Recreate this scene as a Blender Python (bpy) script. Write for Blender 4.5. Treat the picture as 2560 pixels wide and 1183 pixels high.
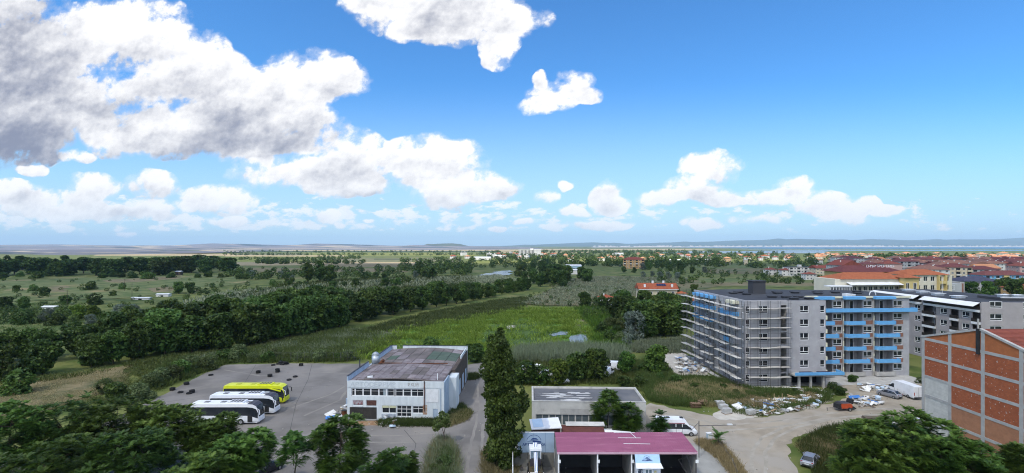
import bpy, math, random
import numpy as np
from mathutils import Vector
R = math.radians
SC = bpy.context.scene
COL = SC.collection
for _o in list(bpy.data.objects):
    bpy.data.objects.remove(_o)

# ------------------------------------------------------------------ camera
F, HZ, CAMH = 1250.0, 613.0, 30.0      # focal length and horizon row of the 2560 px photograph, eye height in metres
cam = bpy.data.cameras.new('camera')
camo = bpy.data.objects.new('camera', cam)
COL.objects.link(camo)
camo.location = (0, 0, CAMH)
camo.rotation_euler = (R(90), 0, 0)
cam.sensor_width = 36
cam.lens = 36 * F / 2560
cam.shift_y = (HZ - 591.5) / 2560
cam.clip_start = 1
cam.clip_end = 60000
SC.camera = camo
SC.view_settings.view_transform = 'Standard'
SC.view_settings.look = 'None'
SC.view_settings.gamma = 1
SC.view_settings.exposure = 0.46
SC.view_settings.use_curve_mapping = False
SC.cycles.use_denoising = True
SC.cycles.denoising_input_passes = 'RGB_ALBEDO_NORMAL'
SC.cycles.denoising_prefilter = 'NONE'
SC.cycles.filter_width = 1.1
SC.cycles.max_bounces = 6
SC.cycles.diffuse_bounces = 3
SC.cycles.glossy_bounces = 3
SC.cycles.transmission_bounces = 4
SC.cycles.transparent_max_bounces = 8
SC.cycles.volume_bounces = 0
SC.cycles.sample_clamp_indirect = 6

# ------------------------------------------------------------------ sun (behind the camera, to the left, high)
SUN_EL, SUN_AZ = 54.0, 218.0           # azimuth clockwise from +Y
sd = Vector((math.sin(R(SUN_AZ)) * math.cos(R(SUN_EL)), math.cos(R(SUN_AZ)) * math.cos(R(SUN_EL)), math.sin(R(SUN_EL))))
sl = bpy.data.lights.new('sun', 'SUN')
sl.energy = 5.0
sl.angle = R(0.5)
sl.color = (1.0, 0.94, 0.84)
so = bpy.data.objects.new('sun', sl)
COL.objects.link(so)
so.rotation_euler = (-sd).to_track_quat('-Z', 'Y').to_euler()


class NT:
    """small helper to write node trees"""
    def __init__(s, nt):
        s.nt = nt

    def node(s, typ, **kw):
        n = s.nt.nodes.new(typ)
        for k, v in kw.items():
            setattr(n, k, v)
        return n

    def put(s, sock, v):
        if isinstance(v, bpy.types.NodeSocket):
            s.nt.links.new(v, sock)
        elif v is not None:
            sock.default_value = v

    def m(s, op, a, b=None, c=None, clamp=False):
        n = s.node('ShaderNodeMath', operation=op, use_clamp=clamp)
        for i, v in enumerate((a, b, c)):
            s.put(n.inputs[i], v)
        return n.outputs[0]

    def v(s, op, a, b=None, c=None, out=0):
        n = s.node('ShaderNodeVectorMath', operation=op)
        for i, v in enumerate((a, b, c)):
            s.put(n.inputs[i], v)
        return n.outputs[out]

    def noise(s, vec, scale, detail=4, rough=.55, dist=0.0, out=0):
        n = s.node('ShaderNodeTexNoise')
        s.put(n.inputs['Vector'], vec)
        n.inputs['Scale'].default_value = scale
        n.inputs['Detail'].default_value = detail
        n.inputs['Roughness'].default_value = rough
        n.inputs['Distortion'].default_value = dist
        return n.outputs[out]

    def ss(s, x, a, b, lo=0.0, hi=1.0):
        n = s.node('ShaderNodeMapRange', interpolation_type='SMOOTHSTEP')
        for i, v in enumerate((x, a, b, lo, hi)):
            s.put(n.inputs[i], v)
        return n.outputs[0]

    def mix(s, f, a, b, blend='MIX'):
        n = s.node('ShaderNodeMix', data_type='RGBA', blend_type=blend)
        s.put(n.inputs[0], f)
        s.put(n.inputs[6], a if isinstance(a, bpy.types.NodeSocket) else (*a[:3], 1))
        s.put(n.inputs[7], b if isinstance(b, bpy.types.NodeSocket) else (*b[:3], 1))
        return n.outputs[2]


# ------------------------------------------------------------------ sky with fair-weather clouds
# cloud lobes: position and half size (tangents of the view angles, written in 1/1250), shading slope, greyness
BLOBS = [
    (30, 100, 180, 150, .25, .70), (20, 340, 150, 85, .2, .90), (120, 250, 190, 110, .25, .50), (300, 260, 120, 70, .2, .32),
    (330, 80, 130, 100, .4, .0), (200, 110, 110, 90, .4, .1), (430, 150, 140, 100, .45, .12), (520, 210, 120, 95, .45, .22),
    (620, 240, 120, 80, .45, .25), (700, 280, 120, 90, .45, .25), (770, 190, 110, 75, .4, .0), (850, 205, 72, 60, .4, .0),
    (480, 330, 180, 62, .4, .35), (320, 345, 110, 50, .4, .12), (640, 345, 150, 62, .4, .35),
    (870, 395, 115, 74, .45, .12), (700, 432, 135, 38, .4, .18), (865, 470, 105, 32, .4, .25), (770, 330, 90, 60, .4, .2),
    (1060, 388, 92, 58, .5, .0), (1155, 395, 92, 48, .5, .05), (1000, 425, 125, 50, .5, .12),
    (1215, 462, 90, 38, .5, .05), (1110, 485, 130, 34, .45, .18),
    (1040, 15, 170, 75, .3, .25), (1190, 25, 130, 65, .3, .22), (1290, 55, 85, 40, .3, .0), (1250, 118, 48, 48, .2, .1),
    (1020, 85, 48, 24, .2, .05), (905, 5, 70, 32, .2, .1), (1130, 75, 100, 40, .3, .25),
    (1385, 240, 66, 38, .2, .0), (1440, 205, 45, 32, .2, .0), (1345, 268, 44, 24, .2, .0), (1465, 240, 34, 20, .2, .0), (1352, 195, 22, 24, .2, .0),
    (86, 428, 34, 15, .4, .05), (188, 390, 50, 15, .3, .05), (225, 478, 66, 48, .5, .1), (378, 465, 76, 46, .5, .2), (550, 500, 92, 40, .5, .1),
    (110, 505, 140, 32, .4, .15), (30, 480, 90, 28, .4, .15), (200, 535, 130, 24, .4, .15), (360, 527, 130, 24, .4, .15), (580, 555, 55, 14, .3, .05),
    (1360, 498, 42, 18, .4, .0), (1415, 473, 18, 12, .2, .0), (1520, 485, 42, 38, .4, .0), (1450, 528, 44, 13, .3, .05), (1545, 512, 30, 20, .3, .15),
    (1780, 425, 84, 46, .45, .0), (1715, 475, 70, 36, .4, .0), (1650, 503, 62, 22, .4, .0), (1780, 488, 70, 24, .3, .3),
    (1830, 503, 62, 14, .3, .05), (2005, 468, 60, 28, .45, .0), (1930, 493, 90, 24, .4, .1), (2040, 512, 92, 34, .4, .12),
    (2110, 545, 68, 17, .3, .05), (2168, 510, 38, 25, .4, .0), (2215, 525, 48, 16, .3, .0), (1900, 548, 78, 16, .3, .05),
    (1755, 560, 52, 14, .3, .05), (1500, 558, 80, 14, .3, .1), (818, 543, 42, 19, .4, .0), (715, 560, 26, 9, .3, .0), (1125, 566, 20, 8, .3, .0), (1240, 572, 22, 8, .3, .0), (850, 564, 24, 9, .3, .0), (300, 584, 30, 9, .3, .05), (1310, 560, 34, 9, .3, .05), (2130, 525, 40, 18, .3, .05), (925, 552, 16, 8, .2, .0),
]
SKY_STRENGTH = 0.12
SKY_TINT = (.43, .90, 1.30)
world = bpy.data.worlds.new('World')
SC.world = world
world.use_nodes = True
wt = world.node_tree
wt.nodes.clear()
W = NT(wt)
geo = W.node('ShaderNodeTexCoord')
dirv = geo.outputs['Generated']
sep = W.node('ShaderNodeSeparateXYZ')
wt.links.new(dirv, sep.inputs[0])
sky = W.node('ShaderNodeTexSky', sky_type='NISHITA', sun_disc=False)
sky.sun_elevation = R(SUN_EL)
sky.sun_rotation = R(SUN_AZ)
sky.air_density = 1.0
sky.dust_density = 0.6
sky.ozone_density = 2.0
ay = W.m('MAXIMUM', W.m('ABSOLUTE', sep.outputs[1]), .06)
U = W.m('DIVIDE', sep.outputs[0], ay)
V = W.m('DIVIDE', sep.outputs[2], ay)
comb = W.node('ShaderNodeCombineXYZ')
W.put(comb.inputs[0], U)
W.put(comb.inputs[1], V)
W.put(comb.inputs[2], W.m('MULTIPLY_ADD', U, .37, W.m('MULTIPLY_ADD', V, -.53, .41)))      # tilted cut through the noise
P0 = comb.outputs[0]
# slight warp of the lobes' space
warp = W.noise(P0, 6.0, 4, .55, out=1)
P = W.v('MULTIPLY_ADD', W.v('SUBTRACT', warp, (.5, .5, .5)), (.10, .06, 0), P0)
D = S = None
for cx, cy, rx, ry, a, b in BLOBS:
    rx, ry = rx * 1.16, ry * 1.16
    ux, uy, kx, ky = (cx - 1280) / F, (HZ - cy) / F, F / rx, F / ry
    Pc = P if D is None else W.v('MULTIPLY_ADD', D, (1e-9, 1e-9, 0), P)      # keeps the lobes evaluated one after the other
    L = W.v('MULTIPLY_ADD', Pc, (kx, ky, 0), (-ux * kx, -uy * ky, 0))
    f = W.m('SUBTRACT', 1.0, W.v('DOT_PRODUCT', L, L, out=1), clamp=True)
    sy = W.node('ShaderNodeSeparateXYZ')
    wt.links.new(L, sy.inputs[0])
    t = W.m('MULTIPLY_ADD', sy.outputs[1], -a, b)
    D = f if D is None else W.m('ADD', D, f)
    S = W.m('MULTIPLY', f, t) if S is None else W.m('MULTIPLY_ADD', f, t, S)
# low bank of small far clouds over the horizon, denser to the left
band = W.m('MULTIPLY', W.ss(V, .010, .040), W.ss(V, .135, .060))
band = W.m('MULTIPLY', band, W.ss(U, .75, -.7, .22, .42))
stretch = W.v('MULTIPLY', P0, (1, 2.4, 1))
n1 = W.noise(stretch, 17, 9, .62)
nbig = W.noise(P0, 5.2, 2, .5, .0)
n0 = W.noise(P0, 15, 13, .60, .0)
PS = W.v('MULTIPLY', P0, (.75, 1.15, 1))
n0s = W.noise(PS, 11, 4, .5, .0)
n0b = W.noise(W.v('ADD', PS, (-.016, .026, 0)), 11, 4, .5, .0)
n2 = W.noise(P0, 38, 5, .6, .0)
n2b = W.noise(W.v('ADD', P0, (-.005, .008, 0)), 38, 5, .6, .0)
Dc = W.m('MINIMUM', D, 1.15)
Dn = W.m('ADD', W.m('MULTIPLY_ADD', W.m('SUBTRACT', nbig, .5), 1.5, Dc), W.m('MULTIPLY_ADD', W.m('SUBTRACT', n0, .5), 3.4, -.04))
mask1 = W.m('MULTIPLY', W.ss(Dn, .18, .70), W.ss(D, .02, .16))
wisp = W.m('MULTIPLY', W.ss(Dn, -.05, .5), .34)
wisp = W.m('MULTIPLY', wisp, W.ss(D, .02, .3))
maskb = W.m('MULTIPLY', W.m('MULTIPLY', W.ss(band, .0, .08), .85), W.ss(W.m('MULTIPLY_ADD', W.m('SUBTRACT', n1, .5), 1.7, band), .30, .48))
mask = W.m('MAXIMUM', W.m('MAXIMUM', mask1, wisp), maskb)
shade = W.m('DIVIDE', S, W.m('MAXIMUM', D, .15))
# billows: the vapour lies in shade where there is more of it towards the sun
bill = W.m('MULTIPLY', W.m('SUBTRACT', n0b, n0s), 1.5)
bill = W.m('MULTIPLY_ADD', W.m('SUBTRACT', n2b, n2), .65, bill)
thick = W.m('MULTIPLY', W.ss(D, .35, 1.9), .26)
shade = W.m('ADD', W.m('ADD', shade, bill), thick)
shade = W.ss(shade, -.02, 1.25)
ccol = W.mix(shade, (.83, .83, .84), (.215, .24, .325))
ccol = W.mix(W.ss(V, .14, .02, 0, .55), ccol, (.68, .73, .79))
ccol = W.v('SCALE', ccol)
ccol.node.inputs['Scale'].default_value = 1 / SKY_STRENGTH
# clear sky: the Nishita sky, a little more saturated like the camera's rendering
skyc = W.mix(1.0, sky.outputs[0], SKY_TINT, 'MULTIPLY')
skyc = W.mix(W.ss(V, .34, -.02, 0, .75), skyc, tuple(c / SKY_STRENGTH for c in (.50, .645, .775)))
fin = W.mix(mask, skyc, ccol)
bg = W.node('ShaderNodeBackground')
W.put(bg.inputs[0], fin)
bg.inputs[1].default_value = SKY_STRENGTH
wo = W.node('ShaderNodeOutputWorld')
wt.links.new(bg.outputs[0], wo.inputs[0])
world.cycles.sampling_method = 'MANUAL'
world.cycles.sample_map_resolution = 512


# ------------------------------------------------------------------ helpers: materials
MATS = {}


def mat(name, col, col2=None, rough=.85, scale=1.0, detail=5, big=0.0, bump=0.0, metal=0.0, spec=.25, rnd=0.0, contrast=(.3, .7), col3=None, coord='Object', stretch=None, k3=(.55, .75), scale3=None):
    """principled material whose colour wanders between col, col2 and col3 by noise"""
    if name in MATS:
        return MATS[name]
    m = bpy.data.materials.new(name)
    m.use_nodes = True
    nt = m.node_tree
    N = NT(nt)
    bs = nt.nodes['Principled BSDF']
    tc = N.node('ShaderNodeTexCoord')
    vec = tc.outputs[coord]
    if stretch:
        vec = N.v('MULTIPLY', vec, stretch)
    if col2 is None:
        col2 = tuple(min(1, c * .72) for c in col)
    n = N.noise(vec, scale, detail, .6)
    c = N.mix(N.ss(n, *contrast), col, col2)
    if col3 is not None:
        n3 = N.noise(vec, scale3 or scale * .23, 5, .6)
        c = N.mix(N.ss(n3, *k3), c, col3)
    if rnd:
        oi = N.node('ShaderNodeObjectInfo')
        hs = N.node('ShaderNodeHueSaturation')
        N.put(hs.inputs['Value'], N.m('MULTIPLY_ADD', oi.outputs['Random'], 2 * rnd, 1 - rnd))
        N.put(hs.inputs['Hue'], N.m('MULTIPLY_ADD', oi.outputs['Random'], rnd * .08, .5 - rnd * .04))
        N.put(hs.inputs['Color'], c)
        c = hs.outputs[0]
    N.put(bs.inputs['Base Color'], c)
    bs.inputs['Roughness'].default_value = rough
    bs.inputs['Metallic'].default_value = metal
    bs.inputs['Specular IOR Level'].default_value = spec
    if bump:
        b = N.node('ShaderNodeBump')
        b.inputs['Strength'].default_value = bump
        b.inputs['Distance'].default_value = .05
        N.put(b.inputs['Height'], n)
        nt.links.new(b.outputs[0], bs.inputs['Normal'])
    MATS[name] = m
    return m


def leafmat(name, dark, light, odd=None, trans=.25):
    """foliage: leaf to leaf tint, tree to tree tint"""
    m = bpy.data.materials.new(name)
    m.use_nodes = True
    nt = m.node_tree
    N = NT(nt)
    bs = nt.nodes['Principled BSDF']
    at = N.node('ShaderNodeAttribute', attribute_name='tint')
    oi = N.node('ShaderNodeObjectInfo')
    c = N.mix(at.outputs['Fac'], dark, light)
    if odd:
        c = N.mix(N.ss(oi.outputs['Random'], .55, 1.0, 0, .8), c, odd)
    hs = N.node('ShaderNodeHueSaturation')
    rr = N.m('FRACT', N.m('MULTIPLY', oi.outputs['Random'], 7.31))
    N.put(hs.inputs['Value'], N.m('MULTIPLY_ADD', rr, .7, .65))
    N.put(hs.inputs['Hue'], N.m('MULTIPLY_ADD', oi.outputs['Random'], .05, .475))
    N.put(hs.inputs['Color'], c)
    c = hs.outputs[0]
    N.put(bs.inputs['Base Color'], c)
    bs.inputs['Roughness'].default_value = .55
    bs.inputs['Specular IOR Level'].default_value = .25
    tr = N.node('ShaderNodeBsdfTranslucent')
    N.put(tr.inputs[0], N.mix(.5, c, (.10, .16, .02)))
    mx = N.node('ShaderNodeMixShader')
    mx.inputs[0].default_value = trans
    nt.links.new(bs.outputs[0], mx.inputs[1])
    nt.links.new(tr.outputs[0], mx.inputs[2])
    nt.links.new(mx.outputs[0], nt.nodes['Material Output'].inputs[0])
    MATS[name] = m
    return m


# ------------------------------------------------------------------ helpers: objects
def gp(u, v, z=0.0):
    """point at height z seen in direction (u, v) of the photograph"""
    d = F * (CAMH - z) / (v - HZ)
    return Vector(((u - 1280) / F * d, d, z))


def tag(o, label=None, cat=None, group=None, kind=None):
    if label:
        o['label'] = label
    if cat:
        o['category'] = cat
    if group:
        o['group'] = group
    if kind:
        o['kind'] = kind
    return o


def thing(name, label, cat, loc=(0, 0, 0), rz=0.0, group=None):
    o = bpy.data.objects.new(name, None)
    o.empty_display_size = .5
    COL.objects.link(o)
    o.location = loc
    o.rotation_euler = (0, 0, rz)
    return tag(o, label, cat, group)


def ob(name, me, material=None, parent=None, loc=(0, 0, 0), rz=0.0, own=False):
    o = bpy.data.objects.new(name, me)
    COL.objects.link(o)
    o.parent = parent
    o.location = loc
    o.rotation_euler = (0, 0, rz)
    if material is not None:
        if not me.materials:
            me.materials.append(material)
        elif me.materials[0] != material:
            o.material_slots[0].link = 'OBJECT'
            o.material_slots[0].material = material
    return o


def dup(root, loc, rz, label=None, group=None, scale=None, mats=None):
    r = root.copy()
    COL.objects.link(r)
    r.location = loc
    r.rotation_euler = (0, 0, rz)
    if scale is not None:
        r.scale = (scale,) * 3 if not hasattr(scale, '__len__') else scale
    if label:
        r['label'] = label
    if group:
        r['group'] = group
    for ch in root.children:
        c = ch.copy()
        COL.objects.link(c)
        c.parent = r
        if mats and ch.name.split('.')[0] in mats:
            c.material_slots[0].link = 'OBJECT'
            c.material_slots[0].material = mats[ch.name.split('.')[0]]
        for g in ch.children:
            e = g.copy()
            COL.objects.link(e)
            e.parent = c
    return r


class MB:
    def __init__(s):
        s.v, s.f = [], []

    def poly(s, pts):
        n = len(s.v)
        s.v += [tuple(p) for p in pts]
        s.f.append(tuple(range(n, n + len(pts))))
        return s

    def box(s, x0, y0, z0, x1, y1, z1):
        n = len(s.v)
        s.v += [(x0, y0, z0), (x1, y0, z0), (x1, y1, z0), (x0, y1, z0), (x0, y0, z1), (x1, y0, z1), (x1, y1, z1), (x0, y1, z1)]
        s.f += [tuple(n + i for i in q) for q in ((0, 3, 2, 1), (4, 5, 6, 7), (0, 1, 5, 4), (1, 2, 6, 5), (2, 3, 7, 6), (3, 0, 4, 7))]
        return s

    def hexa(s, p):
        """eight corner points: bottom ring then top ring"""
        n = len(s.v)
        s.v += [tuple(q) for q in p]
        s.f += [tuple(n + i for i in q) for q in ((0, 3, 2, 1), (4, 5, 6, 7), (0, 1, 5, 4), (1, 2, 6, 5), (2, 3, 7, 6), (3, 0, 4, 7))]
        return s

    def prism(s, pts, axis, a, b):
        """closed outline pts (2d) swept along axis 'x', 'y' or 'z' from a to b"""
        def mk(p, t):
            return (t, p[0], p[1]) if axis == 'x' else (p[0], t, p[1]) if axis == 'y' else (p[0], p[1], t)
        n, k = len(s.v), len(pts)
        s.v += [mk(p, a) for p in pts] + [mk(p, b) for p in pts]
        s.f += [tuple(n + i for i in range(k))[::-1], tuple(n + k + i for i in range(k))]
        s.f += [(n + i, n + (i + 1) % k, n + k + (i + 1) % k, n + k + i) for i in range(k)]
        return s

    def tube(s, p, q, r, r2=None, n=6, cap=True):
        p, q = Vector(p), Vector(q)
        r2 = r if r2 is None else r2
        ax = (q - p).normalized()
        e1 = ax.orthogonal().normalized()
        e2 = ax.cross(e1)
        b = len(s.v)
        for c, rr in ((p, r), (q, r2)):
            for i in range(n):
                t = 2 * math.pi * i / n
                s.v.append(tuple(c + e1 * (rr * math.cos(t)) + e2 * (rr * math.sin(t))))
        s.f += [(b + i, b + (i + 1) % n, b + n + (i + 1) % n, b + n + i) for i in range(n)]
        if cap:
            s.f += [tuple(b + i for i in range(n))[::-1], tuple(b + n + i for i in range(n))]
        return s

    def mesh(s, name, smooth=False):
        me = bpy.data.meshes.new(name)
        me.from_pydata(s.v, [], s.f)
        if smooth:
            me.polygons.foreach_set('use_smooth', [True] * len(me.polygons))
        me.update()
        return me

    def build(s, name, material, parent=None, loc=(0, 0, 0), rz=0.0, smooth=False):
        return ob(name, s.mesh(name, smooth), material, parent, loc, rz)


def npmesh(name, verts, faces, tint=None, mats=()):
    """verts (n,3), faces (m,k) arrays; tint is a value per face"""
    me = bpy.data.meshes.new(name)
    m, k = faces.shape
    me.vertices.add(len(verts))
    me.vertices.foreach_set('co', np.ascontiguousarray(verts, np.float32).ravel())
    me.loops.add(m * k)
    me.loops.foreach_set('vertex_index', np.ascontiguousarray(faces, np.int32).ravel())
    me.polygons.add(m)
    me.polygons.foreach_set('loop_start', np.arange(0, m * k, k, dtype=np.int32))
    if tint is not None:
        at = me.attributes.new('tint', 'FLOAT', 'FACE')
        at.data.foreach_set('value', np.ascontiguousarray(tint, np.float32))
    for x in mats:
        me.materials.append(x)
    me.update(calc_edges=True)
    return me


# ------------------------------------------------------------------ materials
M_GROUND = mat('ground_grass', (.058, .088, .015), (.14, .155, .042), .95, .09, 14, col3=(.19, .165, .075), scale3=.016, k3=(.54, .68), coord='Object', contrast=(.38, .62))
M_MEADOW = mat('meadow_grass', (.070, .105, .026), (.15, .165, .058), .95, .09, 14, col3=(.25, .20, .09), scale3=.02, k3=(.56, .7), contrast=(.38, .62))
M_DRY = mat('dry_grass_ground', (.22, .175, .095), (.13, .115, .055), .95, .12, 10, col3=(.06, .075, .03), scale3=.06, k3=(.55, .68))
M_BROWNREED = mat('brown_reed_field', (.115, .112, .05), (.17, .14, .075), .95, .05, 12, col3=(.07, .10, .035), scale3=.016, k3=(.5, .62))
M_MARSH = mat('marsh_ground', (.085, .175, .016), (.045, .095, .016), .9, .06, 14, col3=(.13, .20, .03), scale3=.02, k3=(.5, .62), contrast=(.40, .60))
M_ASPH = mat('worn_asphalt', (.195, .182, .170), (.145, .135, .125), .93, .09, 14, bump=.15, col3=(.245, .225, .20), scale3=.05, k3=(.50, .66), contrast=(.40, .60))
M_DIRT = mat('packed_dirt', (.34, .295, .23), (.255, .22, .17), .95, .22, 14, bump=.3, col3=(.32, .29, .245), scale3=.07, k3=(.45, .60), contrast=(.38, .62))
M_CONC = mat('apron_concrete', (.33, .325, .30), (.25, .245, .225), .9, .4, 10, bump=.1)
M_SAND = mat('pale_sand', (.50, .47, .41), (.40, .37, .32), .95, .8, 8, bump=.2)
M_FTAN = mat('stubble_field', (.40, .31, .18), (.30, .24, .13), .95, .004, 8, coord='Object')
M_FGRN = mat('crop_field', (.075, .10, .02), (.11, .125, .028), .95, .004, 8)
M_FYEL = mat('yellow_green_field', (.19, .19, .04), (.14, .16, .04), .95, .004, 8)
M_FDRK = mat('dark_scrub_field', (.035, .055, .02), (.055, .07, .03), .95, .01, 8)
M_FGRY = mat('fallow_field', (.16, .15, .085), (.12, .125, .06), .95, .006, 8)
M_WATER = mat('water', (.13, .135, .125), (.17, .17, .155), .22, .2, 4, bump=.1, spec=.3)
M_SEA = mat('sea_water', (.015, .10, .19), (.02, .085, .17), .35, .002, 4, spec=.4)
M_LAGOON = mat('lagoon_water', (.07, .12, .16), (.16, .17, .15), .25, .0022, 6, spec=.5, stretch=(.25, 1.2, 1))

M_LEAF = leafmat('leaf_dark', (.016, .047, .007), (.10, .175, .026))
M_LEAF_F = leafmat('leaf_forest', (.014, .039, .007), (.078, .134, .022), (.088, .138, .028))
M_LEAF_S = leafmat('leaf_silver', (.085, .115, .09), (.16, .20, .165), trans=.15)
M_LEAF_Y = leafmat('leaf_yellow_green', (.075, .12, .012), (.16, .20, .02))
M_LEAF_O = leafmat('leaf_olive_shrub', (.05, .075, .02), (.105, .135, .04), (.12, .145, .06))
M_GRASS = leafmat('grass_blades', (.042, .070, .016), (.095, .125, .035))
M_GRASSD = leafmat('grass_dry', (.19, .155, .075), (.33, .27, .145), trans=.15)
M_REED = leafmat('reed_marsh', (.060, .140, .012), (.155, .245, .032))
M_REEDP = leafmat('reed_pale', (.12, .15, .085), (.23, .255, .17), trans=.15)
M_BARK = mat('bark', (.09, .07, .05), (.05, .04, .03), .95, 3, 6, bump=.4, stretch=(1, 1, .2))

RNG = np.random.default_rng(7)
rnd = random.Random(11)


# ------------------------------------------------------------------ ground, fields, roads, water
def ragged(pts, step=3.0, amp=.5, seed=0):
    """outline subdivided and made uneven"""
    r = random.Random(seed)
    out = []
    for i, p in enumerate(pts):
        q = pts[(i + 1) % len(pts)]
        p, q = Vector(p[:2]), Vector(q[:2])
        L = (q - p).length
        n = max(1, min(60, int(L / step)))
        nn = Vector((-(q - p).y, (q - p).x)).normalized()
        for k in range(n):
            t = k / n
            a = 0 if k == 0 else (r.random() - .5) * 2 * min(amp, L * .2)
            out.append(p.lerp(q, t) + nn * a)
    return out


def sheet(name, pts, z, material, kind='structure', step=3.0, amp=.5, seed=0, px=True, label=None):
    w = [gp(*p) for p in pts] if px else [Vector(p) for p in pts]
    w = ragged(w, step, amp, seed)
    mb = MB()
    mb.poly([(p.x, p.y, z) for p in w])
    o = mb.build(name, material)
    if o.data.polygons[0].normal.z < 0:
        o.data.flip_normals()
    o['kind'] = kind
    if label:
        o['label'] = label
    return o


g = MB().poly([(-17000, -900, 0), (17000, -900, 0), (17000, 17500, 0), (-17000, 17500, 0)]).build('ground', M_GROUND)
g['kind'] = 'structure'
ZS = [0.02]


def field(name, pts, material, amp=6, step=30, dz=.010, seed=0):
    ZS[0] += dz
    return sheet(name, pts, ZS[0], material, step=step, amp=amp, seed=seed)


def strip(name, u0, v0, u1, v1, material, skew=0, amp=8, seed=0):
    return field(name, [(u0 - skew, v0), (u1 - skew, v0), (u1 + skew, v1), (u0 + skew, v1)], material, amp, 40, seed=seed)


# far plain, from far to near
strip('field', 500, 624.5, 1330, 628.5, M_FTAN, seed=1)
strip('field', 600, 627.5, 1250, 630.5, M_FDRK, seed=2)
strip('field', 240, 634.5, 620, 639.5, M_FTAN, seed=3)
strip('field', 590, 634, 1010, 641, M_FGRY, seed=4)
strip('field', 760, 632, 1190, 640, M_FYEL, seed=5)
strip('field', 560, 638.5, 860, 641.5, M_FTAN, seed=6)
strip('field', 590, 646, 830, 653, M_FGRN, seed=7)
strip('field', 830, 645, 1150, 656, M_FGRY, seed=8)
strip('field', 935, 647, 1065, 649.5, M_FDRK, seed=9)
strip('field', 590, 656, 1090, 664, M_FTAN, 10, seed=10)
strip('field', 780, 661, 1060, 668, M_DRY, 10, seed=11)
strip('field', 640, 671, 1010, 681, M_DRY, 20, seed=12)
strip('field', 1180, 652, 1330, 664, M_FYEL, 5, seed=13)
strip('field', 1430, 646, 1640, 653, M_FYEL, 5, seed=14)
strip('field', 1250, 629.5, 1480, 632, M_FTAN, seed=15)
strip('field', 1340, 622.5, 1760, 626.0, M_FTAN, seed=16)
strip('field', 1640, 645, 1960, 652, M_FYEL, 5, seed=17)
strip('field', 1690, 661, 1960, 670, M_MEADOW, 5, seed=18)
strip('field', 1760, 672, 2050, 684, M_BROWNREED, 5, seed=19)
strip('field', 1650, 698, 2080, 717, M_MEADOW, 10, seed=20)
strip('field', 1700, 708, 2080, 716, M_DRY, 10, seed=24)
field('field', [(0, 705), (330, 690), (560, 690), (640, 700), (500, 728), (330, 745), (0, 757)], M_MEADOW, 4, 12, seed=21)
field('field', [(255, 702), (455, 689), (440, 699), (300, 708)], M_DRY, 3, 10, seed=22)
field('field', [(365, 722), (440, 717), (430, 730), (380, 732)], M_DRY, 2, 6, seed=23)
field('field', [(125, 718), (170, 716), (160, 732), (130, 730)], M_DRY, 2, 6, seed=27)
field('field', [(-100, 765), (160, 752), (250, 790), (190, 830), (-100, 855)], M_MEADOW, 2, 8, seed=25)
field('field', [(1365, 765), (1290, 760), (1380, 725), (1420, 700), (1500, 690), (1720, 696), (1800, 716), (1660, 735), (1530, 745), (1500, 768)], M_BROWNREED, 3, 10, seed=26)
field('field', [(-700, 1010), (-100, 985), (120, 945), (330, 915), (300, 960), (200, 1000), (100, 1035), (-100, 1075), (-700, 1090)], M_DRY, 1.2, 4, seed=28)
field('marsh', [(860, 885), (905, 855), (1030, 826), (1190, 798), (1300, 777), (1440, 777), (1480, 815), (1500, 868), (1400, 885), (1180, 885)], M_MARSH, 5, 6, seed=29)
M_SEDGE = mat('dark_sedge', (.038, .075, .016), (.065, .11, .022), .9, .12, 12, contrast=(.4, .6))
field('sedge', [(1230, 815), (1300, 800), (1365, 806), (1395, 830), (1375, 862), (1300, 875), (1215, 860), (1195, 838)], M_SEDGE, 3, 4, seed=41)
field('sedge', [(1400, 862), (1470, 858), (1495, 868), (1420, 882)], M_SEDGE, 2, 4, seed=42)
field('sedge', [(960, 872), (1050, 850), (1120, 838), (1130, 848), (1060, 866), (980, 882)], M_SEDGE, 2, 4, seed=43)
field('mud_strip', [(1436, 800), (1462, 802), (1470, 832), (1448, 838), (1430, 822)], M_BROWNREED, 2, 3, seed=44)
# shallow mud at the edge of the marsh
field('mud_strip', [(935, 836), (1035, 812), (1046, 815), (965, 842)], mat('mud', (.16, .15, .125), (.10, .10, .07), .9, .4, 8), 1, 3, seed=30)
field('mud_strip', [(870, 850), (905, 841), (907, 845), (880, 856)], MATS['mud'], .6, 2, seed=31)


def water(name, pts, material=M_WATER, amp=1.0, step=4, seed=0):
    ZS[0] += .008
    return sheet(name, pts, ZS[0], material, step=step, amp=amp, seed=seed)


water('pond', [(1190, 697), (1200, 688), (1240, 680), (1276, 676), (1276, 688), (1240, 692), (1215, 698)], amp=3, step=8, seed=1)
water('pond', [(700, 742), (735, 734), (760, 733), (755, 744), (730, 750), (705, 750)], amp=2, seed=2)
water('stream', [(850, 721), (905, 715), (908, 720), (862, 726)], amp=1, seed=3)
water('stream', [(700, 738), (790, 725), (850, 720), (850, 723), (780, 730), (705, 742)], amp=1, seed=4)
water('stream', [(935, 721), (1000, 718), (1002, 721), (940, 724)], amp=1, seed=5)
water('pond', [(1424, 846), (1446, 839), (1470, 840), (1473, 856), (1445, 861), (1423, 857)], amp=.9, step=1.5, seed=6)
water('pond', [(1372, 839), (1400, 832), (1422, 833), (1416, 840), (1384, 844)], amp=.9, step=2, seed=7)
sheet('mud_strip', [(1266, 820), (1284, 815), (1288, 822), (1270, 826)], .5, M_SAND, amp=.8, step=1, seed=8)
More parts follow.
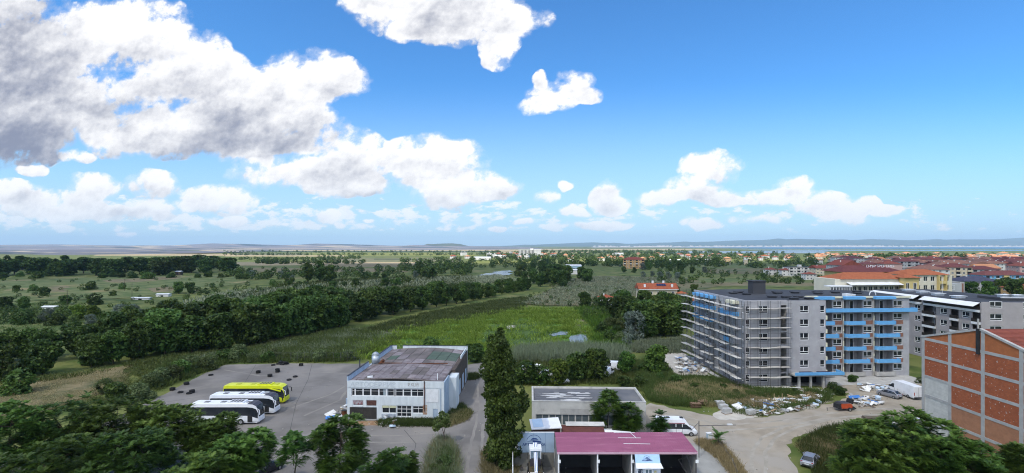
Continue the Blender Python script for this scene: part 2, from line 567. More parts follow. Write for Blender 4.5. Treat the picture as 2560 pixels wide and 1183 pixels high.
# bay and lagoon
sea = water('sea', [(1930, 622.2), (3600, 622.2), (6000, 617.9), (1560, 617.9)], M_SEA, 20, 300, seed=9)
water('lagoon', [(1640, 633.5), (2080, 633.5), (2060, 628.2), (1700, 628.2)], M_LAGOON, 25, 120, seed=10)
water('lagoon', [(1960, 627.5), (3200, 627.5), (3200, 624.6), (1830, 624.6)], M_LAGOON, 25, 150, seed=11)

# car park, road along the workshop, dirt road and yard on the right
sheet('car_park', [(-400, 1300), (150, 1110), (330, 1025), (420, 982), (500, 940), (565, 912), (700, 909), (890, 910), (985, 905), (1170, 912), (1208, 905), (1213, 960), (1220, 1080), (1232, 1400), (400, 1900)], .012, M_ASPH, amp=.35, step=1.5, seed=3)
sheet('dirt_road', [(1290, 1400), (1400, 1070), (1625, 1008), (1710, 1026), (1790, 1042), (1900, 1044), (2010, 1028), (2090, 1004), (2130, 985), (2040, 965), (2150, 950), (2330, 955), (2420, 1010), (2380, 1062), (2200, 1052), (2090, 1066), (2010, 1085), (1965, 1112), (1975, 1150), (2020, 1230), (2060, 1420)], .016, M_DIRT, amp=.5, step=1.2, seed=4)
sheet('wash_apron', [(1250, 1500), (1292, 1100), (1755, 1108), (1790, 1112), (1808, 1150), (1850, 1250), (1900, 1500)], .022, M_CONC, amp=.15, step=1, seed=5)
sheet('sand_patch', [(1782, 1040), (1800, 1022), (1850, 1016), (1890, 1026), (1895, 1042), (1850, 1050), (1800, 1050)], .026, M_SAND, amp=.4, step=.8, seed=6)
sheet('loading_ramp', [(872, 1054), (945, 1052), (946, 1064), (868, 1066)], .024, mat('rusty_concrete', (.30, .22, .14), (.20, .10, .05), .9, 1.2, 6), amp=.1, step=.6, seed=7)


sheet('bare_ground', [(1790, 1012), (1850, 1002), (1950, 992), (2060, 986), (2085, 1002), (2020, 1030), (1900, 1043), (1820, 1030)], .014, mat('weedy_dirt', (.22, .20, .14), (.10, .11, .05), .95, .5, 10, contrast=(.4, .6)), amp=.8, step=1.2, seed=12)
sheet('rubble_ground', [(1655, 882), (1700, 880), (1748, 900), (1782, 940), (1700, 942), (1672, 915)], .03, M_SAND, amp=.8, step=1.2, seed=11)


M_TRACK = mat('wheel_track_dust', (.36, .33, .28), (.27, .245, .20), .95, .5, 8, col3=(.22, .20, .165), scale3=.3)


def track(pts, w, z, material, seed):
    """worn wheel track along a line of photo points"""
    r = random.Random(seed)
    p = [gp(*q) for q in pts]
    fine = []
    for a, b in zip(p, p[1:]):
        k = max(2, int((b - a).length / 1.5))
        fine += [a.lerp(b, i / k) for i in range(k)]
    fine.append(p[-1])
    lft, rgt = [], []
    for i, q in enumerate(fine):
        t = (fine[min(i + 1, len(fine) - 1)] - fine[max(i - 1, 0)]).normalized()
        nn = Vector((-t.y, t.x, 0))
        lft.append(q + nn * w * r.uniform(.25, .6))
        rgt.append(q - nn * w * r.uniform(.25, .6))
    mb = MB()
    for i in range(len(fine) - 1):
        mb.poly([(*lft[i][:2], z), (*rgt[i][:2], z), (*rgt[i + 1][:2], z), (*lft[i + 1][:2], z)])
    o = mb.build('wheel_track', material)
    o['kind'] = 'structure'


for dv, sd_ in ((0, 1), (14, 2)):
    track([(1640, 1030 + dv), (1720, 1044 + dv), (1800, 1062 + dv), (1900, 1058 + dv), (2000, 1046 + dv), (2100, 1030 + dv), (2200, 1022 + dv), (2320, 1024 + dv)], .7, .021, M_TRACK, sd_)
for du, sd_ in ((0, 3), (34, 4)):
    track([(1890 + du, 1250), (1880 + du, 1180), (1880 + du, 1130), (1905 + du, 1095), (1960 + du, 1068), (2060 + du, 1046)], .6, .022, M_TRACK, sd_)
M_TRACK2 = mat('asphalt_dust', (.25, .23, .205), (.20, .185, .17), .95, .4, 8)
for i, q in enumerate(([(730, 1020), (830, 985), (890, 950), (960, 912)], [(760, 1040), (850, 1000), (868, 975)], [(700, 1092), (850, 1086), (980, 1090), (1100, 1082), (1180, 1050), (1195, 990), (1192, 930)], [(690, 1110), (850, 1102), (980, 1108), (1060, 1104)], [(1165, 1190), (1175, 1120), (1190, 1060), (1196, 1000)], [(1200, 1190), (1205, 1120), (1208, 1060)], [(560, 925), (650, 940), (780, 930), (880, 935)])):
    track(q, .55, .016 + .001 * i, M_TRACK2, 10 + i)
M_CRACK = mat('tar_seam', (.06, .06, .062), (.09, .088, .085), .9, 1, 4)
for i, q in enumerate(([(350, 1015), (520, 990), (700, 1000), (860, 1010)], [(560, 940), (720, 970), (860, 962)], [(640, 912), (610, 960), (560, 1000)], [(780, 911), (770, 950), (740, 1010), (720, 1100)], [(900, 1075), (880, 1100), (930, 1150)], [(1010, 1075), (1040, 1110), (1030, 1160)])):
    track(q, .10, .0245 + .001 * i, M_CRACK, 30 + i)


# ------------------------------------------------------------------ hills and the far shore
def hills(name, prof, d0, d1, d2, material, rough=0, seed=0):
    """a range of hills: skyline rows (u, v), its foot at distance d0, crest at d1, back at d2"""
    us = [p[0] for p in prof]
    n = 260
    r = np.random.default_rng(seed)
    uu = np.linspace(us[0], us[-1], n)
    vv = np.interp(uu, us, [p[1] for p in prof])
    ph = r.random(8) * 6
    for i, k in enumerate((.02, .037, .06, .11)):
        vv = vv + np.sin(uu * k + ph[i]) * rough * (1 / (1 + i))
    zc = CAMH + (HZ - vv) / F * d1
    rows = []
    fr = [(d0, 0), (d0 + (d1 - d0) * .3, .22), (d0 + (d1 - d0) * .55, .5), (d0 + (d1 - d0) * .8, .8), (d1, 1.0), (d2, 0.0)]
    for j, (d, h) in enumerate(fr):
        x = (uu - 1280) / F * d1
        wob = 1 + (.28 * np.sin(uu * .031 + j * 2.1 + ph[4]) + .2 * np.sin(uu * .083 + j * 1.3 + ph[5])) * (0 if h in (0, 1.0) else 1)
        rows.append(np.stack([x, np.full(n, d), np.maximum(0, zc) * h * wob - (2 if h == 0 else 0)], 1))
    verts = np.concatenate(rows)
    i = np.arange(n - 1)
    fs = np.concatenate([np.stack([j * n + i, j * n + i + 1, (j + 1) * n + i + 1, (j + 1) * n + i], 1) for j in range(len(fr) - 1)])
    me = npmesh(name, verts, fs, mats=[material])
    me.polygons.foreach_set('use_smooth', [True] * len(me.polygons))
    o = ob(name, me)
    o['kind'] = 'structure'
    return o


def hillmat(name, a, b, c, scale, k=(.48, .54), k3=(.5, .56)):
    return mat(name, a, b, .95, scale, 3, col3=c, scale3=scale * .6, contrast=k, k3=k3, stretch=(.35, 1.0, 3))


M_HILL = hillmat('hill_fields_cloud_shade', (.17, .16, .175), (.40, .325, .235), (.045, .065, .075), .0026, k=(.52, .58), k3=(.52, .58))  # tan and bluish fields; their dark patches also paint in cloud shade
M_HILL2 = hillmat('hill_scrub_cloud_shade', (.13, .125, .14), (.40, .33, .24), (.045, .06, .065), .0034, k=(.54, .60), k3=(.50, .56))  # scrub slopes, with cloud shade coloured in as dark patches
M_MOUNT = mat('mountain_forest', (.045, .075, .05), (.06, .085, .06), .95, .001, 5)
M_MTN2 = hillmat('hill_wooded', (.06, .08, .05), (.09, .10, .06), (.25, .2, .13), .002, k3=(.6, .66))
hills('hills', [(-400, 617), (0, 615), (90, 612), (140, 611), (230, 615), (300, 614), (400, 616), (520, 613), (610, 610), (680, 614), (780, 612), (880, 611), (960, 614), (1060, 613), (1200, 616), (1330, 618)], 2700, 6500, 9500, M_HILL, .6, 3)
hills('hills', [(-700, 627), (60, 628), (160, 625), (240, 624), (340, 629), (480, 627), (560, 626), (640, 629), (720, 632)], 1330, 2400, 3600, M_HILL2, .5, 5)
hills('hills', [(380, 622), (560, 620), (700, 621), (760, 617), (820, 616), (900, 618.5), (1000, 620), (1070, 617), (1130, 619), (1300, 623)], 3000, 5200, 7000, M_HILL2, .5, 15)
hills('hills', [(1050, 618), (1075, 611), (1100, 609.5), (1130, 608.3), (1150, 610), (1175, 616), (1200, 620)], 5600, 6400, 7600, M_MTN2, .2, 6)
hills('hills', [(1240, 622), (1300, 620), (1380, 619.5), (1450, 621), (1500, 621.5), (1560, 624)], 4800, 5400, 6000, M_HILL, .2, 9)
hills('mountains', [(1150, 616), (1250, 614.5), (1340, 612), (1420, 608.5), (1480, 606), (1530, 608.5), (1580, 609), (1700, 606), (1780, 604), (1850, 601), (1950, 599), (1990, 597.5), (2050, 599), (2120, 600.5), (2200, 598), (2260, 600), (2310, 601), (2400, 598.5), (2480, 598), (2560, 595.5), (2700, 594), (3200, 596)], 10500, 14000, 16500, M_MOUNT, .35, 8)

# pale town along the far shore (a mass of tiny houses) and its low land
sheet('far_shore', [(1480, 619.5), (1900, 618.6), (3600, 618.0), (3600, 616.2), (1480, 617)], .9, mat('shore_land', (.36, .31, .27), (.20, .22, .17), .95, .003, 5), step=200, amp=30)
vs, fs = [], []
mb = MB()
rr = random.Random(4)
for i in range(900):
    u = rr.uniform(1480, 2700) if i % 3 else rr.uniform(1950, 2200)
    d = rr.uniform(8200, 10300)
    x = (u - 1280) / F * d
    w, h = rr.uniform(15, 50), rr.choice((6, 8, 10, 12, 15, 22))
    mb.box(x, d, 0, x + w, d + 14, h)
o = mb.build('far_town', mat('far_town_walls', (.70, .62, .58), (.55, .48, .45), .9, .01, 2))
tag(o, 'pale band of town buildings along the far shore of the bay', None, None, 'stuff')


# ------------------------------------------------------------------ vegetation builders
def unit(a):
    return a / np.maximum(1e-6, np.linalg.norm(a, axis=1, keepdims=True))


def crown_points(r, blobs, n, inner=.55, gap=.0, freq=1.3):
    b = np.array(blobs, float)
    w = (b[:, 3] * b[:, 4] * b[:, 5]) ** (2 / 3)
    k = r.choice(len(b), size=int(n * 1.8), p=w / w.sum())
    dirs = unit(r.normal(size=(len(k), 3)))
    rad = inner + (1 - inner) * np.sqrt(r.random(len(k)))
    p = b[k, :3] + dirs * b[k, 3:6] * rad[:, None]
    ph = r.random((3, 3)) * 6
    q = np.sin(p * freq + ph[0]).sum(1) + np.sin(p[:, [1, 2, 0]] * freq * 2.1 + ph[1]).sum(1) * .7
    ok = q > gap - 1.5
    # leave out what lies deep inside another lobe
    for j in range(len(b)):
        e = (((p - b[j, :3]) / b[j, 3:6]) ** 2).sum(1)
        ok &= ~((e < .30) & (k != j))
    p, dirs, q = p[ok][:n], dirs[ok][:n], q[ok][:n]
    return p, dirs, q


def leaves(r, p, nrm, size, aspect=.6, up=.5, jit=.7):
    """one folded lozenge per point"""
    n = len(p)
    nn = unit(nrm * .6 + np.array([0, 0, up]) + r.normal(size=(n, 3)) * jit)
    t = unit(np.cross(nn, r.normal(size=(n, 3))))
    b = np.cross(nn, t)
    s = (size * (.6 + .8 * r.random(n)))[:, None]
    v = np.stack([p - t * s, p - b * s * aspect + nn * s * .15, p + t * s, p + b * s * aspect + nn * s * .15], 1).reshape(-1, 3)
    f = np.arange(4 * n).reshape(n, 4)
    return v, f


def crown_mesh(name, seed, blobs, n, size, material, aspect=.6, up=.5, gap=0., freq=1.3, inner=.55):
    r = np.random.default_rng(seed)
    p, d, q = crown_points(r, blobs, n, inner, gap, freq)
    v, f = leaves(r, p, d, size, aspect, up)
    tint = np.clip(.45 + .11 * q + r.normal(size=len(p)) * .22, 0, 1)
    return npmesh(name, v, f, tint, [material])


def trunk_mesh(name, seed, h, rad, blobs, limbs=5, forks=0):
    r = random.Random(seed)
    mb = MB()
    p = Vector((0, 0, -.2))
    seg = 4
    pts = [p]
    for i in range(seg):
        p = Vector(((i + 1) * (r.random() - .5) * h * .04, (i + 1) * (r.random() - .5) * h * .04, h * (i + 1) / seg))
        pts.append(p)
    for i in range(seg):
        mb.tube(pts[i], pts[i + 1], rad * (1 - .2 * i), rad * (1 - .2 * (i + 1)), 7)
    bl = sorted(blobs, key=lambda b: -b[3])[:limbs]
    for b in bl:
        a = pts[2].lerp(pts[4], r.random())
        c = Vector(b[:3])
        mid = a.lerp(c, .5) + Vector((0, 0, -.1 * (c - a).length))
        mb.tube(a, mid, rad * .42, rad * .26, 5)
        mb.tube(mid, c, rad * .26, rad * .1, 5)
    me = mb.mesh(name, True)
    me.materials.append(M_BARK)
    return me


def lobes(seed, h, w, base=.25, n=9, flat=.75):
    """overlapping crown lobes for a tree of height h and crown width w"""
    r = random.Random(seed)
    out = [(0, 0, h * (.5 + base * .3), w * .34, w * .34, h * (.5 - base * .4))]
    for i in range(n):
        a = i * 2.4 + r.random()
        rr = w * (.16 + .2 * r.random())
        z = h * (base + .12 + (.86 - base - .12) * r.random())
        s = w * (.15 + .11 * r.random())
        k = 1 - .5 * max(0, (z / h - .6))
        out.append((rr * k * math.cos(a), rr * k * math.sin(a), z, s, s, s * flat))
    return out


PROTO = {}


def proto(name, tname, seed, h, w, n, size, material, base=.25, nl=9, flat=.75, up=.5, trunk=True, gap=0., aspect=.6, freq=1.3, blobs=None, rad=None):
    bl = blobs or lobes(seed, h, w, base, nl, flat)
    cm = crown_mesh('crown', seed, bl, n, size, material, aspect, up, gap, freq)
    tm = trunk_mesh('trunk', seed, h * .72, rad or h * .022, bl) if trunk else None
    PROTO[name] = (tname, cm, tm, h)
    return PROTO[name]


def plant(pname, x, y, h, label, cat='tree', group=None, mat_=None, rz=None, wide=1.0, z=0.0):
    tname, cm, tm, ph = PROTO[pname]
    root = thing(tname, label, cat, (x, y, z), rnd.random() * 6.28 if rz is None else rz, group)
    s = h / ph
    root.scale = (s * wide, s * wide, s)
    c = ob('crown', cm, mat_, root)
    if tm:
        ob('trunk', tm, None, root)
    return root


# middle-distance trees and bushes
for i in range(4):
    proto('wood%d' % i, 'tree', 20 + i, 12, 10.5, 2600, .52, M_LEAF_F, base=.06, nl=12, gap=-.4, freq=.9)
proto('tall0', 'tree', 31, 16, 8.5, 2200, .6, M_LEAF_F, base=.12, nl=12, gap=-.2, flat=1.1, freq=.8)
proto('tall1', 'tree', 32, 16, 8.0, 2200, .6, M_LEAF_F, base=.12, nl=12, gap=-.2, flat=1.1, freq=.8)
proto('silver', 'silver_tree', 33, 7, 6.5, 2400, .30, M_LEAF_S, base=.06, nl=11, aspect=.3, up=.8, gap=-.2)
for i in range(3):
    proto('bush%d' % i, 'bush', 40 + i, 4, 5.2, 1300, .27, M_LEAF_F, base=.0, nl=8, gap=-.3, trunk=True, rad=.07)
for i in range(2):
    proto('shrub%d' % i, 'shrub', 45 + i, 3, 3.6, 1500, .2, M_LEAF_O, base=.0, nl=8, gap=-.1, trunk=True, rad=.05, up=.9, aspect=.35)
proto('far0', 'tree', 50, 10, 10, 420, .95, M_LEAF_F, base=.05, nl=8, gap=-.6, freq=.8)
proto('far1', 'tree', 51, 10, 8, 420, .9, M_LEAF_F, base=.05, nl=8, gap=-.6, flat=1.1, freq=.8)

LAND = [(0, 900, [(60, 'at the left picture edge'), (200, 'behind the dry field'), (330, 'past the dry field'), (450, 'behind the left rim shrubs'), (600, 'behind the car park corner'), (720, 'behind the lime coach'), (850, 'behind the tyre stacks'), (960, 'behind the workshop dome'), (1080, 'behind the workshop roof'), (1180, 'behind the bright marsh'), (1290, 'behind the marsh beside the poplar'), (1420, 'behind the marsh end'), (1560, 'left of the silver blue tree'), (1640, 'round the silver blue tree'), (1740, 'towards the scaffold'), (9999, 'on the right')])]


def spot(u, h, h0, h1, wide):
    w = next(t for lim, t in LAND[0][2] if u < lim)
    k = (h - h0) / max(.01, h1 - h0)
    return ('short' if k < .33 else 'tall' if k > .66 else 'middling') + (' narrow' if wide < .97 else ' broad' if wide > 1.06 else ''), w


BELT = 'trees of the dark belt behind the car park'


def along(pts, step, rows, gapy, h0, h1, names, label, group, jit=2.0, cat='tree', wide=1.0):
    w = [gp(*p) for p in pts]
    k = 0
    for j in range(rows):
        for a, b in zip(w, w[1:]):
            L = (b - a).length
            n = max(1, int(L / step))
            nn = Vector((-(b - a).y, (b - a).x, 0)).normalized()
            for i in range(n):
                p = a.lerp(b, (i + rnd.random() * .6) / n) + nn * (j * gapy + rnd.uniform(-jit, jit) * .6)
                u_ = 1280 + F * p.x / p.y
                hf = float(np.interp(u_, [-120, 60, 200, 300, 430], [.62, .66, .76, .86, 1.0])) if group == BELT else float(np.interp(u_, [1080, 1180, 1330], [1.0, .68, .68]))
                h_, wf = rnd.uniform(h0, h1), rnd.uniform(.9, 1.15)
                ad, wh_ = spot(u_, h_, h0, h1, wf)
                plant(rnd.choice(names), p.x, p.y, h_ * (1 + .04 * j) * hf, '%s %s, %s' % (ad, label, wh_), cat, group, wide=wide * wf)
                k += 1
    return k


WOOD = ['wood0', 'wood1', 'wood2', 'wood3']
n_tree = 0
n_tree += along([(-120, 968), (60, 945), (200, 925), (400, 888), (600, 868), (870, 812)], 5.3, 1, 5.5, 10.5, 13, WOOD, 'dark tree in the front row of the belt', BELT)
n_tree += along([(-160, 930), (60, 912), (200, 895), (400, 862), (600, 842), (870, 792)], 5.9, 2, 6.5, 11, 13.5, WOOD, 'dark tree deep inside the belt', BELT)
n_tree += along([(880, 808), (1050, 776), (1250, 738), (1330, 722)], 8.6, 2, 8, 9.5, 12.5, WOOD + ['tall0'], 'leafy tree of the belt', 'trees of the belt beyond the marsh')


n_tree += along([(-100, 960), (60, 938), (200, 918), (400, 882), (600, 862), (870, 806)], 7.5, 1, 5, 3.2, 4.6, ['bush0', 'bush1', 'bush2'], 'dark bush at the foot of the belt', 'bushes at the foot of the belt', cat='bush', wide=1.3)


def FARW(u):
    return next(t for lim, t in [(150, 'far left'), (300, 'above the tin roof'), (450, 'near the barn'), (600, 'past the barn'), (730, 'left of the tall trees'), (850, 'round the tall trees'), (960, 'right of the tall trees'), (1080, 'above the marsh'), (1190, 'left of the big pond'), (1290, 'at the big pond'), (1380, 'right of the big pond'), (1480, 'by the long white shed'), (1600, 'below the red balconied block'), (1720, 'right of the red balconied block'), (9999, 'towards the town')] if u < lim)


def scatter(n, u0, u1, v0, v1, names, h0, h1, label, group, cat='tree', wide=1.0, mat_=None, keep=None):
    """trees spread over a piece of land, more of them in loose clumps"""
    k = 0
    while k < n:
        u, v = rnd.uniform(u0, u1), v0 + (v1 - v0) * rnd.random()
        if keep and not keep(u, v):
            continue
        p = gp(u, v)
        h_, wf = rnd.uniform(h0, h1), rnd.uniform(.85, 1.2)
        pn = rnd.choice(names)
        ad, wh_ = spot(u, h_, h0, h1, wf)
        lb = label.replace('dark ', '').replace('leafy ', '').replace('tree', 'silver willow', 1) if pn == 'silver' else label
        plant(pn, p.x, p.y, h_, '%s %s, %s' % (ad, lb, FARW(u) if v < 735 else wh_), cat, group, mat_, wide=wide * wf)
        k += 1


# the wood far left, some 450 m away
LW = 'trees of the far left wood'
for i in range(46):
    u = -20 + i * 13.2 + rnd.uniform(-5, 5)
    v = rnd.choice((676, 682, 688)) + rnd.uniform(-3, 3) - max(0, (u - 420)) * .05
    p = gp(u, v)
    plant(rnd.choice(['tall0', 'tall1', 'wood0', 'wood2']), p.x, p.y, 13 + 5.5 * ((i * 7) % 11) / 10, '%s dark tree of the far left wood, %s' % ('low' if (i * 7) % 11 < 4 else 'tall' if (i * 7) % 11 > 7 else 'middling', next(t for lim, t in [(60, 'at the picture edge'), (130, 'above the two meadow bushes'), (200, 'above the wide dark bush'), (270, 'above the lone round bush'), (340, 'above the middle meadow bush'), (410, 'above the bush by the dry strip'), (470, 'right above the barn'), (530, 'right of the barn'), (999, 'at its right end')] if u < lim)), 'tree', LW, wide=rnd.uniform(1.2, 1.7))
scatter(16, 0, 590, 690, 698, ['bush0', 'bush1', 'bush2'], 4, 7, 'dark bush below the far left wood', 'bushes below the far left wood', 'bush', 1.3)
# meadow bushes on the left
for u, v, h, pn, lb, mt in (
        (228, 725, 6, 'bush0', 'round dark bush standing alone in the left meadow', None),
        (83, 728, 4.5, 'bush1', 'small dark bush nearest the left edge of the meadow', None),
        (40, 728, 4, 'bush2', 'low bush left of the two meadow bushes', None), (112, 740, 5.5, 'bush2', 'wide dark bush beside the dry patch of the left meadow', None),
        (305, 724, 4, 'bush0', 'bush at the dry patch in the middle of the left meadow', None), (283, 740, 3.5, 'bush1', 'low bush in front of the middle meadow bush', None),
        (447, 735, 7.5, 'wood1', 'round dark tree of a pair by the white sheds', None), (476, 734, 7, 'wood2', 'darker right tree of the pair by the white sheds', None),
        (375, 698, 5, 'bush0', 'round bush at the far end of the left meadow', None), (235, 762, 6, 'bush1', 'dark bush above the yellow-green tree', None),
        (165, 762, 5, 'bush2', 'spreading bush in the meadow left of the power pole', None), (60, 775, 6.5, 'wood3', 'dark tree at the left edge of the meadow', None),
        (15, 778, 7, 'wood0', 'dark tree cut by the left edge of the picture', None),
        (118, 808, 6, 'silver', 'silver green willow at the left between dark bushes', None), (335, 800, 6.5, 'silver', 'large silver grey willow before the reeds', None),
        (300, 795, 6, 'silver', 'darker silver willow left of the largest one', None), (370, 802, 5, 'silver', 'silver willow right of the largest one', None), (225, 815, 4.5, 'silver', 'low silver willow below the yellow-green trees', None),
        (195, 800, 6.5, 'wood0', 'yellow-green tree at the left of the belt', M_LEAF_Y), (230, 800, 6, 'wood1', 'bright yellow-green tree beside its twin', M_LEAF_Y),
        (55, 812, 6, 'bush0', 'dark wide bush on the left meadow edge', None), (140, 815, 5, 'bush1', 'dark bush beside the silver green willow', None),
        (1590, 850, 9.5, 'silver', 'tall silver blue tree in front of the dark grove', None), (1570, 866, 4, 'silver', 'small silver tree beside the tall one', None),
        (1620, 746, 6, 'silver', 'grey green tree in front of the red-roofed house', None), (1550, 668, 4, 'silver', 'grey willow left of the far grove', None)):
    p = gp(u, v)
    plant(pn, p.x, p.y, h, lb, 'tree' if not pn.startswith('bush') else 'bush', None, mt)
scatter(12, 560, 860, 690, 735, WOOD + ['bush0', 'silver'], 4, 7, 'dark tree on the wet land', 'trees left of the ponds')
for u, v, h in ((770, 708, 17), (800, 706, 18), (826, 707, 15), (1050, 688, 14), (1080, 700, 11)):
    p = gp(u, v)
    plant(rnd.choice(['tall0', 'tall1']), p.x, p.y, h, 'tall dark tree rising over the low growth by the ponds', 'tree', 'tall trees by the ponds', wide=1.2)
scatter(14, 860, 1290, 690, 722, WOOD + ['bush0', 'silver', 'bush2'], 4, 7.5, 'tree among the ponds', 'trees among the ponds', keep=lambda u, v: not 1150 < u < 1290)
scatter(24, 1290, 1470, 672, 718, WOOD, 8, 13, 'leafy tree left of the brown field', 'trees left of the brown field')
scatter(16, 1480, 1790, 668, 684, WOOD + ['silver'], 6, 10, 'tree beyond the brown field', 'trees beyond the brown field')
for i in range(5):
    p = gp(1610 + i * 20 + rnd.uniform(-5, 5), 695 + rnd.uniform(-6, 4))
    plant('silver', p.x, p.y, rnd.uniform(5, 7), 'silver willow at the right end of the brown field', 'tree', 'silver willows by the brown field')
# dark grove round the red-roofed house
scatter(26, 1535, 1705, 788, 848, WOOD, 8.5, 12, 'dark tree of the grove below the villa', 'trees of the grove below the house', keep=lambda u, v: v < 850 - abs(u - 1625) * .25)
scatter(9, 1505, 1555, 800, 872, ['shrub0', 'shrub1', 'bush1'], 3.5, 5.5, 'light green shrub between marsh and grove', 'shrubs between marsh and grove', 'shrub')
for u, v, h in ((1690, 742, 7), (1735, 735, 6), (1505, 775, 7), (1462, 770, 8)):
    p = gp(u, v)
    plant(rnd.choice(WOOD), p.x, p.y, h, 'round tree standing alone near the red-roofed house', 'tree', 'lone trees near the red-roofed house')
# shrubs at the rim of the car park
for i, (u, v) in enumerate([(345, 1000), (290, 1000), (255, 985)] + [(380 + i * 26, 968 - i * 8.6) for i in range(9)]):
    p = gp(u + rnd.uniform(-8, 8), v + rnd.uniform(-4, 2))
    plant(rnd.choice(['shrub0', 'shrub1', 'bush2']), p.x, p.y, rnd.uniform(2.6, 4.0), ('olive green shrub on the left car park rim, ' + ('left of the coaches', 'nearest the dry field', 'behind the dry field bush', 'beside the low tyre pairs', 'next to the second tyre pair', 'by the single left tyre', 'above the single left tyre', 'midway up the rim', 'above the middle of the rim', 'near the far corner', 'at the far corner', 'just past the far corner')[i]), 'shrub', 'shrubs along the left rim of the car park', wide=1.1)
for i in range(13):
    p = gp(560 + i * 26 + rnd.uniform(-8, 8), 903 + rnd.uniform(-6, 2))
    plant(rnd.choice(['shrub0', 'shrub1', 'bush0']), p.x, p.y, rnd.uniform(1.8, 3.2), 'green shrub behind the far fence of the car park', 'shrub', 'shrubs behind the car park fence', wide=1.15)
for u, v, h, pn, lb in ((45, 985, 5.0, 'bush0', 'round bush standing in the dry field on the left'), (215, 905, 3, 'bush1', 'small dark bush at the edge of the dry field'),
                        (1075, 880, 4.2, 'bush0', 'round dark bush behind the workshop'), (1190, 905, 4.8, 'bush2', 'dark bush between workshop and poplar')):
    p = gp(u, v)
    plant(pn, p.x, p.y, h, lb, 'bush')
# trees round the low warehouse
for u, v, h, pn, lb in ((1445, 952, 6.5, 'wood0', 'dark tree behind the low warehouse'), (1490, 950, 7.0, 'wood1', 'wide dark tree behind the warehouse roof'),
                        (1400, 962, 5.6, 'wood2', 'tree with yellowish blossom behind the warehouse'), (1565, 935, 5.5, 'wood3', 'dark tree on the rough grass right of the white vehicles'),
                        (1640, 932, 6.8, 'wood0', 'round dark tree beside the rubble heap'), (1315, 960, 5, 'bush0', 'dark bush right of the poplar'), (1350, 958, 4, 'bush1', 'dark bush behind the left end of the warehouse')):
    p = gp(u, v)
    plant(pn, p.x, p.y, h, lb, 'tree' if pn.startswith('wood') else 'bush', None, M_LEAF_Y if 'yellowish' in lb else M_LEAF)

# far countryside: hedges, orchards and village trees as one mass
r = np.random.default_rng(3)
V_, F_, T_ = [], [], []
base = 0


def far_trees(n, u0, u1, v0, v1, h0, h1, thin=1.0):
    global base
    for _ in range(n):
        u, v = r.uniform(u0, u1), r.uniform(v0, v1)
        p = gp(u, v)
        h = r.uniform(h0, h1)
        m = max(24, min(110, int(70 * (900 / p.y) * thin)))
        d = unit(r.normal(size=(m, 3)))
        q = d * np.array([h * .55, h * .55, h * .5]) * (.75 + .35 * r.random((m, 1))) + np.array([p.x, p.y, h * .5])
        v_, f_ = leaves(r, q, d, h * .16 * math.sqrt(70 / m))
        V_.append(v_)
        F_.append(f_ + base)
        base += len(v_)
        T_.append(np.clip(r.normal(.45, .2) + .25 * r.normal(size=m), 0, 1))


far_trees(60, 2185, 2330, 649, 655, 9, 15)
far_trees(170, 560, 1300, 636, 639, 4, 8)
far_trees(120, 560, 1250, 629, 632, 5, 9)
far_trees(70, 640, 910, 657, 661, 4, 8)
far_trees(60, 590, 830, 647, 651, 4, 7)
far_trees(60, 790, 900, 640, 650, 3, 6)
far_trees(130, 570, 1000, 672, 700, 3, 7)
far_trees(110, 1000, 1185, 650, 690, 4, 9)
far_trees(50, 1185, 1330, 650, 672, 4, 8)
far_trees(380, 1200, 1960, 633, 652, 5, 11)
far_trees(170, 1330, 1800, 652, 668, 5, 10)
far_trees(120, 1640, 2060, 655, 672, 3, 7)
far_trees(160, 1960, 2560, 640, 664, 6, 12)
far_trees(200, 1300, 1800, 629, 634, 6, 11)
far_trees(120, 1640, 2070, 678, 712, 2.5, 5)
far_trees(120, 0, 560, 700, 770, 1, 2.6)
far_trees(60, 0, 260, 775, 812, 1.5, 3.5)
far_trees(120, 480, 1180, 712, 752, 1.5, 4)
far_trees(200, 1300, 1760, 690, 770, .8, 2.0)
far_trees(60, 1460, 1540, 745, 800, 1.5, 3.2)
o = ob('far_trees', npmesh('far_trees', np.concatenate(V_), np.concatenate(F_), np.concatenate(T_), [M_LEAF_F]))
tag(o, 'hedges, scrub and village trees spread over the far plain', None, None, 'stuff')


# ------------------------------------------------------------------ grass, reeds and weeds
def inside(p, poly):
    x, y = p[:, 0], p[:, 1]
    c = np.zeros(len(p), bool)
    j = len(poly) - 1
    for i in range(len(poly)):
        xi, yi, xj, yj = *poly[i][:2], *poly[j][:2]
        t = (yi > y) != (yj > y)
        c ^= t & (x < (xj - xi) * (y - yi) / ((yj - yi) if yj != yi else 1e-9) + xi)
        j = i
    return c


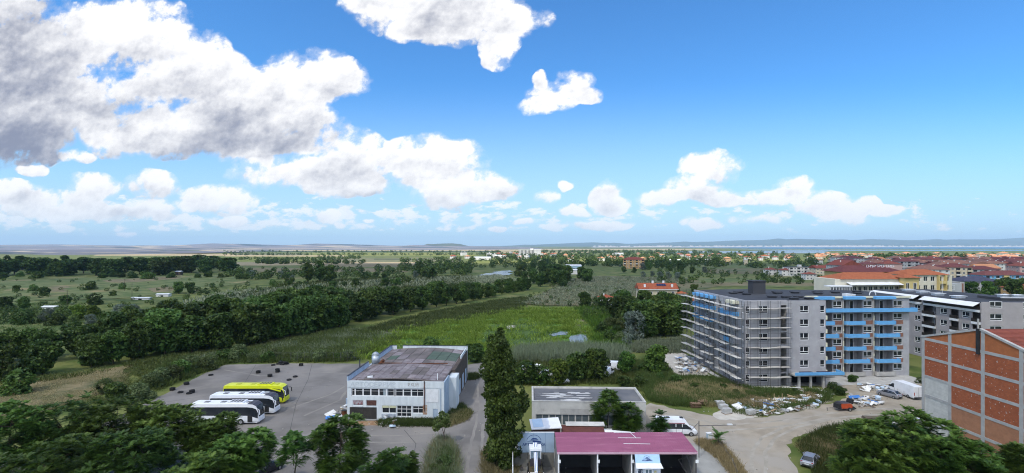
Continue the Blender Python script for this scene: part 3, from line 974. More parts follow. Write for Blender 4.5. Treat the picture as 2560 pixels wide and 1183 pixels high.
def tufts(name, label, pts, n, h, w, material, seed=1, blades=5, clump=.0, spread=.35, holes=()):
    """upright blades in tufts over a piece of ground"""
    r = np.random.default_rng(seed)
    poly = [tuple(gp(*p)) for p in pts]
    a = np.array(poly)[:, :2]
    lo, hi = a.min(0), a.max(0)
    p = lo + r.random((n * 4, 2)) * (hi - lo)
    p = p[inside(p, poly)]
    for hole in holes:
        p = p[~inside(p, [tuple(gp(*q)) for q in hole])]
    if clump:
        ph = r.random(6) * 6
        q = np.sin(p[:, 0] * .5 + ph[0]) + np.sin(p[:, 1] * .43 + ph[1]) + np.sin(p[:, 0] * 1.3 + p[:, 1] + ph[2])
        p = p[q > clump - 1.2]
    p = p[:n]
    m = len(p)
    p = np.repeat(p, blades, 0)
    hh = np.repeat(h * (.5 + .8 * r.random(m)), blades) * (.7 + .5 * r.random(m * blades))
    tt = np.repeat(np.clip(r.normal(.5, .22, m), 0, 1), blades)
    o = r.normal(size=(m * blades, 2)) * spread
    b = p + o
    ang = r.random(m * blades) * 6.28
    side = np.stack([np.cos(ang), np.sin(ang)], 1) * w
    lean = o * .7 + r.normal(size=o.shape) * h * .18
    z0 = np.full((len(b), 1), .0)
    v = np.stack([np.hstack([b - side, z0]), np.hstack([b + side, z0]), np.hstack([b + lean + side * .25, hh[:, None]]), np.hstack([b + lean - side * .25, hh[:, None] * .97])], 1).reshape(-1, 3)
    f = np.arange(len(v)).reshape(-1, 4)
    ob_ = ob(name, npmesh(name, v, f, np.clip(tt + r.normal(size=len(tt)) * .12, 0, 1), [material]))
    return tag(ob_, label, None, None, 'stuff')


tufts('reeds', 'bright yellow-green reeds covering the marsh', [(865, 885), (905, 857), (1040, 826), (1190, 799), (1300, 778), (1440, 778), (1470, 815), (1500, 868), (1400, 885), (1180, 885)], 20000, .9, .14, M_REED, 1, 4, clump=.7, spread=.6, holes=([(1418, 842), (1446, 835), (1474, 838), (1477, 862), (1445, 868), (1418, 862)], [(1366, 840), (1400, 828), (1426, 830), (1420, 846), (1384, 850)], [(1230, 815), (1300, 800), (1365, 806), (1395, 830), (1375, 862), (1300, 875), (1215, 860), (1195, 838)], [(1436, 800), (1462, 802), (1470, 832), (1448, 838), (1430, 822)], [(960, 872), (1050, 850), (1120, 838), (1130, 848), (1060, 866), (980, 882)]))
tufts('reeds', 'pale feathery reeds behind the warehouse yard', [(1285, 905), (1290, 882), (1420, 872), (1500, 876), (1560, 880), (1575, 905), (1450, 912)], 4200, 2.3, .07, M_REEDP, 2, 6, spread=.4)
tufts('reeds', 'light green reeds right of the marsh pond', [(1440, 775), (1520, 775), (1545, 850), (1570, 880), (1480, 878), (1490, 830)], 3000, 1.7, .14, M_REED, 3, 5, clump=.5, spread=.6, holes=([(1418, 842), (1446, 835), (1474, 838), (1477, 862), (1445, 868), (1418, 862)], [(1366, 840), (1400, 828), (1426, 830), (1420, 846), (1384, 850)]))
tufts('reeds', 'pale reeds in front of the dark grove', [(1560, 880), (1600, 858), (1735, 850), (1735, 882), (1640, 885)], 1800, 1.3, .1, M_REEDP, 4, 5, spread=.5)
tufts('weeds', 'tall weeds between the car park and the tree belt', [(330, 985), (420, 905), (620, 878), (880, 822), (1000, 850), (880, 905), (570, 908), (420, 965)], 9000, 1.1, .09, M_GRASS, 5, 5, clump=.2, spread=.5)
tufts('weeds', 'dry pale weeds between the car park and the tree belt', [(430, 905), (620, 880), (880, 826), (1000, 840), (880, 890), (640, 895)], 3000, 1.0, .07, M_REEDP, 15, 5, clump=1.0, spread=.5)
tufts('grass', 'overgrown grass below the building site', [(1575, 905), (1640, 900), (1690, 944), (1785, 946), (1880, 975), (2000, 978), (2080, 985), (2060, 1005), (1960, 1025), (1900, 1030), (1800, 1015), (1700, 1018), (1625, 1003)], 11000, .85, .045, M_GRASS, 6, 6, clump=.35, spread=.3, holes=([(1800, 1008), (1900, 994), (2060, 988), (2060, 1003), (1900, 1032), (1800, 1030)],))
tufts('grass', 'thin weeds between the pieces of building waste', [(1790, 1012), (1850, 1000), (2070, 986), (2085, 1002), (1900, 1043), (1820, 1030)], 1100, .5, .04, M_GRASS, 31, 6, clump=.6, spread=.3)
tufts('grass', 'dry yellow grass below the building site', [(1640, 960), (1760, 955), (1860, 985), (1870, 1012), (1760, 1018), (1640, 1005)], 4200, .8, .045, M_GRASSD, 7, 6, clump=.6, spread=.3)
tufts('grass', 'wild grass on the bank beside the silver car', [(1995, 1110), (2060, 1072), (2180, 1058), (2290, 1070), (2330, 1110), (2420, 1300), (2075, 1300), (2040, 1190)], 9000, .75, .035, M_GRASS, 8, 6, clump=.1, spread=.22)
tufts('grass', 'dry grass on the bank beside the silver car', [(1990, 1115), (2100, 1075), (2200, 1100), (2150, 1180), (2060, 1185)], 1500, .6, .03, M_GRASSD, 9, 6, clump=1.0, spread=.22)
tufts('grass', 'dry grass island between the two roads', [(1060, 1195), (1080, 1120), (1098, 1098), (1118, 1100), (1142, 1140), (1145, 1200)], 1500, .7, .03, M_GRASSD, 10, 6, spread=.25)
tufts('grass', 'pale feathery weeds of the grass island', [(1060, 1195), (1080, 1120), (1098, 1098), (1118, 1100), (1142, 1140), (1145, 1200)], 1300, .9, .03, M_REEDP, 30, 6, spread=.3)
for u, v, h in ((1112, 1172, 2.0), (1085, 1185, 1.4)):
    p = gp(u, v)
    plant('shrub1', p.x, p.y, h, 'bright green shrub on the grass island between the roads' if h > 1.5 else 'smaller shrub on the left rim of the grass island', 'shrub', None, M_GRASS)
tufts('grass', 'green weeds of the grass island between the roads', [(1085, 1200), (1105, 1130), (1125, 1130), (1138, 1200)], 900, .9, .035, M_GRASS, 11, 6, spread=.25)
tufts('grass', 'rough grass along the workshop front', [(948, 1055), (1000, 1046), (1115, 1046), (1150, 1010), (1178, 1035), (1160, 1052), (1100, 1066), (1010, 1066), (950, 1066)], 3800, .55, .035, M_GRASS, 12, 6, spread=.25)
tufts('grass', 'dry grass along the workshop side', [(1090, 1064), (1150, 1030), (1178, 1030), (1165, 1052), (1120, 1068)], 900, .6, .03, M_GRASSD, 13, 6, spread=.25)
tufts('grass', 'weeds on the track behind the workshop', [(1160, 940), (1190, 936), (1198, 945), (1175, 951)], 500, .6, .04, M_GRASS, 14, 6)
tufts('grass', 'dry grass at the foot of the poplar', [(1205, 1190), (1212, 1120), (1240, 1140), (1290, 1150), (1290, 1200)], 1500, .6, .03, M_GRASSD, 16, 6, spread=.25)
tufts('grass', 'dry verge beside the wash apron', [(1740, 1103), (1800, 1108), (1835, 1150), (1870, 1200), (1850, 1215), (1800, 1150), (1745, 1112)], 2200, .65, .03, M_GRASSD, 17, 6, spread=.2)
tufts('grass', 'straw coloured tufts in the dry field', [(-60, 1050), (0, 990), (150, 945), (320, 917), (290, 970), (180, 1010), (60, 1040)], 9000, .4, .05, M_GRASSD, 18, 5, clump=.6, spread=.5)
tufts('grass', 'fine grass of the dark sedge in the marsh', [(1230, 815), (1300, 800), (1365, 806), (1395, 830), (1375, 862), (1300, 875), (1215, 860), (1195, 838)], 2500, .35, .12, M_GRASS, 33, 3, clump=.5, spread=.6)
tufts('grass', 'rough green tufts on the left meadow', [(-60, 852), (-60, 765), (150, 756), (245, 792), (180, 830)], 7000, .5, .16, M_GRASS, 19, 4, clump=.2, spread=.7)
tufts('reeds', 'brownish reeds of the open field', [(1290, 762), (1380, 725), (1420, 702), (1500, 692), (1720, 698), (1640, 732), (1530, 745), (1490, 768)], 9000, 1.0, .3, M_REEDP, 20, 3, clump=.7, spread=1.0)
tufts('reeds', 'green reed bed round the ponds', [(560, 745), (700, 715), (860, 700), (1180, 690), (1190, 715), (900, 730), (700, 752)], 7000, 1.8, .35, M_GRASS, 21, 3, clump=.5, spread=1.2)


tufts('grass', 'rough green growth between the marsh and the tree belt', [(880, 832), (1050, 786), (1250, 750), (1330, 742), (1300, 775), (1190, 797), (1040, 824), (905, 852)], 7000, .9, .16, M_GRASS, 22, 4, clump=.4, spread=.7)
tufts('grass', 'rough growth round the warehouse yard', [(1290, 905), (1560, 905), (1600, 905), (1620, 1000), (1560, 960), (1290, 965)], 4000, .8, .06, M_GRASS, 23, 5, clump=.2, spread=.4)
tufts('reeds', 'ragged reeds round the edge of the marsh', [(830, 900), (890, 848), (1040, 815), (1200, 788), (1310, 770), (1450, 772), (1500, 800), (1540, 870), (1400, 895), (1180, 895)], 5000, 1.1, .16, M_REED, 27, 4, clump=.8, spread=.9, holes=([(1418, 842), (1446, 835), (1474, 838), (1477, 862), (1445, 868), (1418, 862)], [(1366, 840), (1400, 828), (1426, 830), (1420, 846), (1384, 850)]))
tufts('reeds', 'light green reed beds on the wet land behind the belt', [(420, 775), (560, 735), (900, 705), (1250, 690), (1290, 705), (1000, 722), (700, 745), (500, 782)], 7000, 2.0, .5, M_REEDP, 28, 2, clump=.7, spread=1.4)
tufts('weeds', 'dark weeds along the foot of the tree belt', [(-60, 965), (200, 935), (420, 893), (620, 872), (870, 818), (880, 826), (620, 882), (430, 905), (330, 918), (200, 945), (-60, 985)], 4000, .9, .10, M_GRASS, 24, 5, clump=.2, spread=.5)


tufts('grass', 'mixed green tufts at the left rim of the car park', [(200, 1010), (250, 960), (330, 917), (440, 905), (420, 965), (330, 1010)], 2500, .5, .05, M_GRASS, 25, 5, clump=.3, spread=.4)
tufts('grass', 'low dry growth among the grass of the building site', [(1700, 950), (1800, 950), (1890, 985), (2040, 985), (2050, 1003), (1900, 1022), (1750, 1000)], 2400, .6, .045, M_GRASSD, 26, 6, clump=.9, spread=.3)
for u, v, h in ((1610, 930, 2.2), (1650, 950, 1.8), (1690, 960, 2.0), (1735, 975, 1.5), (1600, 965, 2.4), (1810, 975, 1.3), (1990, 985, 1.2), (2085, 982, 2.2), (2100, 988, 1.6), (2130, 955, 1.6), (1840, 990, 1.4), (1560, 965, 2.2), (2300, 958, 1.4)):
    p = gp(u, v)
    plant(rnd.choice(['shrub0', 'bush1', 'bush2']), p.x, p.y, h, 'low wild bush ' + ('left of the rubble heap', 'below the rubble heap', 'in front of the rubble heap', 'in the middle of the site grass', 'above the road to the warehouse', 'before the scaffold corner', 'under the scaffold front', 'beside the canopy column', 'right of the canopy', 'below the first blue balcony', 'among the waste before the scaffold', 'behind the warehouse corner', 'behind the delivery van')[int(np.argmin([abs(u - q) for q in (1610, 1650, 1690, 1735, 1600, 1810, 1990, 2085, 2100, 2130, 1840, 1560, 2300)]))], 'bush', 'wild bushes round the building site', wide=1.2)


# ------------------------------------------------------------------ near trees with long feathered leaves
def frond_crown(seed, tips, per, L, material, pairs=6, wid=.15, droop=.35, out=1.0):
    """rosettes of feather leaves at the branch tips"""
    r = np.random.default_rng(seed)
    P, Dv, TT = [], [], []
    for (x, y, z, ox, oy, oz) in tips:
        k = per + int(r.integers(-2, 3))
        a = r.random() * 6.28 + np.arange(k) * 6.28 / k + r.normal(size=k) * .25
        el = r.uniform(-.15, .75, k)
        d = np.stack([np.cos(a) * np.cos(el), np.sin(a) * np.cos(el), np.sin(el)], 1) + np.array([ox, oy, oz]) * out
        Dv.append(unit(d))
        P.append(np.tile([x, y, z], (k, 1)))
        TT.append(np.clip(np.full(k, r.normal(.45, .22)) + r.normal(size=k) * .1, 0, 1))
    P, Dv, TT = np.concatenate(P), np.concatenate(Dv), np.concatenate(TT)
    n = len(P)
    ln = L * (.6 + .6 * r.random(n))
    side = unit(np.cross(Dv, np.array([0, 0, 1.0])))
    s = np.linspace(.16, 1.0, pairs)
    vs, ts = [], []
    for i, t in enumerate(s):
        c = P + Dv * (ln * t)[:, None]
        c[:, 2] -= droop * ln * t * t
        wl = wid * ln / L * (1.15 - .5 * abs(t - .45) * 2) * 1.6
        th = ln / pairs * .42
        for sg in (-1, 1):
            tip = c + side * (sg * wl)[:, None] + Dv * (wl * .35)[:, None]
            tip[:, 2] -= wl * .25
            vs.append(np.stack([c - Dv * th[:, None], c + Dv * th[:, None], tip], 1))
            ts.append(np.clip(TT + r.normal(size=n) * .05, 0, 1))
    v = np.concatenate(vs).reshape(-1, 3)
    f = np.arange(len(v)).reshape(-1, 3)
    return npmesh('crown', v, f, np.concatenate(ts), [material])


def feather_tree(label, x, y, h, w, seed, ntip=420, per=9, L=.95, material=None, base=.3, name='ailanthus_tree', nl=10, sparse=0.):
    bl = lobes(seed, h, w, base, nl, .8)
    r = np.random.default_rng(seed)
    p, d, q = crown_points(r, bl, ntip, .7, sparse, .8)
    tips = np.hstack([p, d * .55])
    root = thing(name, label, 'tree', (x, y, 0), 0)
    ob('crown', frond_crown(seed, tips, per, L, material or M_LEAF), None, root)
    ob('trunk', trunk_mesh('trunk', seed, h * .8, h * .017, bl, 8), None, root)
    return root


FEATHER = [
    # u, v of the trunk foot (may lie below the frame), height, width, tips, label
    (20, 1230, 11.2, 10, 420, 'broad feather-leaved tree filling the lower left corner'),
    (150, 1205, 10.4, 10, 420, 'feather-leaved tree at the bottom edge beside the corner tree'),
    (290, 1190, 10.5, 10, 420, 'dense feather-leaved tree below the dry field'),
    (415, 1180, 8.9, 9, 440, 'dense feather-leaved tree whose top meets the car park corner'),
    (535, 1175, 6.6, 8.5, 420, 'dense feather-leaved tree in front of the white coaches'),
    (600, 1260, 7.4, 7.5, 380, 'dark feather-leaved tree above the half hidden dark car'),
    (330, 1300, 10.0, 10, 380, 'feather-leaved tree low in the left foreground'),
    (110, 1330, 9.5, 10, 380, 'feather-leaved tree at the very bottom left'),
    (480, 1330, 8.2, 9, 380, 'feather-leaved tree at the bottom edge below the coaches'),
    (850, 1225, 9.2, 6.4, 330, 'upright young tree standing alone before the workshop yard'),
    (960, 1260, 6.2, 5.5, 220, 'low feather-leaved tree right of the upright young tree'),
    (1010, 1230, 4.6, 3.6, 120, 'small feather-leaved sapling at the bottom by the grass island'),
    (735, 1250, 8.2, 4.0, 70, 'thin sparse sapling with a few leaf rosettes by the dark car'),
    (2185, 1262, 9.6, 8.0, 460, 'large feather-leaved tree left of the brick gable'),
    (2290, 1255, 9.7, 10.5, 500, 'widest feather-leaved tree before the brick gable'),
    (2400, 1290, 8.2, 8, 380, 'feather-leaved tree at the foot of the brick gable'),
    (2545, 1250, 6.6, 5, 240, 'feather-leaved bush in the lower right corner'),
]
for i, (u, v, h, w, nt_, lb) in enumerate(FEATHER):
    p = gp(u, v)
    feather_tree(lb, p.x, p.y, h, w, 100 + i, int(nt_ * 1.6), 9, .82 if w > 5 else .75, M_LEAF, .25 if w > 6 else .3, 'feather_leaved_tree')
p = gp(1795, 1118)
root = thing('sapling', 'single palm-like sapling standing on the dry verge by the wash', 'tree', (p.x, p.y, 0))
tips = [(0, 0, 1.4, 0, 0, .3), (.15, .1, 1.7, 0, 0, .6), (-.1, 0, 1.1, 0, 0, 0)]
ob('crown', frond_crown(77, tips, 10, 1.5, M_LEAF, 8, .2, .25), None, root)
MB().tube((0, 0, -.1), (.1, .05, 1.7), .05, .03).build('trunk', M_BARK, root)
for u, v, h, w, nt_, lb in ((1520, 1085, 6.4, 5.2, 300, 'dark tree between the sheds and the low warehouse'), (1572, 1088, 5.0, 4.2, 220, 'lower tree right of the shed roofs'), (1648, 1090, 4.0, 2.8, 120, 'small feathered tree hiding the rear of the white minibus')):
    p = gp(u, v)
    feather_tree(lb, p.x, p.y, h, w, 200 + u, nt_, 9, .8, M_LEAF, .1, 'feather_leaved_tree')
# young tree with a leaning trunk on the island
p = gp(1108, 1110)
bl = [(-.6, .3, 3.2, 1.0, 1.0, .8), (.2, 0, 3.9, .8, .8, .8), (-1.1, 0, 2.4, .6, .6, .5), (.5, .2, 3.0, .6, .6, .6), (-.2, 0, 4.5, .5, .5, .5)]
root = thing('young_tree', 'small leaning young tree on the tip of the grass island', 'tree', (p.x, p.y, 0))
ob('crown', crown_mesh('crown', 61, bl, 1300, .15, M_GRASS), None, root)
MB().tube((.5, 0, -.1), (.1, 0, 1.5), .09, .07).tube((.1, 0, 1.5), (-.4, .2, 3.0), .07, .03).tube((.1, 0, 1.5), (.4, .1, 3.0), .06, .03).build('trunk', M_BARK, root)

# the poplar
p = gp(1255, 1165)
bl = []
r_ = random.Random(5)
for i in range(46):
    t = i / 45
    z = .8 + 16.6 * t
    wd = 3.15 * (1 - .26 * max(0, (t - .5) / .5) ** 1.8) * (.75 + .25 * min(1, t * 6))
    if t > .62:
        wd *= .88
    a = i * 2.4
    off = wd * r_.uniform(.25, .72)
    bl.append((off * math.cos(a) + (.45 if t < .6 else -.45), off * math.sin(a), z + r_.uniform(-.3, .5), wd * r_.uniform(.34, .56), wd * r_.uniform(.34, .56), r_.uniform(.9, 1.7)))
root = thing('poplar_tree', 'tall dark columnar poplar in the middle of the picture', 'tree', (p.x, p.y, 0))
ob('crown', crown_mesh('crown', 62, bl, 21000, .17, leafmat('leaf_poplar', (.018, .046, .008), (.080, .142, .022)), .75, .2, gap=.15, freq=1.25, inner=.5), None, root)
MB().tube((0, 0, -.2), (0, 0, 8), .35, .22, 8).tube((0, 0, 8), (-.1, 0, 17), .22, .04, 8).build('trunk', M_BARK, root)


# ------------------------------------------------------------------ building helpers
M_WHITE = mat('white_paint', (.72, .74, .76), (.60, .62, .64), .6, 1.5, 6)
M_PVC = mat('white_pvc', (.78, .79, .80), (.72, .73, .74), .45, 2, 2)
M_GLASS = mat('dark_glass', (.016, .020, .025), (.03, .035, .042), .08, .35, 2, spec=.6)
M_DARK = mat('dark_interior', (.018, .018, .02), (.03, .03, .032), .9, 1, 3)
M_RENDER = mat('grey_render', (.38, .378, .395), (.32, .318, .335), .95, .5, 10, col3=(.43, .43, .44), scale3=.9)
M_CEM = mat('raw_concrete', (.42, .41, .39), (.33, .325, .31), .95, .9, 10, col3=(.27, .265, .255), scale3=.5)
M_BLUE = mat('blue_insulation', (.115, .34, .62), (.135, .38, .68), .8, .8, 4)
M_CREAM = mat('cream_insulation', (.66, .65, .50), (.56, .55, .43), .85, 1, 4)
M_BITUM = mat('bitumen_roof', (.042, .044, .052), (.06, .062, .07), .85, .25, 8, col3=(.085, .085, .09), scale3=.12)
M_STEEL = mat('scaffold_steel', (.16, .16, .17), (.10, .09, .085), .55, 2, 3, metal=.5)
M_PLANK = mat('scaffold_plank', (.58, .57, .54), (.46, .44, .40), .9, .8, 4, rnd=.2)
M_BRICK = None


def brickmat(name, a, b, mortar, dabs=0.0, bw=.25, bh=.2, rough=.95):
    m = bpy.data.materials.new(name)
    m.use_nodes = True
    nt = m.node_tree
    N = NT(nt)
    tc = N.node('ShaderNodeTexCoord')
    sp = N.node('ShaderNodeSeparateXYZ')
    nt.links.new(tc.outputs['Object'], sp.inputs[0])
    cb = N.node('ShaderNodeCombineXYZ')
    N.put(cb.inputs[0], N.m('ADD', sp.outputs[0], sp.outputs[1]))
    N.put(cb.inputs[1], sp.outputs[2])
    bt = N.node('ShaderNodeTexBrick')
    N.put(bt.inputs['Vector'], cb.outputs[0])
    bt.inputs['Color1'].default_value = (*a, 1)
    bt.inputs['Color2'].default_value = (*b, 1)
    bt.inputs['Mortar'].default_value = (*mortar, 1)
    bt.inputs['Scale'].default_value = 1
    bt.inputs['Mortar Size'].default_value = .012
    bt.inputs['Brick Width'].default_value = bw
    bt.inputs['Row Height'].default_value = bh
    c = bt.outputs[0]
    n = N.noise(tc.outputs['Object'], 1.1, 6, .6)
    c = N.mix(N.ss(n, .35, .7, 0, .55), c, tuple(x * .62 for x in a))
    if dabs:
        n2 = N.noise(N.v('MULTIPLY', tc.outputs['Object'], (1, 1, 1.2)), 3.1, 3, .5)
        c = N.mix(N.ss(n2, .70 - dabs * .1, .74 - dabs * .1), c, (.46, .42, .38))
    bs = nt.nodes['Principled BSDF']
    N.put(bs.inputs['Base Color'], c)
    bs.inputs['Roughness'].default_value = rough
    bp = N.node('ShaderNodeBump')
    bp.inputs['Strength'].default_value = .4
    bp.inputs['Distance'].default_value = .02
    bp.invert = True
    N.put(bp.inputs['Height'], bt.outputs['Fac'])
    nt.links.new(bp.outputs[0], bs.inputs['Normal'])
    MATS[name] = m
    return m


M_BRICKR = brickmat('rough_red_brick', (.39, .105, .038), (.31, .08, .03), (.19, .08, .05), .55, .38, .22)
M_BRICKO = brickmat('orange_brick', (.42, .135, .045), (.38, .118, .04), (.31, .12, .05), 0, .38, .22)
M_BRICKL = brickmat('pale_orange_brick', (.40, .185, .10), (.37, .165, .085), (.33, .17, .10), 0, .38, .22)
M_BLOCK = brickmat('pale_blockwork', (.56, .55, .50), (.51, .50, .46), (.38, .37, .34), 0, 2.4, .5)
M_BRICKW = brickmat('infill_brick', (.27, .125, .085), (.23, .10, .07), (.22, .15, .12), .3, .3, .2)


def tilemat(name, a, b, rnd_=.12):
    m = mat(name, a, b, .85, .9, 6, rnd=rnd_, col3=tuple(x * .6 for x in a), scale3=.35)
    return m


M_TILE_O = tilemat('orange_tiles', (.33, .10, .045), (.26, .072, .034))
M_TILE_R = tilemat('red_tiles', (.25, .075, .048), (.19, .055, .04))
M_TILE_D = tilemat('dark_red_tiles', (.165, .055, .05), (.12, .04, .038))
M_TILE_B = tilemat('brown_tiles', (.26, .13, .09), (.20, .095, .07))
M_TILE_S = tilemat('terracotta_tiles', (.54, .25, .13), (.44, .18, .09))
_CACHE = {}


def facade(parent, x0, y0, ang, W, H, openings, material, th=.25, name='wall', z0=0.0):
    """wall slab with openings [(x, z, w, h)]; local x runs along the wall to the right seen from outside, y into the building"""
    xs = sorted({0.0, W} | {max(0, o[0]) for o in openings} | {min(W, o[0] + o[2]) for o in openings})
    mb = MB()
    runs = []
    for a, b in zip(xs, xs[1:]):
        if b - a < 1e-4:
            continue
        c = (a + b) / 2
        cuts = sorted((o[1], o[1] + o[3]) for o in openings if o[0] < c < o[0] + o[2])
        z, sol = z0, []
        for lo, hi in cuts:
            if lo > z + 1e-4:
                sol.append((z, lo))
            z = max(z, hi)
        if z < H - 1e-4:
            sol.append((z, H))
        if runs and runs[-1][2] == sol:
            runs[-1][1] = b
        else:
            runs.append([a, b, sol])
    for a, b, sol in runs:
        for lo, hi in sol:
            mb.box(a, 0, lo, b, th, hi)
    return mb.build(name, material, parent, (x0, y0, 0), ang)


def at(x0, y0, ang, x, y, z):
    return (x0 + x * math.cos(ang) - y * math.sin(ang), y0 + x * math.sin(ang) + y * math.cos(ang), z)


def win_meshes(w, h, style):
    k = (round(w, 2), round(h, 2), style)
    if k in _CACHE:
        return _CACHE[k]
    t = .10
    mb = MB()
    mb.box(0, 0, 0, w, .08, t).box(0, 0, h - t, w, .08, h).box(0, 0, t, t, .08, h - t).box(w - t, 0, t, w, .08, h - t)
    if style == 'transom':
        zz = h * .26
        mb.box(t, .003, zz, w - t, .077, zz + t)
        if w > 1.2:
            mb.box(w * .40, .003, zz + t, w * .40 + t, .077, h - t)
    elif style == 'double':
        mb.box(w / 2 - t / 2, .003, t, w / 2 + t / 2, .077, h - t)
    elif style == 'grid':
        n = max(2, round(w / 1.0))
        for i in range(1, n):
            mb.box(w * i / n - .03, .003, t, w * i / n + .03, .077, h - t)
        mb.box(t, .005, h * .62, w - t, .075, h * .62 + .05)
    elif style == 'grid3':
        for i in (1, 2):
            mb.box(w * i / 3 - .04, .003, t, w * i / 3 + .04, .077, h - t)
            mb.box(t, .005, h * i / 3 - .04, w - t, .075, h * i / 3 + .04)
    fr = mb.mesh('window')
    pn = MB().box(t * .5, .05, t * .5, w - t * .5, .065, h - t * .5).mesh('pane')
    _CACHE[k] = (fr, pn)
    return fr, pn


def window(parent, x0, y0, ang, x, z, w, h, style='transom', inset=.10, frame=None, glass=None, name='window', label=None):
    fr, pn = win_meshes(w, h, style)
    o = ob(name, fr, frame or M_PVC, parent, at(x0, y0, ang, x, inset, z), ang)
    ob('pane', pn, glass or M_GLASS, o)
    if label:
        o['label'] = label
    return o


def textobj(name, s, size, material, parent, loc, rot, label=None, ax='CENTER', wide=1.0, bold=0.0):
    c = bpy.data.curves.new(name, 'FONT')
    c.body = s
    c.size = size
    c.align_x = ax
    c.align_y = 'CENTER'
    c.offset = bold
    c.extrude = .004
    tmp = bpy.data.objects.new(name, c)
    COL.objects.link(tmp)
    me = bpy.data.meshes.new_from_object(tmp.evaluated_get(bpy.context.evaluated_depsgraph_get()))
    bpy.data.objects.remove(tmp)
    me.materials.clear()
    o = ob(name, me, material)
    o.parent = parent
    o.location = loc
    o.rotation_euler = rot
    o.scale = (wide, 1, 1)
    if label:
        o['label'] = label
    return o


# ------------------------------------------------------------------ building site: grey block under scaffold with blue balconies
H0 = 18.2
FP = gp(1862, 968)
site = thing('apartment_building', 'unfinished grey apartment block with blue balcony bands and dark flat roof', 'building', (FP.x, FP.y, 0), R(3.4))
YL, XF, XW, YB = 25.4, 17.8, 42.8, 7.0      # depth of the left face, width of the front block, right end, set-back of the wing
FL = 2.9
# left face (seen from outside, x runs towards the viewer): origin at the far end
AL = R(-90)
op, wn, dr = [], [], []
for k in range(6):
    z = 1.05 + FL * k
    for t, w, st in ((24.3, 1.0, 'double'), (18.2, 1.7, 'transom'), (11.2, 1.6, 'transom'), (1.0, .95, 'double')):
        x = YL - t - w / 2 + (0 if t not in (1.0, 24.3) else 0)
        x = min(max(x, .05), YL - w - .05)
        op.append((x, z, w, 1.6))
        wn.append((x, z, w, 1.6, st))
    for t in (22.3, 20.6, 16.0, 14.4, 8.4, 6.0, 4.2):
        x = YL - t - .55
        op.append((x, z - .75, 1.1, 2.35))
        dr.append((x, z - .75, 1.1, 2.35))
facade(site, 0, YL, AL, YL, H0 - .3, op, M_RENDER)
for x, z, w, h, st in wn:
    window(site, 0, YL, AL, x, z, w, h, st)
for i, (x, z, w, h) in enumerate(dr):
    window(site, 0, YL, AL, x, z, w, h, 'double', .16, name='balcony_door')
# balcony bands on the left face
for k in range(6):
    z = .3 + FL * k
    for a, b in ((2.4, 9.6), (13.0, 23.4)):
        blue = (k == 5) or (k == 4 and a > 10)
        mt = M_BLUE if blue else M_RENDER
        if k == 0:
            continue
        x1 = -1.25
        MB().box(x1, a, z - .35, -.004, b, z - .18).build('balcony_slab', M_CEM, site)
        MB().box(x1, a, z - .18, x1 + .14, b, z + .72).box(x1 + .14, a, z - .18, -.004, a + .14, z + .72).box(x1 + .14, b - .14, z - .18, -.004, b, z + .72).build('balcony_parapet', mt, site)
MB().box(-1.25, 4.2, .3 + FL * 3 - .2, -1.11, 6.6, .3 + FL * 3 + .78).build('balcony_panel', M_BLUE, site, (-.16, 0, .0))
for a, b in ((13.0, 23.4), (2.4, 6.0)):
    MB().box(-1.3, a, H0 - .95, -.004, b, H0 - .3).build('roof_band', M_BLUE if a > 10 else M_CREAM, site)
# front face of the block
op, wn = [], []
for k in range(6):
    z = 1.05 + FL * k
    for x, w in ((.05, 1.05), (3.1, 2.0), (12.1, 1.95), (16.55, 1.05)):
        if k == 0 and x > 9:
            continue
        op.append((x, z, w, 1.6))
        wn.append((x, z, w, 1.6))
    op.append((7.9, .2 + FL * k, 1.25, 2.55))
op.append((10.2, .0, 6.6, 2.6))
facade(site, 0, 0, 0, XF, H0 - .0, op, M_RENDER)
for x, z, w, h in wn:
    window(site, 0, 0, 0, x, z, w, h)
mb = MB()
for k in range(6):
    mb.box(7.7, 1.2, .1 + FL * k, 9.35, 3.4, .22 + FL * k)
mb.box(7.5, 3.4, 0, 9.5, 3.5, H0 - .4)
mb.build('stair_landings', M_CEM, site)
MB().box(9.0, 2.6, 0, 17.5, 2.75, 2.7).build('entrance_back_wall', M_DARK, site)
MB().box(9.3, .26, 0, 9.45, 3.39, H0 - .4).build('stair_side_wall', M_CEM, site)
for x in (10.7, 13.2, 16.0):
    MB().box(x, -1.7, 0, x + .4, -1.3, 2.65).build('canopy_column', M_CEM, site)
# canopy
MB().box(9.5, -2.3, 2.66, 20.0, -.004, 2.95).build('entrance_canopy', M_CEM, site)
MB().box(9.5, -2.45, 2.9, 20.0, -2.3, 3.5).box(20.0, -2.45, 2.9, 20.15, -.004, 3.5).build('canopy_band', M_BLUE, site)
for x in (11.3, 15.1):
    MB().box(x, -2.0, 2.95, x + 2.6, -.9, 3.35).build('dark_sheet_stack', mat('navy_sheet', (.02, .025, .09), (.03, .03, .06), .6, 1), site)
# right return wall of the block with cream edges
MB().box(XF - .25, .254, 0, XF, YB, H0 - .05).build('return_wall', M_RENDER, site)
for k in range(1, 6):
    MB().box(XF + .002, -.05, .1 + FL * k - .5, XF + .35, .9, .1 + FL * k + .35).build('edge_panel', M_CREAM, site)
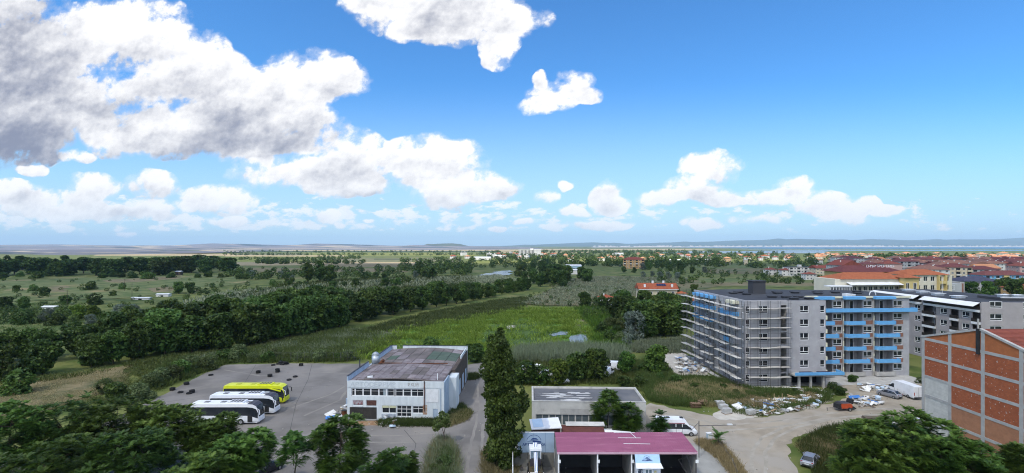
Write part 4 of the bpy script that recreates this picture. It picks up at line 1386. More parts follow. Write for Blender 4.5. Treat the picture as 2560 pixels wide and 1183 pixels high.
# wing with balconies
XS = XF
op, wins, doors, bricks, bal = [], [], [], [], []
bays = [(19.7, 4.6), (26.95, 4.6), (34.2, 4.6)]
for bx, bw in bays:
    for k in range(6):
        z = .75 + FL * k
        x = bx + bw + .25 - XS
        op.append((x, z + .45, 2.15, 1.55))
        wins.append((x, z + .45, 2.15, 1.55))
        op.append((bx - XS, z - .35, bw, 2.55))
wl = facade(site, XS, YB, 0, XW - XS, H0 - .3, op, M_RENDER, .3)
for x, z, w, h in wins:
    window(site, XS, YB, 0, x, z, w, h)
    if z > 3:
        MB().box(x - .12, -.03, z - .95, x + w + .12, -.003, z - .06).build('brick_infill', M_BRICKW, site, (XS, YB, 0))
for bx, bw in bays:
    MB().box(bx - .1, YB + 1.7, 0, bx + bw + .1, YB + 1.8, H0 - .4).build('loggia_back_wall', M_RENDER, site)
    MB().box(bx + bw + .02, YB + .304, 0, bx + bw + .14, YB + 1.698, H0 - .42).build('loggia_side_wall', M_RENDER, site)
    MB().box(bx - .24, YB - .30, 0, bx - .05, YB - .005, H0 - .35).build('rough_pier', M_CEM, site)
    for k in range(5):
        MB().box(bx - .27, YB - .33, 1.2 + k * 2.9 + (k % 2) * .5, bx - .03, YB - .302, 2.3 + k * 2.9).build('foam_edge', M_CREAM, site)
    for k in range(6):
        z = .75 + FL * k
        MB().box(bx, YB + .302, z - .5, bx + bw, YB + 1.7, z - .36).build('loggia_floor', M_CEM, site)
        for dx, dw in ((.35, 1.0), (1.45, .35), (2.75, .95)):
            window(site, bx, YB + 1.7, 0, dx, z - .34, dw, 2.2, 'plain', -.09, name='balcony_door', frame=M_PVC if dw > .5 else M_STEEL)
        # rounded parapet
        ext = {5: 0, 4: .0, 3: 1.0, 2: .2, 1: 1.1, 0: 0}[k]
        pts = [(0, .0), (.0, -.55), (.12, -.85), (.4, -1.0), (bw + ext, -1.0), (bw + ext, .0)]
        if k == 5:
            continue
        m_ = M_BLUE if k else M_CEM
        mb = MB()
        zz, hh = z - .45, .85
        for (ax, ay), (cx, cy) in zip(pts, pts[1:]):
            dx, dy = cx - ax, cy - ay
            L = math.hypot(dx, dy)
            nx, ny = -dy / L * .14, dx / L * .14
            mb.hexa([(bx + ax, YB + ay, zz), (bx + cx, YB + cy, zz), (bx + cx + nx, YB + cy + ny, zz), (bx + ax + nx, YB + ay + ny, zz),
                     (bx + ax, YB + ay, zz + hh), (bx + cx, YB + cy, zz + hh), (bx + cx + nx, YB + cy + ny, zz + hh), (bx + ax + nx, YB + ay + ny, zz + hh)])
        mb.build('balcony_parapet', m_, site)
        MB().box(bx + .05, YB - .97, zz - .1, bx + bw, YB + .29, zz + .08).build('balcony_slab', M_CEM, site)
# long blue band of the top floor and roof edge
z = .75 + FL * 5
MB().box(XF + .36, YB - 1.15, z - .45, XW + 1.0, YB - 1.0, z + .42).box(XW + .85, YB - 1.0, z - .45, XW + 1.0, YB + .6, z + .42).build('balcony_band', M_BLUE, site)
MB().box(XF + .36, YB - 1.0, z - .5, XW + .85, YB - .004, z - .3).build('balcony_slab', M_CEM, site)
for bx, bw in bays:
    MB().box(bx - .4, YB - 1.25, H0 - .5, bx + bw - .2, YB - .005, H0 + .1).build('roof_band', M_BLUE, site)
MB().box(XF + .01, YB - .4, H0 - .29, XW + .1, YB + .31, H0 + .08).build('roof_edge', M_CREAM, site)
MB().box(XF - .2, YB - .9, H0 + .02, XF + 2.6, YB - .41, H0 + .3).build('roof_edge', M_CREAM, site)
facade(site, XW, YB + .3, R(90), 14, H0 - .3, [], M_RENDER)
# roof
MB().prism([(.05, .3), (XF - .3, .3), (XF - .3, YB + .35), (XW - .1, YB + .35), (XW - .1, YB + 15), (14, YL + 2), (.05, YL - .05)], 'z', H0 - .25, H0 + .03).build('flat_roof', M_BITUM, site)
MB().prism([(-.05, -.05), (9.2, -.05), (9.2, .3), (.3, .3), (.3, YL), (-.05, YL)], 'z', H0 - .29, H0 + .12).build('roof_upstand', M_RENDER, site)
MB().prism([(9.9, 14.5), (13.0, 14.5), (12.8, 17.2), (10.1, 17.2)], 'z', H0 + .03, H0 + 3.0).build('stair_tower', M_BITUM, site)
MB().box(9.75, 14.3, H0 + 3.0, 13.15, 17.4, H0 + 3.2).build('tower_cap', M_BITUM, site)
for x, y in ((5.2, 15), (7.2, 12.5), (9.5, 6.0), (12.4, 5.5), (7.6, 17), (16, 14.5), (17, 16.5), (15.2, 5.4), (21, 15.5), (25, 12.8), (27, 16), (31, 15), (35, 13), (38, 17), (12, 2.0), (15.5, 2.2)):
    MB().box(-.8, -.5, 0, .8, .5, .28).box(-1.0, -.7, .28, 1.0, .7, .4).build('roof_vent', M_BITUM, site, (x, y, H0 + .035), .1)
mb = MB()
for i in range(8):
    a, b = math.pi * i / 8, math.pi * (i + 1) / 8
    mb.tube((.8 * math.cos(a), 0, 1.0 * math.sin(a)), (.8 * math.cos(b), 0, 1.0 * math.sin(b)), .1, n=6)
mb.build('bent_pipe', M_PVC, site, (36, YB + 2.5, H0 + .03))
MB().box(0, 0, 0, 1.6, 1.2, .5).box(1.4, .3, .0, 3.0, 1.3, .35).build('foam_stack', M_WHITE, site, (28.5, YB + 1.0, H0 + .035), .2)
MB().box(.3, .3, -.3, XW - .3, YL - .3, .02).build('ground_slab', M_CEM, site)
MB().box(.3, YL - .25, 0, 14, YL, H0 - .3).build('rear_wall', M_RENDER, site)

# scaffold: standards, ledgers and every deck a piece of its own
sc = thing('scaffold', 'grey tube scaffold with pale plank decks round the corner of the building site', 'scaffold', (FP.x, FP.y, 0), R(3.4))
OF, DW = -1.45, .95
ys = [-1.4 + 2.55 * i for i in range(12)]
xs_ = [0.4 + 2.2 * i for i in range(5)]
poles = set()
for y in ys:
    for x in (OF - DW, OF):
        poles.add((x, round(y, 2)))
for x in xs_:
    for y in (-.45, -1.4):
        poles.add((round(x, 2), y))
pm = MB().tube((0, 0, 0), (0, 0, 18.3), .045, n=5).mesh('pole')
for x, y in sorted(poles):
    ob('pole', pm, M_STEEL, sc, (x, y, 0))
for k in range(9):
    z = .15 + 2.07 * k
    for i, (a, b) in enumerate(zip(ys, ys[1:])):
        if k > 0 and rnd.random() < .08:
            continue
        dz = rnd.uniform(-.1, .1)
        MB().box(OF - DW - .08, a - .12, z, OF + .05, b + .1, z + .07).build('deck', M_PLANK, sc, (rnd.uniform(-.15, .1), 0, dz))
    for i, (a, b) in enumerate(zip(xs_, xs_[1:])):
        MB().box(a - .15, -1.45, z, b + .12, -.4, z + .07).build('deck', M_PLANK, sc, (0, rnd.uniform(-.1, .1), rnd.uniform(-.1, .1)))
    MB().tube((OF - DW, ys[0], z + 1.0), (OF - DW, ys[-1] + .8, z + 1.0), .032, n=4).tube((OF - DW, ys[0], z - .06), (OF - DW, ys[-1] + .8, z - .06), .035, n=4).build('ledger', M_STEEL, sc)
    MB().tube((OF - DW, -1.4, z + 1.0), (xs_[-1] + .3, -1.4, z + 1.0), .032, n=4).tube((OF - DW, -1.4, z - .06), (xs_[-1] + .3, -1.4, z - .06), .035, n=4).build('ledger', M_STEEL, sc)
    MB().box(OF - DW - .1, YL, z, OF + .3, YL + 2.2, z + .07).build('deck', M_PLANK, sc, (-.2, 0, -.1))
for k in range(0, 8, 2):
    z = .15 + 2.07 * k
    for i in (1, 5, 9):
        MB().tube((OF - DW, ys[i], z), (OF - DW, ys[i + 1], z + 4.1), .028, n=4).build('brace', M_STEEL, sc)

# ------------------------------------------------------------------ grey and dark apartment hotel behind
M_TAUPE = mat('taupe_render', (.35, .325, .33), (.30, .28, .285), .9, .4, 6)
M_RAIL = mat('dark_rail', (.022, .018, .018), (.035, .028, .026), .4, 2, 2)
M_AWN = mat('white_awning', (.72, .73, .74), (.64, .65, .66), .7, .6, 4)
hx, hy, HH = 110.8, 118.0, 16.6
ht = thing('hotel_building', 'taupe apartment hotel with dark balcony rails and white awnings behind the blue balconies', 'building', (hx, hy, 0), R(2.2))
LH = 34.0
op, wn = [], []
for k in range(6):
    z = -.1 + 2.9 * k
    if k == 5:
        op.append((LH - 15.6, z, 15.2, 2.0))
        op.append((1, z, LH - 17.5, 2.0))
        continue
    for x, w, kind in ((3, 4.0, 'b'), (9, 4.0, 'b'), (15.2, 1.9, 'w'), (17.9, 3.9, 'b'), (23.0, 2.0, 'w'), (26.0, 2.2, 'b'), (29.0, 2.0, 'w'), (31.7, 2.1, 'b')):
        if kind == 'w':
            op.append((x, z + .8, w, 1.5))
            wn.append((x, z + .8, w, 1.5))
        else:
            op.append((x, z + .2, w, 2.3))
facade(ht, 0, LH, R(-90), LH, HH - .3, op, M_TAUPE)
for x, z, w, h in wn:
    window(ht, 0, LH, R(-90), x, z, w, h)
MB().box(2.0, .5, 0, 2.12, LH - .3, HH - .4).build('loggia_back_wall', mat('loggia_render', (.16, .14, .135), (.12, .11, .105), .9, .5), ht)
for k in range(6):
    z = -.1 + 2.9 * k
    MB().box(.26, .5, z - .05, 2.0, LH - .3, z + .1).build('loggia_floor', M_CEM, ht)
    cols = ((3, 4.0), (9, 4.0), (17.9, 3.9), (26.0, 2.2), (31.7, 2.1)) if k < 5 else ((1, LH - 17.5), (LH - 15.6, 15.2))
    for x, w in cols:
        ya, yb = LH - x - w, LH - x
        MB().box(-.35, ya, z - .35, -.003, yb, z + .22).build('balcony_band', M_WHITE, ht)
        MB().box(-.33, ya + .02, z + .23, -.28, yb - .02, z + 1.05).build('balcony_rail', M_RAIL, ht)
        n = max(1, int(w / 2.2))
        for i in range(n):
            window(ht, 2.0, LH, R(-90), x + (i + .25) * w / n, z + .12, 1.0, 2.0, 'double', -.09, name='balcony_door', frame=M_RAIL if i % 2 else M_PVC)
for ya, yb in ((.4, 15.6), (17.3, LH - .6)):
    MB().hexa([(-1.7, ya, HH - 1.15), (.0, ya, HH - .3), (.0, yb, HH - .3), (-1.7, yb, HH - 1.15), (-1.7, ya, HH - 1.07), (.0, ya, HH - .2), (.0, yb, HH - .2), (-1.7, yb, HH - 1.07)]).build('awning', M_AWN, ht)
# front face towards the viewer
AF = R(-14)
op = []
for k in range(6):
    z = .7 + 2.9 * k
    for x, w in ((1.7, 2.5), (8.3, 2.2), (13, 2.2)):
        op.append((x, z, w, 1.55))
facade(ht, 0, 0, AF, 17, HH - .002, op, M_TAUPE)
for x, z, w, h in op:
    window(ht, 0, 0, AF, x, z, w, h)
MB().prism([(.05, .2), (17, -4.0), (20, 12), (17, LH), (.1, LH)], 'z', HH - .28, HH - .05).build('flat_roof', M_BITUM, ht)
MB().prism([(8, 3), (19, 1.5), (20, 9), (9, 10)], 'z', HH - .04, HH + .55).build('roof_hatch', M_BITUM, ht)
mb = MB().prism([(8, 3), (19, 1.5), (19, 1.7), (8, 3.2)], 'z', HH + .56, HH + .72).build('roof_trim', M_WHITE, ht)
for x, y in ((3, 9), (4, 16), (5, 22), (6, 28), (12, 6), (14, 5)):
    MB().box(-1.2, -.7, 0, 1.2, .7, .5).box(-1.5, -1, .5, 1.5, 1, .6).build('skylight', M_WHITE, ht, (x, y, HH - .045 + (.6 if x > 10 else 0)))
MB().tube((0, 0, 0), (0, 0, 4), .04, n=5).build('antenna', M_PVC, ht, (9, 20, HH - .05))

# ------------------------------------------------------------------ raw brick gable on the right
gx, gy0, gy1 = 67.2, 61.6, 82.0
bk = thing('brick_building', 'unfinished gabled building with concrete frame, red brick infill and red tiled roof', 'building', (gx, gy1, 0), R(0))
LG = gy1 - gy0
AG = R(-90)
cols = [0, 4.95, 10.35, 15.75, LG - .5]
cw = .55
levels = [2.3, 5.4, 8.5, 11.55, 14.55]
bh = .42


def gz(x):
    return 15.15 + 2.9 * (1 - abs(x - 10.2) / 10.2)


def gbox(name, m_, x0, z0, x1, z1, y0=0., y1=.3):
    return MB().box(x0, y0, z0, x1, y1, z1).build(name, m_, bk, (0, 0, 0), AG)


for i, c in enumerate(cols):
    top = gz(min(c + cw / 2, LG)) - .25
    gbox('concrete_column', M_CEM, c, 0, c + cw, top, -.02)
lo = [0] + [z + bh for z in levels]
for a, b in zip(cols, cols[1:]):
    for j, z in enumerate(levels):
        gbox('concrete_beam', M_CEM, a + cw, z, b, z + bh, -.012)
        z0 = lo[j]
        if a == 0:
            m_ = M_BLOCK if j < 3 else M_BRICKR
        else:
            m_ = M_BRICKL if j < 2 else M_BRICKR
        gbox('brick_panel' if m_ != M_BLOCK else 'block_panel', m_, a + cw, z0, b, z, .03 + .01 * (j % 2))
    x0, x1 = a + cw, b
    zt = levels[-1] + bh
    pk = [(x0, zt), (x1, zt), (x1, gz(x1) - .3)] + ([(10.2, gz(10.2) - .3)] if x0 < 10.2 < x1 else []) + [(x0, gz(x0) - .3)]
    MB().prism(pk, 'y', .05, .3).build('gable_panel', M_BRICKO, bk, (0, 0, 0), AG)
for (xa, xb) in ((-.1, 10.2), (10.2, LG + .1)):
    za, zb = gz(max(0, xa)), gz(min(LG, xb))
    MB().prism([(xa, za - .3), (xb, zb - .3), (xb, zb), (xa, za)], 'y', -.1, .35).build('gable_coping', M_CEM, bk, (0, 0, 0), AG)
MB().box(9.85, -.28, 14.3, 10.25, -.025, 18.0).build('black_flue', mat('black_metal', (.02, .02, .022), (.035, .035, .036), .6, 2), bk, (0, 0, 0), AG)
MB().box(9.95, -.2, 18.0, 10.12, -.03, 19.4).build('steel_post', M_CEM, bk, (0, 0, 0), AG)
for (ya, za, yb, zb) in ((0, gz(0), 10.2, gz(10.2)), (10.2, gz(10.2), LG, gz(LG))):
    rf = MB().hexa([(.36, -ya, za - .35), (.36, -yb, zb - .35), (30, -yb, zb - .35), (30, -ya, za - .35), (.36, -ya, za - .12), (.36, -yb, zb - .12), (30, -yb, zb - .12), (30, -ya, za - .12)]).build('roof', M_TILE_R, bk)
    n = 26
    mb = MB()
    for i in range(n):
        t = (i + .5) / n
        y, z = ya + (yb - ya) * t, za + (zb - za) * t
        mb.box(.4, -y - .04, z - .125, 30, -y + .04, z - .075)
    mb.build('tile_course', M_TILE_R, rf)
MB().hexa([(4.5, -13.5, gz(13.5) - .1), (5.9, -13.5, gz(13.5) - .1), (5.9, -12.2, gz(12.2) - .1), (4.5, -12.2, gz(12.2) - .1), (4.5, -13.5, gz(13.5)), (5.9, -13.5, gz(13.5)), (5.9, -12.2, gz(12.2)), (4.5, -12.2, gz(12.2))]).build('roof_light', M_WHITE, bk)
MB().box(.3, -.3, 0, 30, 0, 15.0).build('rear_wall', M_BRICKO, bk)
MB().box(.3, -LG, 0, 30, -LG + .3, 15.0).build('side_wall', M_BRICKO, bk)

# ------------------------------------------------------------------ white two-storey workshop
WO = (-28.4, 86.2)
ws = thing('workshop', 'derelict white two-storey car workshop with patched flat roof and rusty downpipe', 'building', (*WO, 0), R(-2.6))
M_SIDE = mat('white_siding', (.62, .67, .70), (.52, .57, .60), .7, .6, 8, col3=(.40, .44, .47), scale3=.4, k3=(.6, .75), stretch=(3, 3, .6))
M_SIDEB = mat('bluish_paint_and_shade', (.40, .49, .60), (.30, .38, .48), .7, .6, 6)  # bluish white of doors and pipes; side wall has bluish shade painted in
M_RUST = mat('rust', (.16, .055, .022), (.05, .025, .018), .9, 2, 6)
M_RROOF = mat('weathered_roof_sheet', (.24, .215, .225), (.16, .135, .14), .9, .8, 8, rnd=.18, col3=(.10, .07, .065), scale3=.5)
M_RROOF2 = mat('dark_roof_felt', (.10, .088, .085), (.15, .13, .125), .95, .4, 10, col3=(.20, .17, .165), scale3=.25, k3=(.5, .62))
M_RGREEN = mat('green_roof_felt', (.065, .095, .075), (.085, .115, .09), .95, .5, 5)
W_, D_, Hw = 16.8, 26.2, 6.6
op = [(.7, 4.0, 12.6, 1.35), (.95, 2.35, 1.85, .95), (3.3, 2.3, 1.85, 1.05), (.4, .05, 4.75, 2.05), (6.05, 1.1, 2.5, 1.35), (8.6, .55, 2.6, 1.95), (11.35, 1.15, 2.1, 1.3), (14.9, .3, .85, 1.7)]
facade(ws, 0, 0, 0, W_, Hw, op, M_SIDE, .3)
for i in range(9):
    x0 = .72 + (0, .62, 2.0, 3.35, 4.75, 6.1, 7.65, 9.0, 10.4)[i]
    x1 = .72 + (.62, 2.0, 3.35, 4.75, 6.1, 7.45, 9.0, 10.4, 12.55)[i]
    window(ws, 0, 0, 0, x0 + .003 * i, 4.02, x1 - x0 - .01, 1.31, 'grid' if x1 - x0 > 1.9 else 'plain', .12)
    MB().box(x0 + .08, .10, 4.86, x1 - .08, .118, 4.90).build('glazing_bar', M_PVC, ws)
MB().box(6.25, .145, 4.1, 7.1, .17, 5.3).build('curtain', mat('grey_blue_curtain', (.30, .36, .40), (.22, .27, .30), .9, 3), ws)
for x, z, w, h, st in ((.95, 2.35, 1.85, .95, 'plain'), (3.3, 2.3, 1.85, 1.05, 'plain'), (6.05, 1.1, 2.5, 1.35, 'double'), (8.6, .55, 2.6, 1.95, 'grid3'), (11.35, 1.15, 2.1, 1.3, 'grid')):
    window(ws, 0, 0, 0, x + .003, z + .003, w - .006, h - .006, st, .1)
MB().box(1.05, .03, 2.55, 2.7, .06, 3.22).build('torn_poster', mat('torn_poster_print', (.35, .36, .38), (.22, .05, .06), .7, 2.2, 3, col3=(.10, .16, .2)), ws)
MB().box(3.4, .03, 2.4, 5.05, .06, 3.28).build('brown_board', mat('brown_board_print', (.07, .03, .025), (.12, .06, .05), .7, 3, 4), ws)
MB().box(6.1, .02, 2.05, 7.25, .05, 2.43).box(7.35, .02, 2.03, 8.6, .05, 2.45).build('yellowed_awning', mat('yellowed_plastic', (.55, .56, .38), (.48, .48, .33), .7, 2), ws)
for x in (.42, 2.8):
    MB().box(x, .05, .05, x + 2.35, .12, 2.08).build('garage_door', mat('sooty_door', (.028, .027, .026), (.05, .045, .04), .8, 1.2, 6), ws)
MB().box(14.92, .08, .3, 15.73, .14, 1.98).build('door', M_SIDEB, ws)
MB().box(13.7, -.05, 3.1, 15.85, -.004, 5.35).build('blank_panel', M_WHITE, ws)
MB().box(0, -.06, 5.5, W_, -.005, 6.62).build('fascia', M_SIDE, ws)
MB().tube((13.42, -.16, 1.6), (13.42, -.16, 6.75), .09, n=6).build('rusty_downpipe', M_RUST, ws)
MB().box(13.15, -.012, 1.0, 13.9, -.004, 2.6).build('rust_stain', mat('rust_stain', (.30, .13, .05), (.50, .45, .40), .9, 1.6, 5), ws)
MB().tube((16.2, -.12, .1), (16.2, -.12, 5.5), .06, n=6).build('downpipe', M_SIDEB, ws)
M_FADE = mat('faded_letters', (.50, .55, .59), (.43, .48, .52), .8, 3)
M_FADE2 = mat('faded_brown_letters', (.34, .31, .26), (.28, .26, .23), .8, 3)
textobj('sign_letters', 'АВТОСЕРВИЗ', 1.02, M_FADE, ws, (4.55, -.072, 6.0), (R(90), 0, 0), 'ghost of removed block letters on the fascia', wide=1.16, bold=.02)
textobj('sign_letters', 'Р КLIVI', .75, M_FADE2, ws, (11.5, -.072, 6.05), (R(90), 0, 0), 'torn remains of lettering on the fascia', wide=.8)
MB().box(6.0, -.01, .02, 8.5, -.003, 1.0).build('graffiti_patch', mat('blue_grey_stain', (.20, .24, .33), (.48, .52, .56), .9, 1.3, 5), ws)
# sides and back
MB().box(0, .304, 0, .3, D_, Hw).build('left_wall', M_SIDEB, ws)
MB().box(W_ - .3, .304, 0, W_, 5.2, Hw - .15).build('right_wall', M_SIDEB, ws)  # bluish shade of this side is put into its colour
MB().box(W_ - .25, 5.2, 0, W_ + 1.3, 8.6, Hw - .6).build('side_annex', M_SIDE, ws)
MB().box(W_ - .3, 8.6, 0, W_ + .5, D_, Hw - .1).build('rear_side_wall', mat('sooty_brick', (.10, .075, .06), (.06, .05, .045), .9, 1.5, 6), ws)
for i in range(4):
    MB().box(W_ + .504, 9.6 + i * 4.2, .3, W_ + .56, 11.4 + i * 4.2, 3.2).build('side_door', M_SIDEB, ws)
MB().box(.0, D_, 0, W_ + .5, D_ + .3, Hw + .0).build('back_wall', M_SIDE, ws)
# roof parapets
for a, b in ((-.02, 10.8), (15.2, D_ + .3)):
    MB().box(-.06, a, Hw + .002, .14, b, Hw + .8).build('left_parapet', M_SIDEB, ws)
    MB().box(-.12, a - .03, Hw + .8, .2, b + .03, Hw + .88).build('parapet_cap', mat('navy_metal', (.03, .035, .05), (.05, .05, .06), .6, 2), ws)
for a, b in ((.24, 1.3), (2.7, W_ + .5)):
    MB().box(a, D_ + .05, Hw + .002, b, D_ + .25, Hw + .85).build('back_parapet', M_SIDE, ws)
    MB().box(a, D_, Hw + .85, b, D_ + .3, Hw + .92).build('parapet_cap', MATS['navy_metal'], ws)
MB().box(W_ + .1, 18, Hw - .1, W_ + .3, 25.8, Hw + .5).build('right_parapet', M_SIDE, ws)


def vz(x):
    return Hw - .05 + .55 * (1 - ((x - W_ / 2) / (W_ / 2)) ** 2)


# front part of the roof: sheet after sheet
nx = 13
for j in range(4):
    y0 = .35 + j * 2.7
    for i in range(nx):
        a, b = .25 + i * (W_ - .5) / nx, .25 + (i + 1) * (W_ - .5) / nx - .07
        za, zb = vz(a), vz(b)
        dz = rnd.uniform(0, .03)
        m_ = M_RROOF2 if rnd.random() < .1 or (i in (8, 9) and j in (1, 2)) else M_RROOF
        MB().hexa([(a, y0, za - .1), (b, y0, zb - .1), (b, y0 + 2.6, zb - .1), (a, y0 + 2.6, za - .1), (a, y0, za + dz), (b, y0, zb + dz), (b, y0 + 2.6, zb + dz), (a, y0 + 2.6, za + dz)]).build('roof_panel', m_, ws)
mb = MB()
for i in range(12):
    a, b = .2 + i * (W_ - .4) / 12, .2 + (i + 1) * (W_ - .4) / 12
    mb.hexa([(a, .3, vz(a) - .2), (b, .3, vz(b) - .2), (b, D_ - .02, vz(b) - .2), (a, D_ - .02, vz(a) - .2), (a, .3, vz(a) - .08), (b, .3, vz(b) - .08), (b, D_ - .02, vz(b) - .08), (a, D_ - .02, vz(a) - .08)])
mb.build('roof_deck', M_RROOF2, ws)
for i in range(8):
    for j in range(4):
        a, b = .3 + i * (W_ - .6) / 8, .3 + (i + 1) * (W_ - .6) / 8 - .1
        y0 = 11.3 + j * 3.65
        za, zb = vz(a), vz(b)
        m_ = M_RGREEN if (i in (5, 6, 7) and j in (1, 2)) or (i == 1 and j == 1) else (M_RROOF if (i + j) % 7 == 3 or (i == 4 and j == 0) else M_RROOF2)
        dz = rnd.uniform(0, .04)
        MB().hexa([(a, y0, za - .1), (b, y0, zb - .1), (b, y0 + 3.55, zb - .1), (a, y0 + 3.55, za - .1), (a, y0, za + dz), (b, y0, zb + dz), (b, y0 + 3.55, zb + dz), (a, y0 + 3.55, za + dz)]).build('roof_panel', m_, ws)
MB().box(2, 10.95, vz(6), 15.5, 11.15, vz(8.4) + .08).build('roof_batten', M_RUST, ws)
# vent dome on the left edge
mb = MB().tube((0, 0, 0), (0, 0, 1.6), .75, n=12)
for i in range(4):
    a, b = R(22.5 * i), R(22.5 * (i + 1))
    mb.tube((0, 0, 1.6 + .75 * math.sin(a)), (0, 0, 1.6 + .75 * math.sin(b)), .75 * math.cos(a), .75 * max(.02, math.cos(b)), 12)
mb.build('vent_dome', mat('galvanised', (.42, .47, .52), (.34, .38, .42), .45, 1, metal=.5), ws, (.9, 12.6, Hw), smooth=True)
MB().tube((0, 0, 0), (.9, -.4, .9), .35, .3, 8).build('vent_elbow', M_RUST, ws, (1.9, 12.0, Hw))
MB().tube((0, 0, 4.5), (0, 0, 8.6), .12, n=7).build('flue', MATS['navy_metal'], ws, (-.5, 7.6, 0))
MB().box(0, 0, 0, .9, .6, .25).build('roof_hatch', M_WHITE, ws, (3.3, .6, vz(3.3) + .04), .3)
MB().tube((0, 0, 0), (0, 0, 1.1), .08, n=6).build('vent_pipe', M_PVC, ws, (15.5, .9, vz(15.5)))
MB().box(-.9, -.3, 2.0, -.004, .2, 3.0).build('wall_unit', M_SIDEB, ws, (0, 2, 0))

# ------------------------------------------------------------------ low warehouse
wh = thing('warehouse', 'low dirty white warehouse with dark felt roof and peeling white patches', 'building', (3.2, 80.0, 0), R(-2))
M_DIRTYW = mat('dirty_white_plaster', (.52, .51, .48), (.40, .39, .37), .95, .5, 10, col3=(.27, .26, .25), scale3=.35, k3=(.52, .7))
ww, wd, wz = 18.1, 8.2, 5.0
facade(wh, 0, 0, 0, ww, wz, [(.6, 1.2, 16.9, 1.75)], M_DIRTYW, .3)
for i in range(8):
    window(wh, 0, 0, 0, .603 + i * 2.11, 1.203, 2.1, 1.74, 'double', .14, frame=M_DIRTYW, glass=mat('dusty_glass', (.07, .09, .10), (.10, .12, .13), .3, .6))
MB().box(0, .304, 0, .3, wd, wz).build('left_wall', M_DIRTYW, wh)
MB().box(ww - .3, .304, 0, ww, wd, wz).build('right_wall', M_DIRTYW, wh)
MB().box(.304, wd - .3, 0, ww - .304, wd, wz).build('back_wall', M_DIRTYW, wh)
M_FELT = mat('grey_roof_felt', (.105, .108, .118), (.14, .142, .15), .9, .3, 8, col3=(.17, .165, .16), scale3=.2)
MB().box(.3, .3, wz - .35, ww - .3, wd - .3, wz - .18).build('roof', M_FELT, wh)
for i in range(5):
    y = .5 + i * 1.25
    MB().box(.5, y, wz - .178, 9.4 + .4 * (i % 2), y + 1.12, wz - .10 - .01 * (i % 2)).build('roof_sheet', M_FELT, wh)
rp = random.Random(2)
for i in range(34):
    x, y = rp.uniform(3.0, 9.6), rp.uniform(.6, 5.6)
    w, d = rp.uniform(.4, 2.0), rp.uniform(.08, .34)
    n = rp.randint(6, 9)
    pts = [(x + w * math.cos(t * 6.283 / n) * rp.uniform(.5, 1.1), y + d * math.sin(t * 6.283 / n) * rp.uniform(.5, 1.1)) for t in range(n)]
    MB().prism(pts, 'z', wz - .12 - .002 * (i % 9), wz - .075 + .004 * (i % 9)).build('peeling_patch', mat('peeling_coating', (.56, .56, .55), (.40, .40, .40), .9, 1.2, 6), wh)
MB().box(-.03, -.04, wz, ww + .03, .2, wz + .12).build('coping', M_DIRTYW, wh)
MB().box(-.03, wd - .2, wz, ww + .03, wd + .03, wz + .12).build('coping', M_DIRTYW, wh)
for x in (-.03, ww - .2):
    MB().box(x, .2, wz, x + .23, wd - .2, wz + .12).build('coping', M_DIRTYW, wh)
MB().box(4.5, -.02, 2.95, 9.0, -.004, 3.9).build('bare_plaster_patch', M_CEM, wh)

# ------------------------------------------------------------------ sheds between warehouse and car wash
sd_ = thing('shed', 'tilted white container roof shed left of the rusty shed', 'shed', (3.1, 73.4, 0), R(4))
MB().box(0, 0, 0, 4.0, 2.6, 2.9).build('wall', mat('rusty_sheet', (.10, .05, .035), (.06, .035, .03), .9, 1.5), sd_)
MB().hexa([(-.25, -.3, 2.95), (4.2, -.3, 3.1), (4.2, 3.0, 3.5), (-.25, 3.0, 3.3), (-.25, -.3, 3.07), (4.2, -.3, 3.22), (4.2, 3.0, 3.62), (-.25, 3.0, 3.42)]).build('roof', M_AWN, sd_)
MB().hexa([(.1, .2, 3.17), (1.6, .2, 3.21), (1.6, 2.7, 3.53), (.1, 2.7, 3.48), (.1, .2, 3.2), (1.6, .2, 3.24), (1.6, 2.7, 3.56), (.1, 2.7, 3.51)]).build('roof_sheet', mat('pale_blue_sheet', (.48, .60, .72), (.42, .54, .66), .5, 1), sd_)
rs = thing('shed', 'low shed with a rust brown sheet roof behind the car wash', 'shed', (7.4, 73.2, 0), R(-2))
MB().box(0, 0, 0, 7.6, 2.8, 2.2).build('wall', M_DIRTYW, rs)
MB().hexa([(-.1, -.2, 2.3), (6.2, -.2, 2.3), (6.2, 2.0, 2.9), (-.1, 2.0, 2.9), (-.1, -.2, 2.36), (6.2, -.2, 2.36), (6.2, 2.0, 2.96), (-.1, 2.0, 2.96)]).build('roof', mat('rust_brown_sheet', (.085, .03, .026), (.12, .045, .035), .85, 1.2, 6), rs)
MB().hexa([(.6, 1.6, 2.97), (6.4, 1.6, 2.97), (6.4, 2.7, 3.2), (.6, 2.7, 3.2), (.6, 1.6, 3.02), (6.4, 1.6, 3.02), (6.4, 2.7, 3.25), (.6, 2.7, 3.25)]).build('roof_edge', M_DIRTYW, rs)
MB().hexa([(6.25, -.5, 2.0), (10.2, -.5, 1.7), (10.2, 1.2, 2.3), (6.25, 1.2, 2.6), (6.25, -.5, 2.05), (10.2, -.5, 1.75), (10.2, 1.2, 2.35), (6.25, 1.2, 2.65)]).build('lean_to_roof', M_AWN, rs)
MB().box(-.2, -.28, 1.55, 6.3, -.2, 2.25).build('fascia', M_AWN, rs)
for x in (.3, 1.9, 4.3):
    MB().box(x, -.03, .1, x + 1.1, -.004, 1.5).build('door', M_SIDEB if x != 1.9 else M_RUST, rs)

